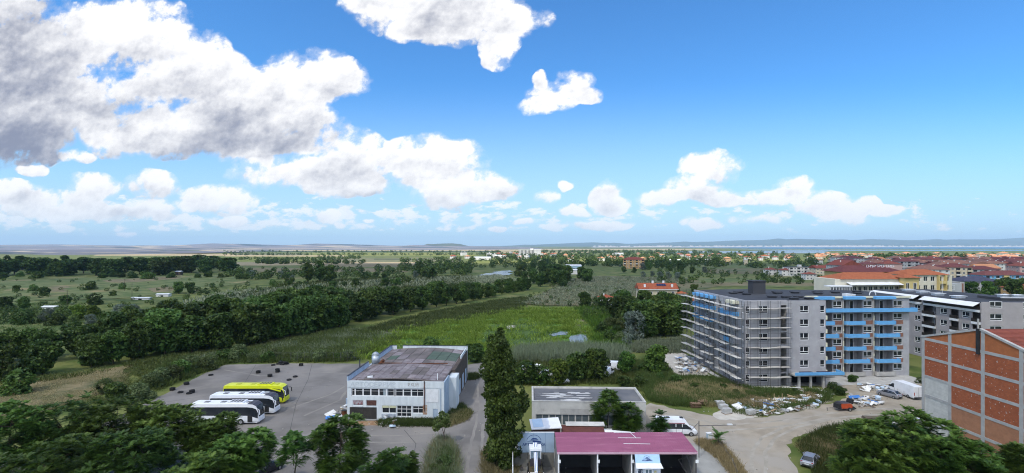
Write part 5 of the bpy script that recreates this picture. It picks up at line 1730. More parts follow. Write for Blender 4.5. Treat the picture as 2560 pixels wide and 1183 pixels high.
# ------------------------------------------------------------------ car wash
cwx, cwy = 5.75, 62.3
cwash = thing('car_wash', 'car wash with a dusty pink sheet roof over dark bays', 'building', (cwx, cwy, 0), 0)
M_PINK = mat('pink_roof_sheet', (.30, .10, .17), (.25, .08, .14), .65, .5, 8, col3=(.35, .15, .21), scale3=.6, k3=(.55, .7), stretch=(.4, 2, 1))
LW_ = 17.25
MB().hexa([(-.15, -.1, 4.15), (LW_ + .1, -.1, 4.15), (LW_ - .05, 5.3, 4.6), (.05, 5.3, 4.6), (-.15, -.1, 4.25), (LW_ + .1, -.1, 4.25), (LW_ - .05, 5.3, 4.7), (.05, 5.3, 4.7)]).build('roof', M_PINK, cwash)
mb = MB()
for i in range(58):
    x = i * LW_ / 57.5
    mb.hexa([(x, -.09, 4.25), (x + .05, -.09, 4.25), (x + .05, 5.28, 4.7), (x, 5.28, 4.7), (x, -.09, 4.28), (x + .05, -.09, 4.28), (x + .05, 5.28, 4.73), (x, 5.28, 4.73)])
tag(mb.build('roof_rib', M_PINK, cwash), kind='stuff')
MB().box(-.15, -.16, 4.0, LW_ + .1, -.104, 4.24).build('gutter', mat('pale_pink_metal', (.50, .33, .40), (.45, .3, .36), .5, 2), cwash)
for (a, b) in (((8.2, 3.6), (11.2, 3.55)), ((8.6, 2.0), (12.0, 1.9)), ((8.0, 5.1), (10.8, 5.1)), ((10.2, 5.0), (10.6, 3.6))):
    def rz_(p):
        return (p[0], p[1], 4.25 + p[1] * .0833 + .06)
    MB().tube(rz_(a), rz_(b), .035, n=4).build('white_batten', M_PVC, cwash)
M_PART = mat('wash_partition', (.26, .26, .25), (.20, .20, .195), .9, .8)
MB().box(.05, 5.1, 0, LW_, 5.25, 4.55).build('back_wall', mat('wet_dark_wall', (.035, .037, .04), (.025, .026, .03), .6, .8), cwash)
for x in (0.0, 4.85, 9.1, LW_ - .12):
    MB().box(x, .1, 0, x + .12, 5.1, 4.1).build('partition', M_PART, cwash)
    MB().tube((x + .06, .0, 0), (x + .06, .0, 4.1), .09, n=6).build('post', M_PVC if x < 10 else M_STEEL, cwash)
    MB().box(x - .05, -.16, 2.9, x + .3, -.1, 3.3).build('bay_number_plate', M_PVC, cwash)
for q in (((LW_ - .2, 0, 4.0), (LW_ - 1.6, 2.0, 2.4)), ((LW_ - .2, 0, 0), (LW_ - 1.6, 2.0, 2.4)), ((LW_ - .1, 0, 0), (LW_ - .9, 1.6, 4.1))):
    MB().tube(*q, .05, n=5).build('strut', M_STEEL, cwash)
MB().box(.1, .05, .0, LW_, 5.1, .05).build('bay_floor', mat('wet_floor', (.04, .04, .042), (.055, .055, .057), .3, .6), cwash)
# kiosk between two bays
M_KBLUE = mat('light_blue_sign', (.36, .53, .72), (.33, .49, .68), .5, 1)
M_NAVY = mat('navy_print', (.02, .05, .17), (.025, .06, .2), .5, 2)
ks = thing('kiosk', 'white pay kiosk under a light blue sign between the wash bays', 'kiosk', (cwx + 9.45, cwy - .9, 0), 0)
MB().box(.1, .0, 0, 3.05, 3.6, 2.75).build('wall', mat('kiosk_siding', (.56, .60, .66), (.50, .54, .60), .6, 1.4, stretch=(6, 1, .3)), ks)
MB().hexa([(-.05, -.5, 2.75), (3.25, -.5, 2.75), (3.15, .3, 3.05), (.05, .3, 3.05), (-.05, -.5, 2.8), (3.25, -.5, 2.8), (3.15, .3, 3.12), (.05, .3, 3.12)]).build('awning', M_WHITE, ks)
MB().hexa([(.05, .25, 3.1), (3.1, .25, 3.1), (3.1, .4, 3.1), (.05, .4, 3.1), (.05, .72, 4.0), (3.1, .72, 4.0), (3.1, .85, 4.0), (.05, .85, 4.0)]).build('sign_board', M_KBLUE, ks)
tl = math.atan2(.47, .9)


def logo(parent, cx, cy, cz, s, rot, txt2=None):
    """arc over a car outline above the word, as flat print"""
    e = bpy.data.objects.new('emblem', None)
    COL.objects.link(e)
    e.parent = parent
    e.location = (cx, cy, cz)
    e.rotation_euler = rot
    mb = MB()
    n = 18
    for i in range(n):
        a, b = R(8 + 164 * i / n), R(8 + 164 * (i + 1) / n)
        mb.poly([(s * .95 * math.cos(a), s * .85 * math.sin(a), 0), (s * .95 * math.cos(b), s * .85 * math.sin(b), 0), (s * .9 * math.cos(b), s * .79 * math.sin(b), 0), (s * .9 * math.cos(a), s * .79 * math.sin(a), 0)])
    mb.poly([(-s * .95, -.02 * s, .002), (-s * .2, .02 * s, .002), (-.05 * s, -.14 * s, .002), (s * .95, -.16 * s, .002), (s * .95, -.02 * s, .002), (s * .55, .1 * s, .002), (0, .14 * s, .002), (-s * .5, .1 * s, .002)])
    mb.poly([(-.45 * s, .2 * s, .002), (.1 * s, .24 * s, .002), (.6 * s, .2 * s, .002), (.3 * s, .42 * s, .002), (-.15 * s, .44 * s, .002)])
    mb.build('emblem_print', M_NAVY, e)
    textobj('emblem_word', 'АВТОМИВКА', s * .46, M_NAVY, e, (0, -.42 * s, .003), (0, 0, 0), wide=1.0, bold=.01)
    if txt2:
        textobj('emblem_word', txt2, s * .3, M_NAVY, e, (0, -.78 * s, .003), (0, 0, 0))
    e['label'] = 'navy arc and car emblem over the word'


logo(ks, 1.5, .47 - .012, 3.55, .44, (R(90) - tl, 0, 0))
window(ks, 0, 0, 0, 1.1, 1.55, .95, 1.0, 'double', -.07, glass=mat('grey_glass', (.16, .22, .26), (.10, .15, .18), .15, 1))
MB().box(.28, -.03, 1.4, .85, -.004, 2.5).build('dark_poster', mat('dark_poster_print', (.04, .055, .09), (.45, .48, .52), .5, 6, 1, contrast=(.55, .6)), ks)
MB().box(2.25, -.03, 1.7, 2.55, -.004, 2.3).build('yellow_notice', mat('yellow_notice_print', (.55, .45, .10), (.45, .45, .42), .6, 5, 1), ks)
MB().box(1.0, -.25, 1.45, 2.15, -.004, 1.54).build('counter', M_WHITE, ks)
# open bay with the painted sign wall
bay = thing('sign_wall', 'blue white wall of the open wash bay painted with a car emblem', 'wall', (.6, 67.4, 0), 0)
MB().box(.2, 0, 2.05, 5.1, .12, 4.72).build('sign_panel', mat('pale_blue_panel', (.33, .43, .56), (.27, .36, .48), .7, .6, 6), bay)
MB().box(-.3, .03, 0, 5.1, .15, 2.046).build('wall', mat('dirty_concrete', (.20, .195, .18), (.13, .13, .12), .95, .6, 8), bay)
MB().box(.2, -.04, 4.72, 2.0, .16, 4.8).box(2.0, -.04, 4.72, 5.1, .16, 4.78).build('coping', M_WHITE, bay)
MB().box(2.25, -.012, 2.06, 2.27, -.004, 4.7).box(3.9, -.012, 2.06, 3.92, -.004, 4.7).build('panel_seam', M_NAVY, bay)
logo(bay, 2.35, -.02, 3.55, 1.05, (R(90), 0, 0))
for x, y in ((-.5, -5.2), (-.5, 0)):
    MB().tube((x, y, 0), (x, y, 2.6), .07, n=6).build('post', M_PVC, bay)
MB().tube((-.5, -5.2, 2.55), (-.5, 0, 2.55), .05, n=5).build('rail', M_PVC, bay)
MB().box(-.4, -5.3, .0, 5.0, -.02, .04).build('bay_floor', mat('dirty_floor', (.22, .215, .20), (.15, .148, .14), .9, .7, 8), bay)
# ------------------------------------------------------------------ far fence of the car park
fn = thing('mesh_fence', 'thin wire fence on posts along the far rim of the car park', 'fence', (0, 0, 0))
a, b = gp(690, 905), gp(905, 905)
n = 12
for i in range(n + 1):
    p = a.lerp(b, i / n)
    MB().tube((p.x, p.y, 0), (p.x, p.y, 2.4), .03, n=5).build('post', M_STEEL, fn)
for z in (.15, 1.2, 2.35):
    MB().tube((a.x, a.y, z), (b.x, b.y, z), .015, n=4).build('wire', M_STEEL, fn)
# leaning fence beside the verge
fn = thing('wire_fence', 'low wire fence leaning along the dry verge of the wash', 'fence', (0, 0, 0))
pts = [gp(1795, 1115), gp(1815, 1140), gp(1832, 1165), gp(1845, 1200)]
for p, q in zip(pts, pts[1:]):
    MB().tube((p.x, p.y, 0), (p.x, p.y, 1.0), .04, n=5).build('post', M_CEM, fn)
    for z in (.3, .6, .92):
        MB().tube((p.x, p.y, z), (q.x, q.y, z), .018, n=4).build('wire', M_STEEL, fn)
# poles
for u, v, h, lb in ((168, 765, 8, 'wooden power pole in the left meadow'), (330, 742, 8, 'wooden power pole before the white sheds'), (312, 728, 8, 'farther wooden power pole in the meadow'), (455, 730, 9, 'slim pale pole between the round trees'), (607, 690, 10, 'power pole near the end of the far left wood'), (2120, 700, 8, 'thin pole before the town')):
    p = gp(u, v)
    t = thing('power_pole', lb, 'pole', (p.x, p.y, 0))
    MB().tube((0, 0, 0), (0, 0, h), .13, .08, 6).build('post', M_BARK, t)
    MB().box(-.8, -.05, h - .7, .8, .05, h - .58).build('crossarm', M_BARK, t)
p = gp(1728, 1128)
t = thing('gate_post', 'steel barrier post with a slanting stay at the corner of the pink roof', 'post', (p.x + .3, 70.6, 0))
MB().tube((0, 0, 0), (0, 0, 5.2), .06, n=5).build('post', M_STEEL, t)
MB().tube((0, 0, 5.0), (-1.7, -1.6, 4.4), .04, n=5).build('stay', M_STEEL, t)
MB().tube((0, 0, 4.5), (5.2, 0, 4.6), .05, n=5).build('arm', M_STEEL, t)
MB().box(4.0, -.1, 4.6, 4.7, .1, 4.75).build('lamp_head', M_WHITE, t)


# ------------------------------------------------------------------ vehicles
def paint(name, c, rough=.32, metal=0.0, dirt=.15):
    return mat(name, c, tuple(x * (1 - dirt) for x in c), rough, .8, 6, metal=metal, spec=.5, contrast=(.4, .75))


P_SILVER = paint('silver_paint', (.36, .37, .41), .35, .55)
P_WHITE = paint('white_vehicle_paint', (.76, .78, .82))
P_LIME = paint('lime_paint', (.62, .66, .02))
P_DARK = paint('dark_paint', (.02, .022, .028))
P_GREYD = paint('charcoal_paint', (.05, .045, .055), .4)
P_PLAST = mat('black_plastic', (.02, .02, .021), (.03, .03, .03), .6, 3)
P_TYRE = mat('tyre_rubber', (.016, .016, .017), (.026, .026, .027), .9, 4)
P_RIM = mat('rim_metal', (.42, .43, .44), (.30, .31, .32), .4, 4, metal=.6)
P_RED = mat('red_lens', (.35, .015, .01), (.28, .01, .01), .25, 3)
P_LENS = mat('clear_lens', (.60, .62, .64), (.5, .52, .54), .15, 3)


def loft(root, st, paintm, glass_side=(), glass_top=(), roof=None, roofm=None, end_glass=None):
    """body lofted along x; a station is (x, wl, zb, zbelt, zglass, ztop, wt): half widths and heights.
    strips: 0 sill-belt, 1 belt-glass top, 2 glass top-roof edge, 3 roof half. Returns the body object"""
    def ring(s):
        x, wl, zb, zt, zg, zr, wt = s
        wg = wl + (wt - wl) * (zg - zt) / max(.01, zr - zt)
        return [(x, wl * .93, zb), (x, wl, zb + (zt - zb) * .35), (x, wl, zt), (x, wg, zg), (x, wt, zr - .03), (x, wt * .8, zr), (x, 0, zr)]
    rings = [ring(s) for s in st]
    body, parts = MB(), {}
    stripid = [0, 0, 1, 2, 2, 3]
    for i in range(len(st) - 1):
        for sgn in (1, -1):
            for k in range(6):
                q = [rings[i][k], rings[i + 1][k], rings[i + 1][k + 1], rings[i][k + 1]]
                q = [(a, b * sgn, c) for a, b, c in q]
                if sgn < 0:
                    q = q[::-1]
                sid = stripid[k]
                key = None
                if sid == 1 and i in glass_side:
                    key = 'side_window'
                if i in glass_top and sid in (2, 3) and (k == 5 or k == 4):
                    key = 'windscreen' if i > len(st) / 2 else 'rear_window'
                if roof and i in roof and sid == 3 or (roof and i in roof and k == 4):
                    key = key or 'roof_panel'
                (parts.setdefault((key, sgn if key == 'side_window' else 0), MB()) if key else body).poly(q)
    for e in (0, -1):
        r = rings[e]
        pts = [(a, b, c) for a, b, c in r] + [(a, -b, c) for a, b, c in r[-2::-1]]
        body.poly(pts if e else pts[::-1])
    x0, x1 = st[0][0], st[-1][0]
    body.box(x0 + .3, -st[2][1] * .9, st[2][2] - .02, x1 - .3, st[2][1] * .9, st[2][2] + .12)
    b = body.build('body', paintm, root)
    for p in b.data.polygons:
        p.use_smooth = False
    for (k, _), mb in parts.items():
        mb.build(k, roofm if k == 'roof_panel' else M_GLASS, root)
    return b


def wheels(root, xs, half, r, w=.22):
    for x in xs:
        for s in (-1, 1):
            t = MB().tube((0, -w / 2, 0), (0, w / 2, 0), r, n=14).build('wheel', P_TYRE, root, (x, s * (half - w / 2 + .02), r))
            MB().tube((0, -w / 2 - .012, 0), (0, w / 2 + .012, 0), r * .58, n=12).build('rim', P_RIM, t)


def hatchback(name, label, loc, rz, pm):
    t = thing(name, label, 'car', loc, rz)
    st = [(-2.02, .70, .36, .70, .74, .78, .66), (-1.95, .80, .24, .82, .86, .92, .70), (-1.78, .84, .22, .90, .94, 1.0, .70), (-1.25, .85, .20, .92, 1.30, 1.41, .57), (-.75, .86, .20, .92, 1.36, 1.46, .57),
          (.15, .86, .20, .91, 1.36, 1.46, .57), (.62, .86, .20, .90, 1.28, 1.38, .57), (1.22, .85, .20, .86, .90, .97, .68), (1.80, .82, .22, .70, .74, .79, .68), (2.02, .70, .30, .55, .58, .62, .58)]
    loft(t, st, pm, glass_side=(2, 3, 4, 5, 6), glass_top=(2, 6))
    wheels(t, (-1.25, 1.28), .85, .30)
    for s in (-1, 1):
        MB().box(-1.99, s * .62 - .12, .68, -1.93, s * .62 + .12, .92).build('tail_light', P_RED, t)
        MB().box(1.86, s * .58 - .14, .56, 2.0, s * .58 + .14, .68).build('headlight', P_LENS, t)
        MB().box(.70, s * .96 - .08, .92, .86, s * .96 + .08, 1.05).build('mirror', pm, t)
        for x in (-.25, .55):
            MB().box(x, s * .74 - .13, .93, x + .05, s * .74 + .06, 1.28).build('pillar', pm, t)
    MB().box(-2.06, -.55, .34, -2.0, .55, .50).build('bumper', P_PLAST, t)
    MB().box(-2.05, -.26, .55, -1.98, .26, .66).build('number_plate', M_WHITE, t)
    return t


p = gp(2012, 1172)
hatchback('parked_car', 'small silver hatchback seen from behind at the edge of the grassy bank', (p.x + 1.6, p.y + 1.5, 0), R(48), P_SILVER)
p = gp(2222, 993)
hatchback('parked_car', 'silver grey hatchback parked beside the long white van', (74.7, 99.0, 0), R(113), P_SILVER)
p = gp(668, 1180)
hatchback('parked_car', 'dark car with pale windscreen half hidden under the foreground trees', (p.x, p.y, 0), R(60), P_DARK)
p = gp(1892, 1212)
hatchback('parked_car', 'car at the bottom edge of which only the pale roof shows', (p.x, p.y - 1.2, 0), R(100), P_WHITE)
for u, v, rz, lb, pm in ((1372, 941, 20, 'abandoned pale car with open bonnet by the rubble behind the warehouse', P_WHITE), (1400, 958, 5, 'pale car hidden under the trees behind the warehouse', P_WHITE)):
    p = gp(u, v)
    hatchback('wrecked_car', lb, (p.x, p.y, 0), R(rz), pm)


def van(name, label, loc, rz, L, H, glass, pm, stripe=False):
    t = thing(name, label, 'van', loc, rz)
    h2 = L / 2
    st = [(-h2, .92, .45, 1.1, 1.9, H - .10, .84), (-h2 + .08, .97, .35, 1.15, 1.95, H, .88), (-h2 + .5, .98, .35, 1.15, 1.95, H, .88), (h2 - 3.4, .98, .35, 1.15, 1.95, H, .88), (h2 - 2.45, .98, .35, 1.15, 1.95, H, .88), (h2 - 2.35, .98, .35, 1.15, 1.95, H, .88),
          (h2 - 1.75, .98, .35, 1.15, 1.85, H - .22, .84), (h2 - .85, .97, .35, 1.08, 1.14, 1.28, .84), (h2 - .2, .93, .38, .86, .90, .98, .80), (h2, .82, .42, .66, .70, .74, .70)]
    loft(t, st, pm, glass_side=glass, glass_top=(6,))
    wheels(t, (-h2 + 1.4, h2 - 1.0), .97, .36, .24)
    for s in (-1, 1):
        MB().box(h2 - .28, s * .72 - .14, .72, h2 - .1, s * .72 + .14, .92).build('headlight', P_LENS, t)
        MB().box(-h2 - .02, s * .84 - .07, .9, -h2 + .02, s * .84 + .07, 1.5).build('tail_light', P_RED, t)
        MB().box(h2 - 1.35, s * 1.1 - .09, 1.18, h2 - 1.2, s * 1.1 + .09, 1.5).build('mirror', P_PLAST, t)
        for x in (h2 - 2.42, h2 - 3.36, h2 - 4.9):
            MB().box(x, s * .985 - .012, .5, x + .04, s * .985 + .012, 1.16).build('door_seam', P_PLAST, t)
        if stripe:
            for x in (h2 - 3.42, h2 - 2.44):
                MB().box(x, s * .90 - .06, 1.16, x + .1, s * .90 + .07, 1.96).build('pillar', pm, t)
            MB().box(-h2 + .1, s * .905 - .035, 1.98, h2 - 2.0, s * .905 + .035, 2.08).build('red_stripe', mat('maroon_stripe', (.22, .02, .04), (.18, .02, .035), .5, 2), t)
    MB().box(h2 - .1, -.8, .40, h2 + .06, .8, .66).build('bumper', P_PLAST, t)
    MB().box(-h2 - .06, -.85, .40, -h2, .85, .60).build('bumper', P_PLAST, t)
    if stripe:
        MB().box(-1.5, -.3, H, -1.0, .3, H + .08).box(.6, -.3, H, 1.1, .3, H + .08).build('roof_hatch', P_PLAST, t)
    else:
        MB().box(-h2 - .03, -.25, 1.0, -h2 - .004, .25, 1.12).build('number_plate', M_WHITE, t)
        MB().box(-h2 - .02, -.012, .62, -h2 - .004, .012, H - .2).build('door_seam', P_PLAST, t)
    return t


van('minibus', 'white minibus with dark red stripe under its roof beside the pink roof', (26.0, 79.4, 0), R(-3), 6.3, 2.62, (2, 3, 4, 5, 6), P_WHITE, True)
p = gp(2268, 1003)
van('delivery_van', 'long white panel van parked before the blue balconies', (78.5, 100.2, 0), R(91), 7.2, 2.65, (5, 6), P_WHITE)
for u, v, rz, lb in ((1528, 925, 170, 'white van standing in the rough grass behind the trees'), (1518, 940, 60, 'small white van half covered by the dark tree')):
    p = gp(u, v)
    van('old_van', lb, (p.x, p.y, 0), R(rz), 4.8, 2.1, (5, 6), P_WHITE)


def coach(label, loc, rz, pm, roofm, L=11.6, dark_front=True):
    t = thing('coach', label, 'bus', loc, rz)
    st = [(0, 1.12, .55, 1.5, 2.7, 3.1, 1.0), (.12, 1.22, .35, 1.5, 2.85, 3.38, 1.1), (.5, 1.25, .32, 1.5, 2.9, 3.45, 1.12), (4, 1.25, .32, 1.5, 2.9, 3.45, 1.12), (8.2, 1.25, .32, 1.5, 2.9, 3.45, 1.12),
          (L - 1.9, 1.25, .32, 1.5, 2.9, 3.45, 1.12), (L - 1.0, 1.25, .32, 1.35, 2.8, 3.38, 1.10), (L - .42, 1.20, .32, 1.15, 2.55, 3.05, 1.02), (L - .12, 1.08, .34, 1.05, 1.9, 2.2, .98), (L, .98, .36, .95, 1.12, 1.25, .92), (L + .06, .90, .42, .80, .9, .95, .85)]
    loft(t, st, pm, glass_side=(1, 2, 3, 4, 5, 6, 7), glass_top=(7, 8), roof=(5, 6) if dark_front else None, roofm=roofm)
    wheels(t, (2.9, 4.1, L - 2.9), 1.24, .5, .3)
    MB().box(0, -.75, 0, 2.6, .75, .24).build('air_conditioner', pm, t, (6.3, 0, 3.40))
    for i in range(4):
        MB().box(.25 + i * .55, -.55, .245, .65 + i * .55, .55, .26).build('grille', P_GREYD, t, (6.3, 0, 3.40))
    for x in (2.4, 5.2, 9.6):
        MB().box(-.4, -.38, 0, .4, .38, .07).build('roof_hatch', mat('grey_hatch', (.20, .20, .21), (.15, .15, .16), .5, 2) if not pm == P_LIME else mat('lime_hatch', (.42, .45, .05), (.38, .4, .05), .5, 2), t, (x, 0, 3.45))
    for s in (-1, 1):
        MB().box(L - .02, s * .72 - .18, .62, L + .05, s * .72 + .18, .85).build('headlight', P_LENS, t)
        MB().tube((L - .35, s * 1.15, 2.75), (L + .25, s * 1.32, 2.5), .035, n=5).tube((L + .25, s * 1.32, 2.5), (L + .3, s * 1.32, 1.75), .09, n=6).build('mirror', P_WHITE if s < 0 else P_PLAST, t)
        MB().box(1.2, s * 1.252 - .006, .5, L - 2.2, s * 1.252 + .006, .53).build('luggage_seam', P_GREYD, t)
        MB().box(L - 1.75, s * 1.25 - .014, .45, L - .95, s * 1.25 + .014, 1.46).build('door', P_PLAST if s < 0 else pm, t)
        if not dark_front:
            MB().hexa([(L - 3.2, s * 1.19 - .05, 2.95), (L - .7, s * 1.19 - .05, 2.3), (L - .7, s * 1.19 + .06, 2.3), (L - 3.2, s * 1.19 + .06, 2.95), (L - 3.2, s * 1.17 - .05, 3.05), (L - .7, s * 1.17 - .05, 2.6), (L - .7, s * 1.17 + .06, 2.6), (L - 3.2, s * 1.17 + .06, 3.05)]).build('side_trim', pm, t)
    MB().box(L - .03, -.6, .98, L + .03, .6, 1.06).build('wiper', P_PLAST, t)
    return t


coach('lime yellow coach farthest from the trees', (-54.6, 95.6, 0), 0, P_LIME, P_LIME, dark_front=False)
coach('white coach with dark front roof between the lime coach and the nearest coach', (-53.6, 89.6, 0), 0, P_WHITE, P_GREYD)
coach('white coach with dark front roof nearest to the foreground trees', (-54.0, 84.7, 0), 0, P_WHITE, P_GREYD)

# telehandler in the open bay, boom towards the viewer
tx, ty = 3.05, 64.6
t = thing('telehandler', 'white telescopic loader with a blue striped boom in the open wash bay', 'loader', (tx, ty, 0), 0)
M_BOOMB = mat('blue_stripe_paint', (.05, .11, .28), (.06, .13, .32), .5, 2)
MB().box(-.85, -1.6, .55, .85, 1.9, 1.35).build('chassis', mat('dark_machine', (.04, .05, .04), (.09, .06, .03), .8, 2.5), t)
MB().box(-.72, .2, 1.35, .72, 1.7, 2.35).build('cab', P_GREYD, t)
MB().box(-.78, .12, 3.35, .78, 1.75, 3.6).build('cab_roof', P_WHITE, t)
for x in (-.72, .65):
    for y in (.18, 1.62):
        MB().tube((x + .035, y, 2.3), (x + .035, y + .04, 3.36), .05, n=5).build('cab_pillar', P_WHITE, t)
MB().box(-.66, .24, 2.352, .66, .27, 3.34).box(-.70, .3, 2.352, -.67, 1.6, 3.34).box(.67, .3, 2.352, .70, 1.6, 3.34).build('cab_glass', mat('cab_glass', (.20, .28, .36), (.08, .11, .14), .1, 1.2), t)
MB().hexa([(-.22, -2.0, 1.25), (.22, -2.0, 1.25), (.26, 1.5, 3.55), (-.26, 1.5, 3.55), (-.16, -2.05, 1.65), (.16, -2.05, 1.65), (.26, 1.4, 3.95), (-.26, 1.4, 3.95)]).build('boom', P_WHITE, t)
for x in (-.13, .08):
    MB().hexa([(x, -2.0, 1.66), (x + .07, -2.0, 1.66), (x + .07, 1.35, 3.93), (x, 1.35, 3.93), (x, -2.0, 1.70), (x + .07, -2.0, 1.70), (x + .07, 1.35, 3.97), (x, 1.35, 3.97)]).build('boom_stripe', M_BOOMB, t)
wheels(t, (), 1, 1)
for y in (-1.1, 1.3):
    for s in (-1, 1):
        w = MB().tube((-.2, 0, 0), (.2, 0, 0), .6, n=14).build('wheel', P_TYRE, t, (s * .85, y, .6))
        MB().tube((-.22, 0, 0), (.22, 0, 0), .3, n=10).build('rim', P_WHITE, w)
mb = MB()
for z in (.5, .9, 1.3):
    mb.tube((-.95, -2.6, z), (.95, -2.6, z), .045, n=5)
for x in (-.95, .0, .95):
    mb.tube((x, -2.6, .3), (x, -2.6, 1.45), .045, n=5)
for x in (-.95, .95):
    mb.tube((x, -2.6, 1.3), (x, -1.5, 1.3), .045, n=5)
mb.build('front_frame', M_PVC, t)
MB().box(-.75, -2.3, 1.0, -.1, -1.7, 1.4).build('counterweight', P_WHITE, t)
for x in (-1.05, .98):
    MB().box(x, -.2, 2.4, x + .08, .1, 3.0).build('mirror', P_PLAST, t)
p = gp(1304, 1178)
t = thing('stool', 'small dark plastic stool on the floor of the open bay', 'stool', (p.x, p.y, 0))
MB().box(-.2, -.2, .42, .2, .2, .46).build('seat', P_GREYD, t)
for x in (-.17, .13):
    for y in (-.17, .13):
        MB().box(x, y, 0, x + .04, y + .04, .42).build('leg', P_GREYD, t)

# orange compressor trailer on the dirt yard
p = gp(2110, 1026)
t = thing('compressor_trailer', 'orange and dark plaster pump trailer with its hood open on the dirt yard', 'trailer', (p.x, p.y, 0), R(8))
mb = MB().prism([(-1.5, .55), (.9, .5), (1.2, .75), (1.1, 1.2), (.6, 1.4), (-1.1, 1.45), (-1.55, 1.2)], 'y', -.65, .65)
mb.build('body', mat('orange_paint', (.50, .085, .03), (.42, .07, .03), .5, 1.5), t)
MB().prism([(-1.6, .5), (-1.0, .5), (-1.15, 1.0), (-1.1, 1.5), (-1.55, 1.3)], 'y', -.68, .68).build('end_cap', P_PLAST, t)
MB().hexa([(-1.2, -.66, 1.45), (.7, -.66, 1.4), (.7, .66, 1.4), (-1.2, .66, 1.45), (-1.0, -.5, 1.62), (.5, -.5, 1.55), (.5, .5, 1.55), (-1.0, .5, 1.62)]).build('hood', P_GREYD, t)
MB().hexa([(.9, -.6, 1.35), (1.3, -.6, 1.2), (1.3, .6, 1.2), (.9, .6, 1.35), (1.1, -.6, 2.0), (1.5, -.6, 2.05), (1.5, .6, 2.05), (1.1, .6, 2.0)]).build('open_flap', P_PLAST, t)
MB().hexa([(1.0, -.5, .4), (2.2, -.4, .25), (2.2, .4, .25), (1.0, .5, .4), (1.0, -.5, 1.1), (2.0, -.4, .5), (2.0, .4, .5), (1.0, .5, 1.1)]).build('hopper', P_PLAST, t)
wheels(t, (.5,), .85, .34)
MB().tube((-1.5, 0, .55), (-3.4, .2, .5), .05, n=5).build('drawbar', M_STEEL, t)
MB().tube((-3.2, .2, 0), (-3.2, .2, .6), .05, n=5).build('jockey_leg', M_STEEL, t)

# water tank in a cage, pallet, tarpaulin wreck on the bank
p = gp(2284, 1062)
t = thing('water_tank', 'white plastic tank in a wire cage beside the brick gable', 'tank', (p.x, p.y, 0), R(10))
MB().box(-.9, -.55, .18, .9, .55, 1.1).build('tank', P_WHITE, t)
MB().box(-.95, -.6, 0, .95, .6, .15).build('pallet', M_STEEL, t)
mb = MB()
for z in (.35, .6, .85, 1.1):
    mb.tube((-.95, -.6, z), (.95, -.6, z), .018, n=4).tube((-.95, -.6, z), (-.95, .6, z), .018, n=4)
for x in np.linspace(-.95, .95, 9):
    mb.tube((float(x), -.6, .15), (float(x), -.6, 1.12), .018, n=4)
mb.build('cage', M_STEEL, t)
MB().tube((0, 0, 1.1), (0, 0, 1.18), .2, n=10).build('lid', P_PLAST, t)
p = gp(2185, 1066)
t = thing('collapsed_shed', 'collapsed dark sheet shelter lying on the top of the grassy bank', 'wreckage', (p.x, p.y, 0), R(-4))
MB().hexa([(-3.2, -.6, .2), (2.6, -.8, .1), (2.9, .9, .3), (-3.0, 1.0, .5), (-3.2, -.6, .42), (2.4, -.8, .8), (2.9, .9, .95), (-2.6, 1.0, .75)]).build('roof', mat('burnt_sheet', (.03, .028, .028), (.08, .07, .06), .9, 1.2), t)
MB().box(2.4, -1.0, 0, 3.3, .1, .9).build('crate', M_CEM, t)
p = gp(2165, 1100)
t = thing('striped_tarpaulin', 'white and dark striped tarpaulin hanging on the shrub of the bank', 'tarpaulin', (p.x, p.y, .5), R(10))
for k in range(5):
    z = .3 + k * .3
    MB().hexa([(-.5 + .06 * k, -.1 + .1 * k, z), (.5, -.15 + .1 * k, z), (.5, .1 + .1 * k, z), (-.5 + .06 * k, .12 + .1 * k, z), (-.5 + .1 * k, 0. + .1 * k, z + .29), (.48, -.05 + .1 * k, z + .29), (.5, .2 + .1 * k, z + .29), (-.5 + .1 * k, .2 + .1 * k, z + .29)]).build('stripe', P_WHITE if k % 2 else P_GREYD, t)
p = gp(2150, 1058)
t = thing('board_stack', 'tilted brown board pile at the upper end of the grassy bank', 'boards', (p.x + 2.6, p.y + .5, 0), R(-12))
for k in range(3):
    MB().box(-1.6, -.7, .5 + .12 * k, 1.6, .7, .58 + .12 * k).build('board', mat('brown_board', (.14, .11, .085), (.10, .08, .06), .9, 2, rnd=.2), t, (k * .1, 0, 0))
MB().box(-1.4, -.5, 0, 1.4, .5, .498).build('base', M_DARK, t)

# tyres lying on the car park
tyre_mb = MB()
n = 14
for i in range(n):
    a, b = 6.2832 * i / n, 6.2832 * (i + 1) / n
    def tp(t, r, z):
        return (r * math.cos(t), r * math.sin(t), z)
    tyre_mb.poly([tp(a, .52, .03), tp(b, .52, .03), tp(b, .52, .27), tp(a, .52, .27)])
    tyre_mb.poly([tp(b, .28, .02), tp(a, .28, .02), tp(a, .28, .28), tp(b, .28, .28)])
    tyre_mb.poly([tp(a, .52, .27), tp(b, .52, .27), tp(b, .28, .3), tp(a, .28, .3)])
    tyre_mb.poly([tp(b, .52, .03), tp(a, .52, .03), tp(a, .28, .0), tp(b, .28, .0)])
tme = tyre_mb.mesh('tyre')
tme.materials.append(P_TYRE)
TY = [(527, 939, 1, 'single tyre at the left rim of the car park'), (646, 933, 2, 'pair of stacked tyres left of the middle of the car park'), (694, 931, 3, 'tallest stack of tyres in the middle of the car park'),
      (675, 942, 2, 'pair of stacked tyres nearest the lime coach roof'), (738, 943, 1, 'single tyre right of the middle stacks'), (722, 951, 1, 'single tyre nearest to the lime coach'),
      (752, 915, 2, 'pair of tyres by the far fence'), (683, 914, 1, 'flat tyre left of the tyre heap at the far fence'), (432, 976, 2, 'pair of tyres at the shrubs on the left'),
      (466, 962, 2, 'second pair of tyres along the left shrubs'), (452, 982, 1, 'single tyre between the pairs on the left'), (480, 982, 2, 'leaning pair of tyres above the trees'), (472, 985, 1, 'single tyre beside the leaning pair')]
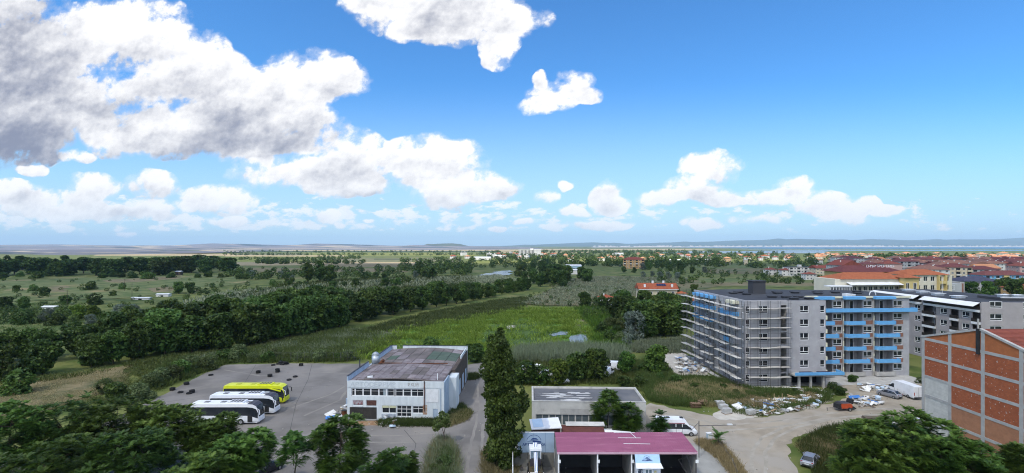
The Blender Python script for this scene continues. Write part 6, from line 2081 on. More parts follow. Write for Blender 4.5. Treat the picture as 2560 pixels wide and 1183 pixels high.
for u, v, k, lb in TY:
    p = gp(u, v)
    for j in range(k):
        o = ob('tyre', tme, None, None, (p.x + rnd.uniform(-.06, .06), p.y + rnd.uniform(-.06, .06), .012 + .3 * j), rnd.random())
        w = ('lowest ', 'upper ', 'topmost ')[j] if k > 1 else ''
        tag(o, lb if k == 1 else w + 'tyre of the ' + lb, 'tyre', 'tyres on the car park')
for i in range(7):
    p = gp(696 + i * 3.5, 911 + (i % 2) * 1.2)
    o = ob('tyre', tme, None, None, (p.x, p.y, .05 + .22 * (i % 3)), rnd.random())
    o.rotation_euler = (rnd.uniform(-.5, .5), rnd.uniform(-.5, .5), rnd.random())
    tag(o, 'tyre of the low heap of old tyres at the far fence', 'tyre', 'tyres of the heap at the far fence')

# ------------------------------------------------------------------ building waste
D_MATS = {'white': mat('white_foam', (.72, .72, .70), (.60, .60, .58), .9, 2, rnd=.1), 'grey': mat('grey_board', (.36, .36, .36), (.28, .28, .28), .9, 2, rnd=.15), 'blue': mat('blue_plastic', (.05, .16, .45), (.06, .2, .5), .6, 2),
          'tan': mat('tan_plank', (.42, .31, .17), (.30, .22, .13), .9, 2, rnd=.15), 'brown': mat('brown_plank', (.18, .11, .07), (.12, .08, .05), .9, 2, rnd=.15), 'pale blue': mat('pale_blue_foil', (.40, .52, .64), (.5, .6, .7), .6, 2)}
ZONES = [('in front of the scaffold corner', [(1830, 1020), (1880, 1002), (2010, 992), (2060, 990), (2040, 1022), (1900, 1041)], 90), ('beside the orange trailer', [(2125, 992), (2200, 990), (2205, 1012), (2150, 1020)], 34),
         ('below the blue balconies', [(2140, 962), (2215, 965), (2225, 975), (2150, 980)], 34), ('on the heap left of the scaffold', [(1690, 898), (1740, 905), (1765, 935), (1700, 935)], 40),
         ('behind the warehouse', [(1292, 918), (1355, 918), (1360, 932), (1295, 934)], 20), ('under the entrance canopy', [(1985, 972), (2060, 972), (2080, 992), (2000, 990)], 10), ('at the left corner of the workshop', [(818, 1040), (862, 1020), (865, 1045), (830, 1056)], 14), ('before the workshop garage', [(948, 1048), (990, 1044), (1000, 1072), (950, 1070)], 7)]
kinds = ['white', 'white', 'white', 'grey', 'tan', 'blue', 'brown', 'pale blue', 'white']
shapes = {'white': ('foam_sheet', 'sheet'), 'grey': ('board_piece', 'board'), 'tan': ('plank_piece', 'plank'), 'brown': ('plank_piece', 'plank'), 'blue': ('plastic_sheet', 'sheet'), 'pale blue': ('foil_bundle', 'bundle')}
adj = ['flat', 'tilted', 'broken', 'crumpled', 'long', 'short', 'square', 'narrow']
rd = random.Random(21)
rub = MB()
for zi, (where, poly, cnt) in enumerate(ZONES):
    wp = [gp(*q) for q in poly]
    lo = (min(q.x for q in wp), min(q.y for q in wp))
    hi = (max(q.x for q in wp), max(q.y for q in wp))
    pts = []
    while len(pts) < cnt * 14:
        q = np.array([[rd.uniform(lo[0], hi[0]), rd.uniform(lo[1], hi[1])]])
        if inside(q, [tuple(w) for w in wp])[0]:
            pts.append((float(q[0, 0]), float(q[0, 1])))
    hmax = .9 if 'heap' in where or 'warehouse' in where else .35
    for i in range(cnt):
        x, y = pts[i]
        kd = rd.choice(kinds)
        nm, sh = shapes[kd]
        L, w_, h = (rd.uniform(.6, 1.9), rd.uniform(.4, 1.1), rd.uniform(.05, .16)) if sh in ('sheet', 'board') else ((rd.uniform(1, 2.2), rd.uniform(.15, .4), .08) if sh == 'plank' else (rd.uniform(.5, .9), rd.uniform(.4, .7), rd.uniform(.3, .5)))
        mb = MB()
        c = [(rd.uniform(-.1, .1), rd.uniform(-.1, .1)) for _ in range(4)]
        base_ = [(-L / 2, -w_ / 2), (L / 2, -w_ / 2), (L / 2, w_ / 2), (-L / 2, w_ / 2)]
        mb.hexa([(a + e, b + f, 0) for (a, b), (e, f) in zip(base_, c)] + [(a + e * .8, b + f * .8, h * rd.uniform(.7, 1.3)) for (a, b), (e, f) in zip(base_, c)])
        o = mb.build(nm, D_MATS[kd], None, (x, y, rd.uniform(.03, hmax)), rd.random() * 6.28)
        ti = rd.uniform(-.35, .35)
        o.rotation_euler = (ti, rd.uniform(-.3, .3), rd.random() * 6.28)
        o.location.z = max(o.location.z, .5 * L * abs(math.sin(o.rotation_euler[1])) + .5 * w_ * abs(math.sin(ti)) + .02)
        a_ = adj[min(2, 0 + (abs(ti) > .18))] if L < 1.2 else 'long'
        tag(o, '%s %s %s of building waste lying %s' % (a_, kd, sh, where), sh, 'pieces of waste ' + where)
    for x, y in pts[cnt:]:
        s = rd.uniform(.06, .2)
        a = rd.random() * 3
        z = rd.uniform(0, hmax * .5)
        rub.hexa([(x + s * math.cos(a + t) * rd.uniform(.7, 1.3), y + s * math.sin(a + t) * rd.uniform(.7, 1.3), z) for t in (0, 1.57, 3.14, 4.71)] + [(x + s * .7 * math.cos(a + t), y + s * .7 * math.sin(a + t), z + s * rd.uniform(.4, 1.2)) for t in (0, 1.57, 3.14, 4.71)])
rm = mat('mixed_rubble', (.40, .38, .34), (.28, .26, .23), .95, .8, 3, col3=(.55, .54, .52), scale3=1.5)
tag(rub.build('rubble', rm), 'small rubble strewn round the waste heaps', None, None, 'stuff')
# litter on the roads
rub = MB()
for i in range(420):
    u, v = rd.uniform(700, 2350), rd.uniform(930, 1183)
    p = gp(u, v)
    s = rd.uniform(.04, .13)
    rub.hexa([(p.x + s * math.cos(t), p.y + s * math.sin(t), .03) for t in (0, 1.57, 3.14, 4.71)] + [(p.x + s * .6 * math.cos(t), p.y + s * .6 * math.sin(t), .03 + s) for t in (0, 1.57, 3.14, 4.71)])
tag(rub.build('stones', rm), 'stones scattered over the dirt yard and roads', None, None, 'stuff')
# block pallets
for i, (u, v, lb, dy) in enumerate(((1799, 1015, 'left grey block pallet at the grass edge', 0), (1808, 1024, 'middle grey block pallet behind the front one', 0), (1817, 1034, 'front grey block pallet on the pale sand', 0), (1877, 1037, 'single block pallet right of the pale sand', 0))):
    p = gp(u, v)
    t = thing('block_pallet', lb, 'pallet', (p.x, p.y, 0), R(8 + i * 3), 'pallets of grey blocks')
    MB().box(-.75, -.5, 0, .75, .5, .13).build('pallet', D_MATS['brown'], t)
    bm = MB().box(0, 0, 0, .49, .48, .26).mesh('block')
    for a in range(3):
        for b in range(2):
            for c in range(3):
                ob('block', bm, mat('grey_block', (.42, .42, .41), (.36, .36, .35), .95, 2, rnd=.12), t, (-.74 + a * .5, -.49 + b * .49, .135 + c * .265))
for u, v, lb in ((1738, 1018, 'dark weathered pallet pile in the grass'), (1757, 1012, 'brown board crate beside the pallet pile')):
    p = gp(u, v)
    t = thing('pallet_pile', lb, 'pallets', (p.x, p.y, 0), R(rnd.uniform(-20, 20)))
    for k in range(5):
        MB().box(-.9, -.6, .03 + k * .17, .9, .6, .13 + k * .17).build('pallet', D_MATS['brown'], t, (rnd.uniform(-.1, .1), rnd.uniform(-.1, .1), 0), rnd.uniform(-.1, .1))
p = gp(848, 1052)
t = thing('rubbish_bag', 'big white bag of rubbish at the left corner of the workshop', 'bag', (p.x, p.y, 0))
MB().tube((0, 0, 0), (0, 0, .5), .5, .62, 9).tube((0, 0, .5), (0, 0, .95), .62, .5, 9).build('bag', M_WHITE, t, smooth=True)
MB().tube((0, 0, .95), (.05, 0, 1.1), .42, .3, 8).build('rubbish', P_PLAST, t)
p = gp(860, 1045)
t = thing('rusty_bin', 'rust brown metal bin between the rubbish bag and the workshop wall', 'bin', (p.x, p.y, 0))
MB().tube((0, 0, 0), (0, 0, 1.3), .45, n=10).build('body', M_RUST, t)
MB().tube((0, 0, 1.3), (0, 0, 1.34), .48, n=10).build('rim', P_PLAST, t)
p = gp(962, 1050)
t = thing('plastic_chair', 'broken white garden chair thrown beside the workshop garage', 'chair', (p.x, p.y, .25), R(30))
t.rotation_euler = (R(50), R(20), R(30))
MB().box(-.25, -.25, .42, .25, .25, .46).build('seat', M_PVC, t)
MB().box(-.25, .25, .42, .25, .29, .95).build('backrest', M_PVC, t)
for x in (-.24, .19):
    for y in (-.24, .2):
        MB().box(x, y, 0, x + .05, y + .05, .42).build('leg', M_PVC, t)
p = gp(1794, 1112)
t = thing('cable_cabinet', 'narrow pale blue cabinet standing on the dry verge', 'cabinet', (p.x - .9, p.y + 1, 0), R(15))
MB().box(-.35, -.2, 0, .35, .2, 1.35).build('body', mat('pale_blue_cabinet', (.40, .50, .58), (.35, .45, .52), .6, 1), t)
MB().box(-.4, -.25, 1.35, .4, .25, 1.43).build('cap', M_PVC, t)
MB().box(-.3, -.215, .15, .3, -.203, 1.25).build('door', M_PVC, t)
p = gp(1690, 1088)
t = thing('yellow_flower_bush', 'small bright yellow bush at the edge of the pink roof', 'bush', (21.2, 70.0, 0))
ob('crown', crown_mesh('crown', 71, [(0, 0, 1.9, 1.0, .8, .8)], 500, .16, leafmat('yellow_bloom', (.35, .30, .02), (.55, .48, .03))), None, t)
MB().tube((0, 0, 0), (0, 0, 1.5), .06, n=5).build('stem', M_BARK, t)
# fence planks by the waste
p = gp(1935, 1004)
t = thing('wooden_fence', 'remains of a wooden fence frame in the grass before the scaffold', 'fence', (p.x, p.y, 0), R(3))
for x in (0, 1.6):
    MB().box(x, 0, 0, x + .1, .1, 1.5).build('post', D_MATS['tan'], t)
MB().box(.1, .02, .6, 1.6, .08, .72).build('rail', D_MATS['tan'], t)
# white sheds far left, little far buildings in the plain are with the town


# ------------------------------------------------------------------ houses of the town and the plain
M_W = {'white': mat('house_white', (.62, .61, .58), (.54, .53, .50), .9, .2), 'cream': mat('house_cream', (.55, .48, .35), (.48, .42, .31), .9, .2), 'grey': mat('house_grey', (.40, .41, .42), (.34, .35, .36), .9, .2),
       'pink': mat('house_pink', (.48, .32, .29), (.42, .28, .26), .9, .2), 'yellow': mat('house_yellow', (.58, .46, .20), (.52, .42, .19), .9, .2), 'blue': mat('house_blue', (.14, .36, .55), (.12, .32, .50), .9, .2), 'ochre': mat('house_ochre', (.46, .30, .15), (.4, .26, .13), .9, .2), 'brick': M_BRICKO}
M_T = {'orange': M_TILE_O, 'red': M_TILE_R, 'dark red': M_TILE_D, 'brown': M_TILE_B, 'terracotta': M_TILE_S, 'slate blue': mat('slate_tiles', (.065, .065, .10), (.05, .05, .08), .8, .8), 'flat': M_BITUM}


def hip(mb, w, d, z, h, o=.5, gable=False):
    r = min(w, d) / 2
    if w >= d:
        a, b = ((-o, d / 2, z + h), (w + o, d / 2, z + h)) if gable else ((r, d / 2, z + h), (w - r, d / 2, z + h))
    else:
        a, b = ((w / 2, -o, z + h), (w / 2, d + o, z + h)) if gable else ((w / 2, r, z + h), (w / 2, d - r, z + h))
    A, B, C, D_ = (-o, -o, z), (w + o, -o, z), (w + o, d + o, z), (-o, d + o, z)
    if w >= d:
        mb.poly([A, B, b, a]).poly([C, D_, a, b]).poly([B, C, b]).poly([D_, A, a])
    else:
        mb.poly([A, B, a]).poly([C, D_, b]).poly([B, C, b, a]).poly([D_, A, a, b])
    mb.poly([D_, C, B, A])
    return mb


H_PROTO = {}


def house(key, w, d, fl, wall, roof, gable=False, balc=False, nw=None, chim=1, rh=None, name='house'):
    """a house with its own windows (> pane), balconies, roof (> chimney); origin in the middle of its base"""
    t = thing(name, 'house', 'house', (0, 0, 0))
    W = MB()
    h = fl * 2.85
    ww = M_W[wall]
    MB().box(-w / 2, -d / 2, 0, w / 2, d / 2, h).build('wall', ww, t)
    rh = rh if rh is not None else min(w, d) * .24
    if roof == 'flat':
        rf = MB().box(-w / 2 - .2, -d / 2 - .2, h, w / 2 + .2, d / 2 + .2, h + .4).build('roof', M_T['flat'], t)
        MB().box(-1.5, -1.5, h + .4, 1.5, 1.5, h + 2.4).build('roof_house', ww, rf)
    else:
        rf = hip(MB(), w, d, 0, rh, .6, gable).build('roof', M_T[roof], t, (-w / 2, -d / 2, h + .02))
        if gable:
            g_ = MB()
            if w >= d:
                g_.prism([(-d / 2, 0), (d / 2, 0), (0, rh - .1)], 'x', -w / 2, w / 2)
            else:
                g_.prism([(-w / 2, 0), (w / 2, 0), (0, rh - .1)], 'y', -d / 2, d / 2)
            g_.build('gable_wall', ww, t, (0, 0, h + .03))
        for i in range(chim):
            MB().box(-.35, -.3, 0, .35, .3, 1.5).build('chimney', M_W['white'], rf, (w * (.3 + .4 * i), d * .45, rh * .6))
    nw = nw or max(2, int(w / 3.2))
    fr, pn = win_meshes(1.5, 1.45, 'double')
    for k in range(fl):
        for i in range(nw):
            x = -w / 2 + (i + .5) * w / nw
            z = .95 + 2.85 * k
            if balc and i % 2 == 0 and k > 0:
                MB().box(x - 1.5, -d / 2 - 1.3, z - 1.0, x + 1.5, -d / 2 - .004, z - .05).build('balcony', ww if k % 2 else M_W['white'], t)
                MB().box(x - 1.3, -d / 2 - .03, z - .04, x + 1.3, -d / 2 - .005, z + 1.5).build('balcony_door', M_GLASS, t)
            else:
                o = ob('window', fr, M_PVC, t, (x - .75, -d / 2 - .06, z))
                ob('pane', pn, M_GLASS, o)
        for i in range(max(1, int(d / 4))):
            y = -d / 2 + (i + .5) * d / max(1, int(d / 4))
            o = ob('window', fr, M_PVC, t, (-w / 2 - .06, y + .75, .95 + 2.85 * k), R(-90))
            ob('pane', pn, M_GLASS, o)
    H_PROTO[key] = t
    return t


def setlabel(o, lb, cat, grp=None):
    o['label'] = lb
    o['category'] = cat
    if grp:
        o['group'] = grp


def put(key, x, y, rz, lb, cat='house', grp=None, first=[set()], scale=None, z=0.0):
    src = H_PROTO[key]
    if key not in first[0]:
        first[0].add(key)
        src.location = (x, y, z)
        src.rotation_euler = (0, 0, rz)
        if scale:
            src.scale = scale if hasattr(scale, '__len__') else (scale,) * 3
        r = src
    else:
        r = dup(src, (x, y, z), rz, scale=scale)
    setlabel(r, lb, cat, grp)
    return r


house('a', 17, 12, 4, 'white', 'brown', balc=True, nw=6)
house('b', 19, 12, 4, 'grey', 'dark red', balc=True)
house('c', 15, 13, 4, 'pink', 'red')
house('d', 18, 12, 4, 'cream', 'dark red', balc=True, chim=2)
house('e', 14, 18, 4, 'grey', 'brown', gable=True)
house('f', 18, 12, 4, 'white', 'brown', chim=2)
house('g', 16, 11, 3, 'cream', 'terracotta', chim=2)
house('h', 12, 10, 2, 'white', 'terracotta')
house('i', 11, 10, 2, 'ochre', 'terracotta')
house('j', 14, 10, 2, 'white', 'orange')
house('k', 9, 8, 2, 'white', 'red')
house('l', 14, 9, 3, 'white', 'flat')
house('m', 17, 15, 3, 'cream', 'terracotta', gable=True)
house('n', 17, 11, 4, 'white', 'dark red', balc=True, gable=True)
WORD = {'a': 'white house with brown roof and balconies', 'b': 'grey house with dark red roof and balconies', 'c': 'pinkish house with a red hip roof', 'd': 'long cream house with dark red roof', 'e': 'tall grey house with its gable to the viewer',
        'f': 'white house with brown roof and two chimneys', 'g': 'cream house with terracotta roof', 'h': 'low white house with terracotta roof', 'i': 'low ochre house with terracotta roof', 'j': 'low white house with orange roof', 'k': 'small white house with red roof', 'l': 'white flat-roofed block', 'm': 'cream gabled house with terracotta roof', 'n': 'white gabled block with dark red roof'}
rh_ = random.Random(8)
# the large block groups singled out
house('x1', 16, 30, 5, 'grey', 'red', gable=True, nw=3)
put('x1', 262, 335 + 60, R(4), 'tall pale grey gabled block at the left edge of the town', scale=(1, .6, 1))
house('x2', 24, 12, 3, 'white', 'flat', balc=True, nw=7)
p = gp(1998, 690)
put('x2', p.x, p.y, R(-3), 'white three-storey flat-roofed block left of the town', 'building')
house('x3', 13, 11, 3, 'cream', 'red', gable=True)
p = gp(2048, 693)
put('x3', p.x, p.y, R(2), 'cream gabled house with red roof right of the flat-roofed block')
house('x4', 16, 10, 3, 'pink', 'red', balc=True)
p = gp(2075, 690)
put('x4', p.x, p.y, R(-2), 'pink balconied house with red roof left of the dark trees')
house('x5', 10, 8, 2, 'white', 'red')
p = gp(2022, 700)
put('x5', p.x, p.y, 0, 'small house with red hip roof in front of the flat-roofed block', scale=.9)
for u, v, lb in ((1962, 690, 'small red-roofed house left of the flat-roofed block'), (1925, 688, 'leftmost small red-roofed house at the end of the meadow')):
    p = gp(u, v)
    put('k', p.x, p.y, R(rh_.uniform(-10, 10)), lb)
# near yellow and white hotel with orange roof
ho = thing('hotel_building', 'cream and yellow terrace hotel with orange tiled roof and glazed white terraces', 'building', (103.4, 160, 7.7), R(3))
ho.scale = (.68, .8, 1)
MB().box(-5, -2.9, -7.7, 36, 12.9, -.01).build('lower_floors', M_W['cream'], ho)
M_Y, M_CR = M_W['yellow'], mat('pale_cream_wall', (.62, .58, .47), (.55, .52, .43), .9, .3)
facade(ho, 0, 0, 0, 36, 11.4, [(.6 + 2.6 * i, 3.2 * k + .9, 1.7, 1.7) for k in range(2) for i in range(13)] + [(6.2 + 2.6 * i, 7.0, 1.7, 2.1) for i in range(11)], M_CR, .3)
for k in range(2):
    for i in range(13):
        window(ho, 0, 0, 0, .6 + 2.6 * i, 3.2 * k + .9, 1.7, 1.7, 'double')
for i in range(11):
    window(ho, 0, 0, 0, 6.2 + 2.6 * i, 7.0, 1.7, 2.1, 'double')
MB().box(5.6, -2.2, 6.2, 35, -.005, 6.9).build('terrace_band', M_Y, ho)
MB().box(-.2, -2.3, 2.9, 35.8, -.006, 3.5).build('terrace_band', M_Y, ho)
MB().box(5.6, -2.2, 6.92, 35, -2.1, 7.9).build('terrace_rail', mat('frosted_rail', (.40, .42, .42), (.34, .36, .36), .4, 1), ho)
MB().hexa([(5.4, -2.8, 9.6), (31, -2.8, 9.6), (31, -.01, 10.3), (5.4, -.01, 10.3), (5.4, -2.8, 9.75), (31, -2.8, 9.75), (31, -.01, 10.45), (5.4, -.01, 10.45)]).build('awning', M_AWN, ho)
MB().box(-5, -3, 6.4, 5.5, -.01, 7.4).build('glazed_terrace', M_WHITE, ho)
for i in range(7):
    window(ho, -5, -3, 0, .2 + i * 1.5, 7.42, 1.4, 1.7, 'double', -.05)
MB().box(-5.2, -3.2, 9.15, 5.6, .2, 9.5).build('terrace_roof', M_AWN, ho)
MB().box(-5, -2.9, 0, 5.5, -.01, 6.0).build('lower_wall', M_CR, ho)
MB().hexa([(-5.6, -4.2, 5.4), (5.6, -4.2, 5.4), (5.6, -3.0, 6.2), (-5.6, -3.0, 6.2), (-5.6, -4.2, 5.55), (5.6, -4.2, 5.55), (5.6, -3.0, 6.38), (-5.6, -3.0, 6.38)]).build('dark_canopy', M_RAIL, ho)
hip(MB(), 33, 13, 0, 1.9, .7).build('roof', M_TILE_O, ho, (3, 0, 11.4))
MB().box(0, .31, 0, 36, 13, 11.4).build('body_wall', M_CR, ho)
hip(MB(), 8, 8, 0, 1.2, .5).build('roof', M_TILE_O, ho, (31, -3, 11.9))
MB().box(31.3, -2.7, 0, 38.5, 5, 11.85).build('corner_tower', M_Y, ho)
for k in range(3):
    for x in (32, 35.6):
        window(ho, 0, -2.7, 0, x, 1.2 + 3.5 * k, 1.6, 2.1, 'double', -.05)
# second wing behind with dark red roof and roof letters
hb = thing('hotel_building', 'yellow hotel wing with dark maroon roof carrying white roof letters', 'building', (120, 182, 6.0), R(2))
hb.scale = (.65, .8, 1)
MB().box(0, 0, -6, 34, 12, -.01).build('lower_floors', M_W['yellow'], hb)
MB().box(0, 0, 0, 34, 12, 14.2).build('wall', M_Y, hb)
for i in range(11):
    window(hb, 0, 0, 0, 1 + 3 * i, 11.6, 1.9, 2.0, 'double', -.05)
hip(MB(), 35, 14, 0, 2.2, 1.0).build('roof', M_TILE_D, hb, (-.5, -1, 14.25))
rl = MB()
x = 14.0
for i, wd in enumerate((.9, .8, .8, .3, .8, .8, 0, .9, .8, .8, .8, 0, .9, .9, .4, .8, .8)):
    if wd:
        rl.box(x, -.4, 15.9, x + .16, -.25, 16.8).box(x + .165, -.4, 15.9 + (i % 3) * .3, x + wd, -.25, 16.05 + (i % 3) * .3)
    x += wd + .22 if wd else .7
tag(rl.build('roof_letters', M_WHITE, hb), kind='stuff')
# grey-yellow block to the right of it
hc = thing('apartment_building', 'cream and yellow stepped apartment block with orange roof beside the terrace hotel', 'building', (134.5, 170, 4.8), R(2))
hc.scale = (.6, .8, 1)
MB().box(0, 0, -4.8, 36, 12, -.01).build('lower_floors', M_W['cream'], hc)
facade(hc, 0, 0, 0, 26, 15.0, [(1 + 4.2 * i, .9 + 3.0 * k, 2.2, 1.7) for i in range(6) for k in range(5)], M_CR, .3)
for i in range(6):
    for k in range(5):
        window(hc, 0, 0, 0, 1 + 4.2 * i, .9 + 3.0 * k, 2.2, 1.7, 'double')
        if i in (0, 4):
            MB().box(.5 + 4.2 * i, -1.2, .1 + 3.0 * k, 4.4 + 4.2 * i, -.005, 1.0 + 3.0 * k).build('balcony', M_Y, hc)
for i in (0, 3, 4):
    MB().box(4.45 + 4.2 * i if i else .05, -1.25, 0, 4.95 + 4.2 * i if i else .48, -.006, 15.0).build('yellow_pier', M_Y, hc)
MB().box(0, .31, 0, 26, 12, 15).build('body_wall', M_CR, hc)
hip(MB(), 24, 12, 0, 1.7, .6).build('roof', M_TILE_O, hc, (0, 0, 15.05))
MB().box(26, 1, 0, 33, 11, 12).build('side_wing', M_W['grey'], hc)
for k in range(4):
    window(hc, 26, 1, 0, 1.2, .9 + 3 * k, 1.6, 1.6, 'double', -.05)
MB().box(33.0, 2, 0, 36, 11, 12.4).build('blind_gable', M_CEM, hc)
MB().box(33.6, 1.95, 1, 35.3, 1.996, 12.0).build('brick_infill', M_BRICKW, hc)
# red-roofed villa in the middle
vi = thing('villa', 'long cream villa with red tiled roof, white chimneys and solar panels behind the dark grove', 'house', (68.5, 268, 0), R(-1))
MB().box(0, 0, 0, 20, 9, 6.4).build('wall', M_W['cream'], vi)
rf = hip(MB(), 20, 9, 0, 3.0, .7, True).build('roof', M_TILE_O, vi, (0, 0, 6.42))
MB().prism([(0, 0), (9, 0), (4.5, 2.8)], 'x', .1, 19.9).build('gable_wall', M_W['white'], vi, (0, 0, 6.43))
for x, y, z in ((3, 1.4, .9), (8, 4.6, 2.6), (14, 5.2, 2.6), (17.6, 1.4, .9)):
    MB().box(-.5, -.4, 0, .5, .4, 1.6).build('chimney', M_WHITE, rf, (x, y, z))
for i in range(4):
    MB().hexa([(0, 0, 0), (1.1, 0, 0), (1.1, 1.4, .93), (0, 1.4, .93), (0, 0, .08), (1.1, 0, .08), (1.1, 1.4, 1.01), (0, 1.4, 1.01)]).build('solar_panel', mat('solar_glass', (.02, .03, .08), (.03, .04, .10), .15, 2), rf, (9.6 + i * 1.25, 1.7, 1.65))
for i in range(5):
    window(vi, 0, 0, 0, 1.4 + 3.9 * i, 3.8, 1.5, 1.4, 'double', -.05)
MB().box(-.5, -.75, 6.1, 20.5, -.6, 6.4).build('eave_board', M_WHITE, vi)
hip(MB(), 5, 4, 0, 1.0, .3).build('porch_roof', M_TILE_O, vi, (19.5, -3, 4.4))
MB().box(20, -2.6, 0, 24, .5, 4.35).build('porch', M_W['white'], vi)
house('y1', 8, 7, 2, 'white', 'orange')
p = gp(1520, 768)
put('y1', p.x, p.y + 6, R(20), 'small orange-roofed outbuilding with a white chimney left of the villa', scale=.75)
house('y2', 14, 8, 1, 'white', 'red')
put('y2', 92, 245, R(-2), 'low terracotta-roofed house peeping out left of the scaffold')
# red five-storey block in the plain
house('y3', 26, 14, 4, 'ochre', 'red', balc=True, nw=7, chim=2)
p = gp(1584, 671)
put('y3', p.x, p.y, R(-12), 'ochre and white balconied block with red roof rising from the far grove', 'building')
# white slab tower far off
hw = thing('hotel_building', 'distant white slab hotel with vertical piers on the horizon', 'building', (50, 1450, 0), R(0))
hw.scale = (1, 1, .58)
MB().box(-30, 0, 0, 34, 18, 26).build('wall', M_GLASS, hw)
MB().box(14, -1.0, 0, 34, -.01, 31).build('stair_block', M_W['white'], hw)
for i in range(16):
    MB().box(-30 + i * 4, -1.6, 0, -28 + i * 4, -.02 if i < 11 else -1.01, 27).build('pier', M_W['white'], hw)
MB().box(-31, -1.7, 27, 35, 18, 29).build('roof_slab', M_W['white'], hw)
MB().box(3, 3, 29, 12, 10, 35).build('roof_house', M_W['white'], hw)
MB().tube((8, 5, 35), (8, 5, 44), .4, n=5).build('mast', M_STEEL, hw)
# sheds in the plain
SH = [(1412, 686, 32, 8, 4.2, 'long white shed among the trees of the plain', M_W['white']), (1435, 676, 18, 9, 5.5, 'pale blue gabled hall behind the long white shed', mat('pale_blue_wall', (.34, .46, .56), (.3, .42, .5), .8, .5)), (1206, 650, 34, 10, 5, 'white works hall at the edge of the far village', M_W['white']),
      (1250, 647, 20, 10, 6, 'second white hall right of the works hall', M_W['white']), (444, 688, 5, 5, 3.5, 'small barn with a pale tin roof in the left meadow', M_BARK), (350, 750, 10, 2.5, 1.1, 'long low white greenhouse frame in the meadow', M_W['white']), (405, 742, 7, 3, 1.4, 'short white shed by the round trees', M_W['white']),
      (120, 775, 6, 3, 1.4, 'white tin roof between bushes at the left', M_W['white']), (1690, 656, 20, 8, 4, 'white house with blue wall in the far plain', M_W['white']), (1760, 655, 24, 9, 4, 'long pale hall in the far plain', M_W['white']), (1545, 640, 30, 10, 7, 'long white block in the far village', M_W['white']), (1815, 662, 14, 8, 3, 'grey ruined shed in the far meadow', M_CEM), (1865, 662, 5, 5, 8, 'narrow pale tower in the far meadow', M_W['cream'])]
for u, v, w, d, h, lb, m_ in SH:
    p = gp(u, v)
    t = thing('shed', lb, 'shed' if h < 6 else 'building', (p.x, p.y, 0), R(rh_.uniform(-6, 6)))
    MB().box(-w / 2, 0, 0, w / 2, d, h).build('wall', m_, t)
    hip(MB(), w, d, 0, d * .14, .3, True).build('roof', M_AWN if 'ruined' not in lb else M_TILE_B, t, (-w / 2, 0, h + .01))
    MB().box(-w * .1, -.06, 0, w * .1, -.004, min(2.4, h * .6)).build('door', M_DARK, t)
# rows of town houses; nearer rows larger in view
taken = []


def free(x, y, r_):
    for a, b, c in taken:
        if (a - x) ** 2 + (b - y) ** 2 < (c + r_) ** 2 * .55:
            return False
    taken.append((x, y, r_))
    return True


def town_spot(u):
    return next(t for lim, t in [(1215, 'by the works hall'), (1300, 'left of the slab hotel'), (1420, 'right of the slab hotel'), (1560, 'left of the balconied block'), (1700, 'right of the balconied block'), (1850, 'in the middle'), (2000, 'towards the town'), (2090, 'at its left end'), (2150, 'left of the maroon roof'), (2210, 'above the maroon roof'), (2270, 'above the roof letters'), (2330, 'above the stepped block'), (2390, 'above the side wing'), (2440, 'above the slate roof'), (2500, 'above the blue block'), (9999, 'at the right edge')] if u < lim)


AREAS = [('near town rows', 2290, 2600, 694, 712, 10, 'abcdfmn', 'in the nearest row of the town'), ('middle town', 2150, 2600, 674, 690, 30, 'abcdefmn', 'in the middle of the town'), ('upper town', 2080, 2600, 662, 674, 40, 'abcdefgmn', 'in the closely built upper town'),
         ('sunlit town', 2020, 2600, 648, 660, 64, 'ghijghj', 'in the sunny far quarter of the town'), ('shore quarter', 2040, 2600, 639, 647, 60, 'ghijhi', 'in the outermost quarter towards the bay'), ('village', 1280, 2000, 636, 654, 46, 'hijkh', 'between the trees of the far village'), ('left village', 1130, 1320, 637, 648, 16, 'hjkl', 'of the far village left of the white slab hotel')]
for grp, u0, u1, v0, v1, cnt, keys, where in AREAS:
    k = tries = 0
    while k < cnt and tries < 4000:
        tries += 1
        u, v = rh_.uniform(u0, u1), rh_.uniform(v0, v1)
        p = gp(u, v)
        if not free(p.x, p.y, 10 if keys[0] == 'a' else 8.5):
            continue
        key = rh_.choice(keys)
        if 2390 < u and v > 690 and grp != 'near town rows':
            continue
        sc_ = rh_.uniform(1.0, 1.3) if keys[0] == 'a' else rh_.uniform(.85, 1.15)
        put(key, p.x, p.y, R(rh_.choice((0, 0, 4, -8, 90, 80, 180)) + rh_.uniform(-6, 6)), '%s%s, %s, %s' % ('larger ' if sc_ > (1.15 if keys[0] == 'a' else 1.0) else 'smaller ', WORD[key], grp, town_spot(u)), 'house', 'houses ' + where, scale=(sc_, sc_, rh_.uniform(.9, 1.1)))
        k += 1
# bright blue block and slate roof at the right
house('z1', 34, 13, 3, 'blue', 'dark red', balc=True, nw=9)
put('z1', 352, 362, R(4), 'bright blue balconied block with red roof at the right edge of the town', 'building')
MB().box(-3, -6.9, 3, 1, -6.6, 8.6).build('yellow_panel', M_W['yellow'], H_PROTO['z1'])
house('z2', 22, 12, 3, 'grey', 'slate blue', nw=6)
put('z2', 278, 302, R(3), 'grey house with a slate blue roof above the dark garden trees')
house('z3', 16, 12, 2, 'ochre', 'orange')
put('z3', 293, 286, R(8), 'ochre house with bright orange roof at the right picture edge')
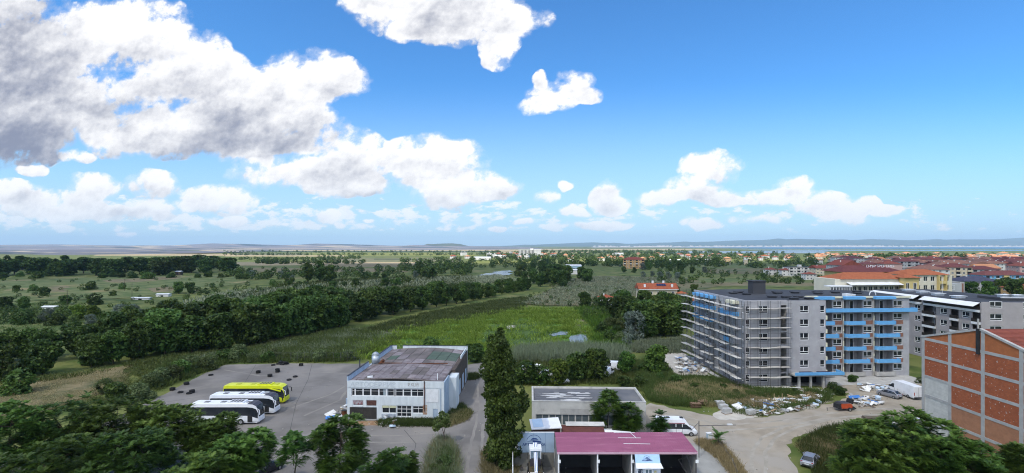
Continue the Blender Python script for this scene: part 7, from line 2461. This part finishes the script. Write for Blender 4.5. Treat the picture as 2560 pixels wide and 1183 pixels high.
# garden trees of the town
for u, v, h in [(2430, 742, 9), (2470, 748, 10), (2500, 740, 10), (2540, 748, 11), (2570, 742, 10), (2450, 728, 9), (2520, 726, 9), (2485, 730, 8), (2555, 728, 9)]:
    p = gp(u, v)
    plant(rnd.choice(WOOD), p.x, p.y, h, 'dark garden tree %s' % {2430: 'nearest the blind gable', 2470: 'before the slate roof', 2500: 'behind the hotel antenna', 2540: 'below the ochre house', 2570: 'at the right picture edge', 2450: 'under the slate roof', 2520: 'left of the ochre house', 2485: 'before the blue block', 2555: 'beside the ochre house'}[u], 'tree', 'garden trees behind the right hotel', M_LEAF)
for u, v, h in [(2100, 694, 13), (2122, 694, 11), (2140, 692, 10), (2075, 672, 9)]:
    p = gp(u, v)
    plant(rnd.choice(WOOD), p.x, p.y, h, 'dark tree between the houses at the left edge of the town', 'tree', 'trees at the left edge of the town', M_LEAF)
for u, v, h in [(2392, 652, 17), (2478, 655, 12), (2330, 658, 12)]:
    p = gp(u, v)
    plant('tall0', p.x, p.y, h, 'single tall tree among the sunlit roofs', 'tree', 'single trees among the sunlit roofs')


# ------------------------------------------------------------------ the cloud over the near land, and the air
def shade_cloud():
    n = 70
    rr = np.random.default_rng(12)
    xs = np.linspace(-3000, 2600, n)
    ys = np.linspace(-2600, 330, n)
    X, Y = np.meshgrid(xs, ys)
    ph = rr.random(10) * 6
    wav = sum(np.sin(X * k + ph[i]) * np.sin(Y * k * 1.3 + ph[i + 5]) for i, k in enumerate((.003, .006, .011, .019, .03)))
    X = X + 60 * np.sin(Y * .006 + 1) + rr.normal(size=X.shape) * 12
    Y = Y + 45 * np.sin(X * .005) + rr.normal(size=X.shape) * 12
    edge = np.minimum(np.minimum((np.arange(n))[None, :], (n - 1 - np.arange(n))[None, :]), np.minimum(np.arange(n)[:, None], (n - 1 - np.arange(n))[:, None]))
    e = np.clip(edge / 4, 0, 1)
    top = 905 + e * (130 + 40 * wav)
    bot = 900 - e * (20 + 8 * wav)
    v = np.concatenate([np.stack([X, Y, top], 2).reshape(-1, 3), np.stack([X, Y, bot], 2).reshape(-1, 3)])
    i, j = np.meshgrid(np.arange(n - 1), np.arange(n - 1))
    a = (j * n + i).ravel()
    ft = np.stack([a, a + 1, a + n + 1, a + n], 1)
    N2 = n * n
    fb = np.stack([a + N2, a + n + N2, a + n + 1 + N2, a + 1 + N2], 1)
    ring = [k for k in range(n)] + [k * n + n - 1 for k in range(1, n)] + [(n - 1) * n + k for k in range(n - 2, -1, -1)] + [k * n for k in range(n - 2, 0, -1)]
    ring = np.array(ring)
    nx = np.roll(ring, -1)
    fr = np.stack([ring, ring + N2, nx + N2, nx], 1)
    m = bpy.data.materials.new('cloud_vapour')
    m.use_nodes = True
    nt = m.node_tree
    nt.nodes.clear()
    N = NT(nt)
    tr = N.node('ShaderNodeBsdfTranslucent')
    tr.inputs[0].default_value = (.98, .965, .935, 1)
    tp = N.node('ShaderNodeBsdfTransparent')
    mx = N.node('ShaderNodeMixShader')
    mx.inputs[0].default_value = CLOUD_CLEAR
    nt.links.new(tr.outputs[0], mx.inputs[1])
    nt.links.new(tp.outputs[0], mx.inputs[2])
    out = N.node('ShaderNodeOutputMaterial')
    nt.links.new(mx.outputs[0], out.inputs[0])
    me = npmesh('cloud', v, np.concatenate([ft, fb, fr]), None, [m])
    o = ob('cloud', me)
    o['kind'] = 'structure'


CLOUD_CLEAR = .52
shade_cloud()

hz = MB().box(-21000, -1500, -1.0, 21000, 18500, 330).build('haze', None)
m = bpy.data.materials.new('haze_air')
m.use_nodes = True
nt = m.node_tree
nt.nodes.clear()
pv = nt.nodes.new('ShaderNodeVolumePrincipled')
pv.inputs['Color'].default_value = (.60, .82, 1.0, 1)
pv.inputs['Density'].default_value = 6.5e-5
pv.inputs['Anisotropy'].default_value = 0.0
mo = nt.nodes.new('ShaderNodeOutputMaterial')
nt.links.new(pv.outputs[0], mo.inputs['Volume'])
hz.data.materials.append(m)
hz['kind'] = 'stuff'
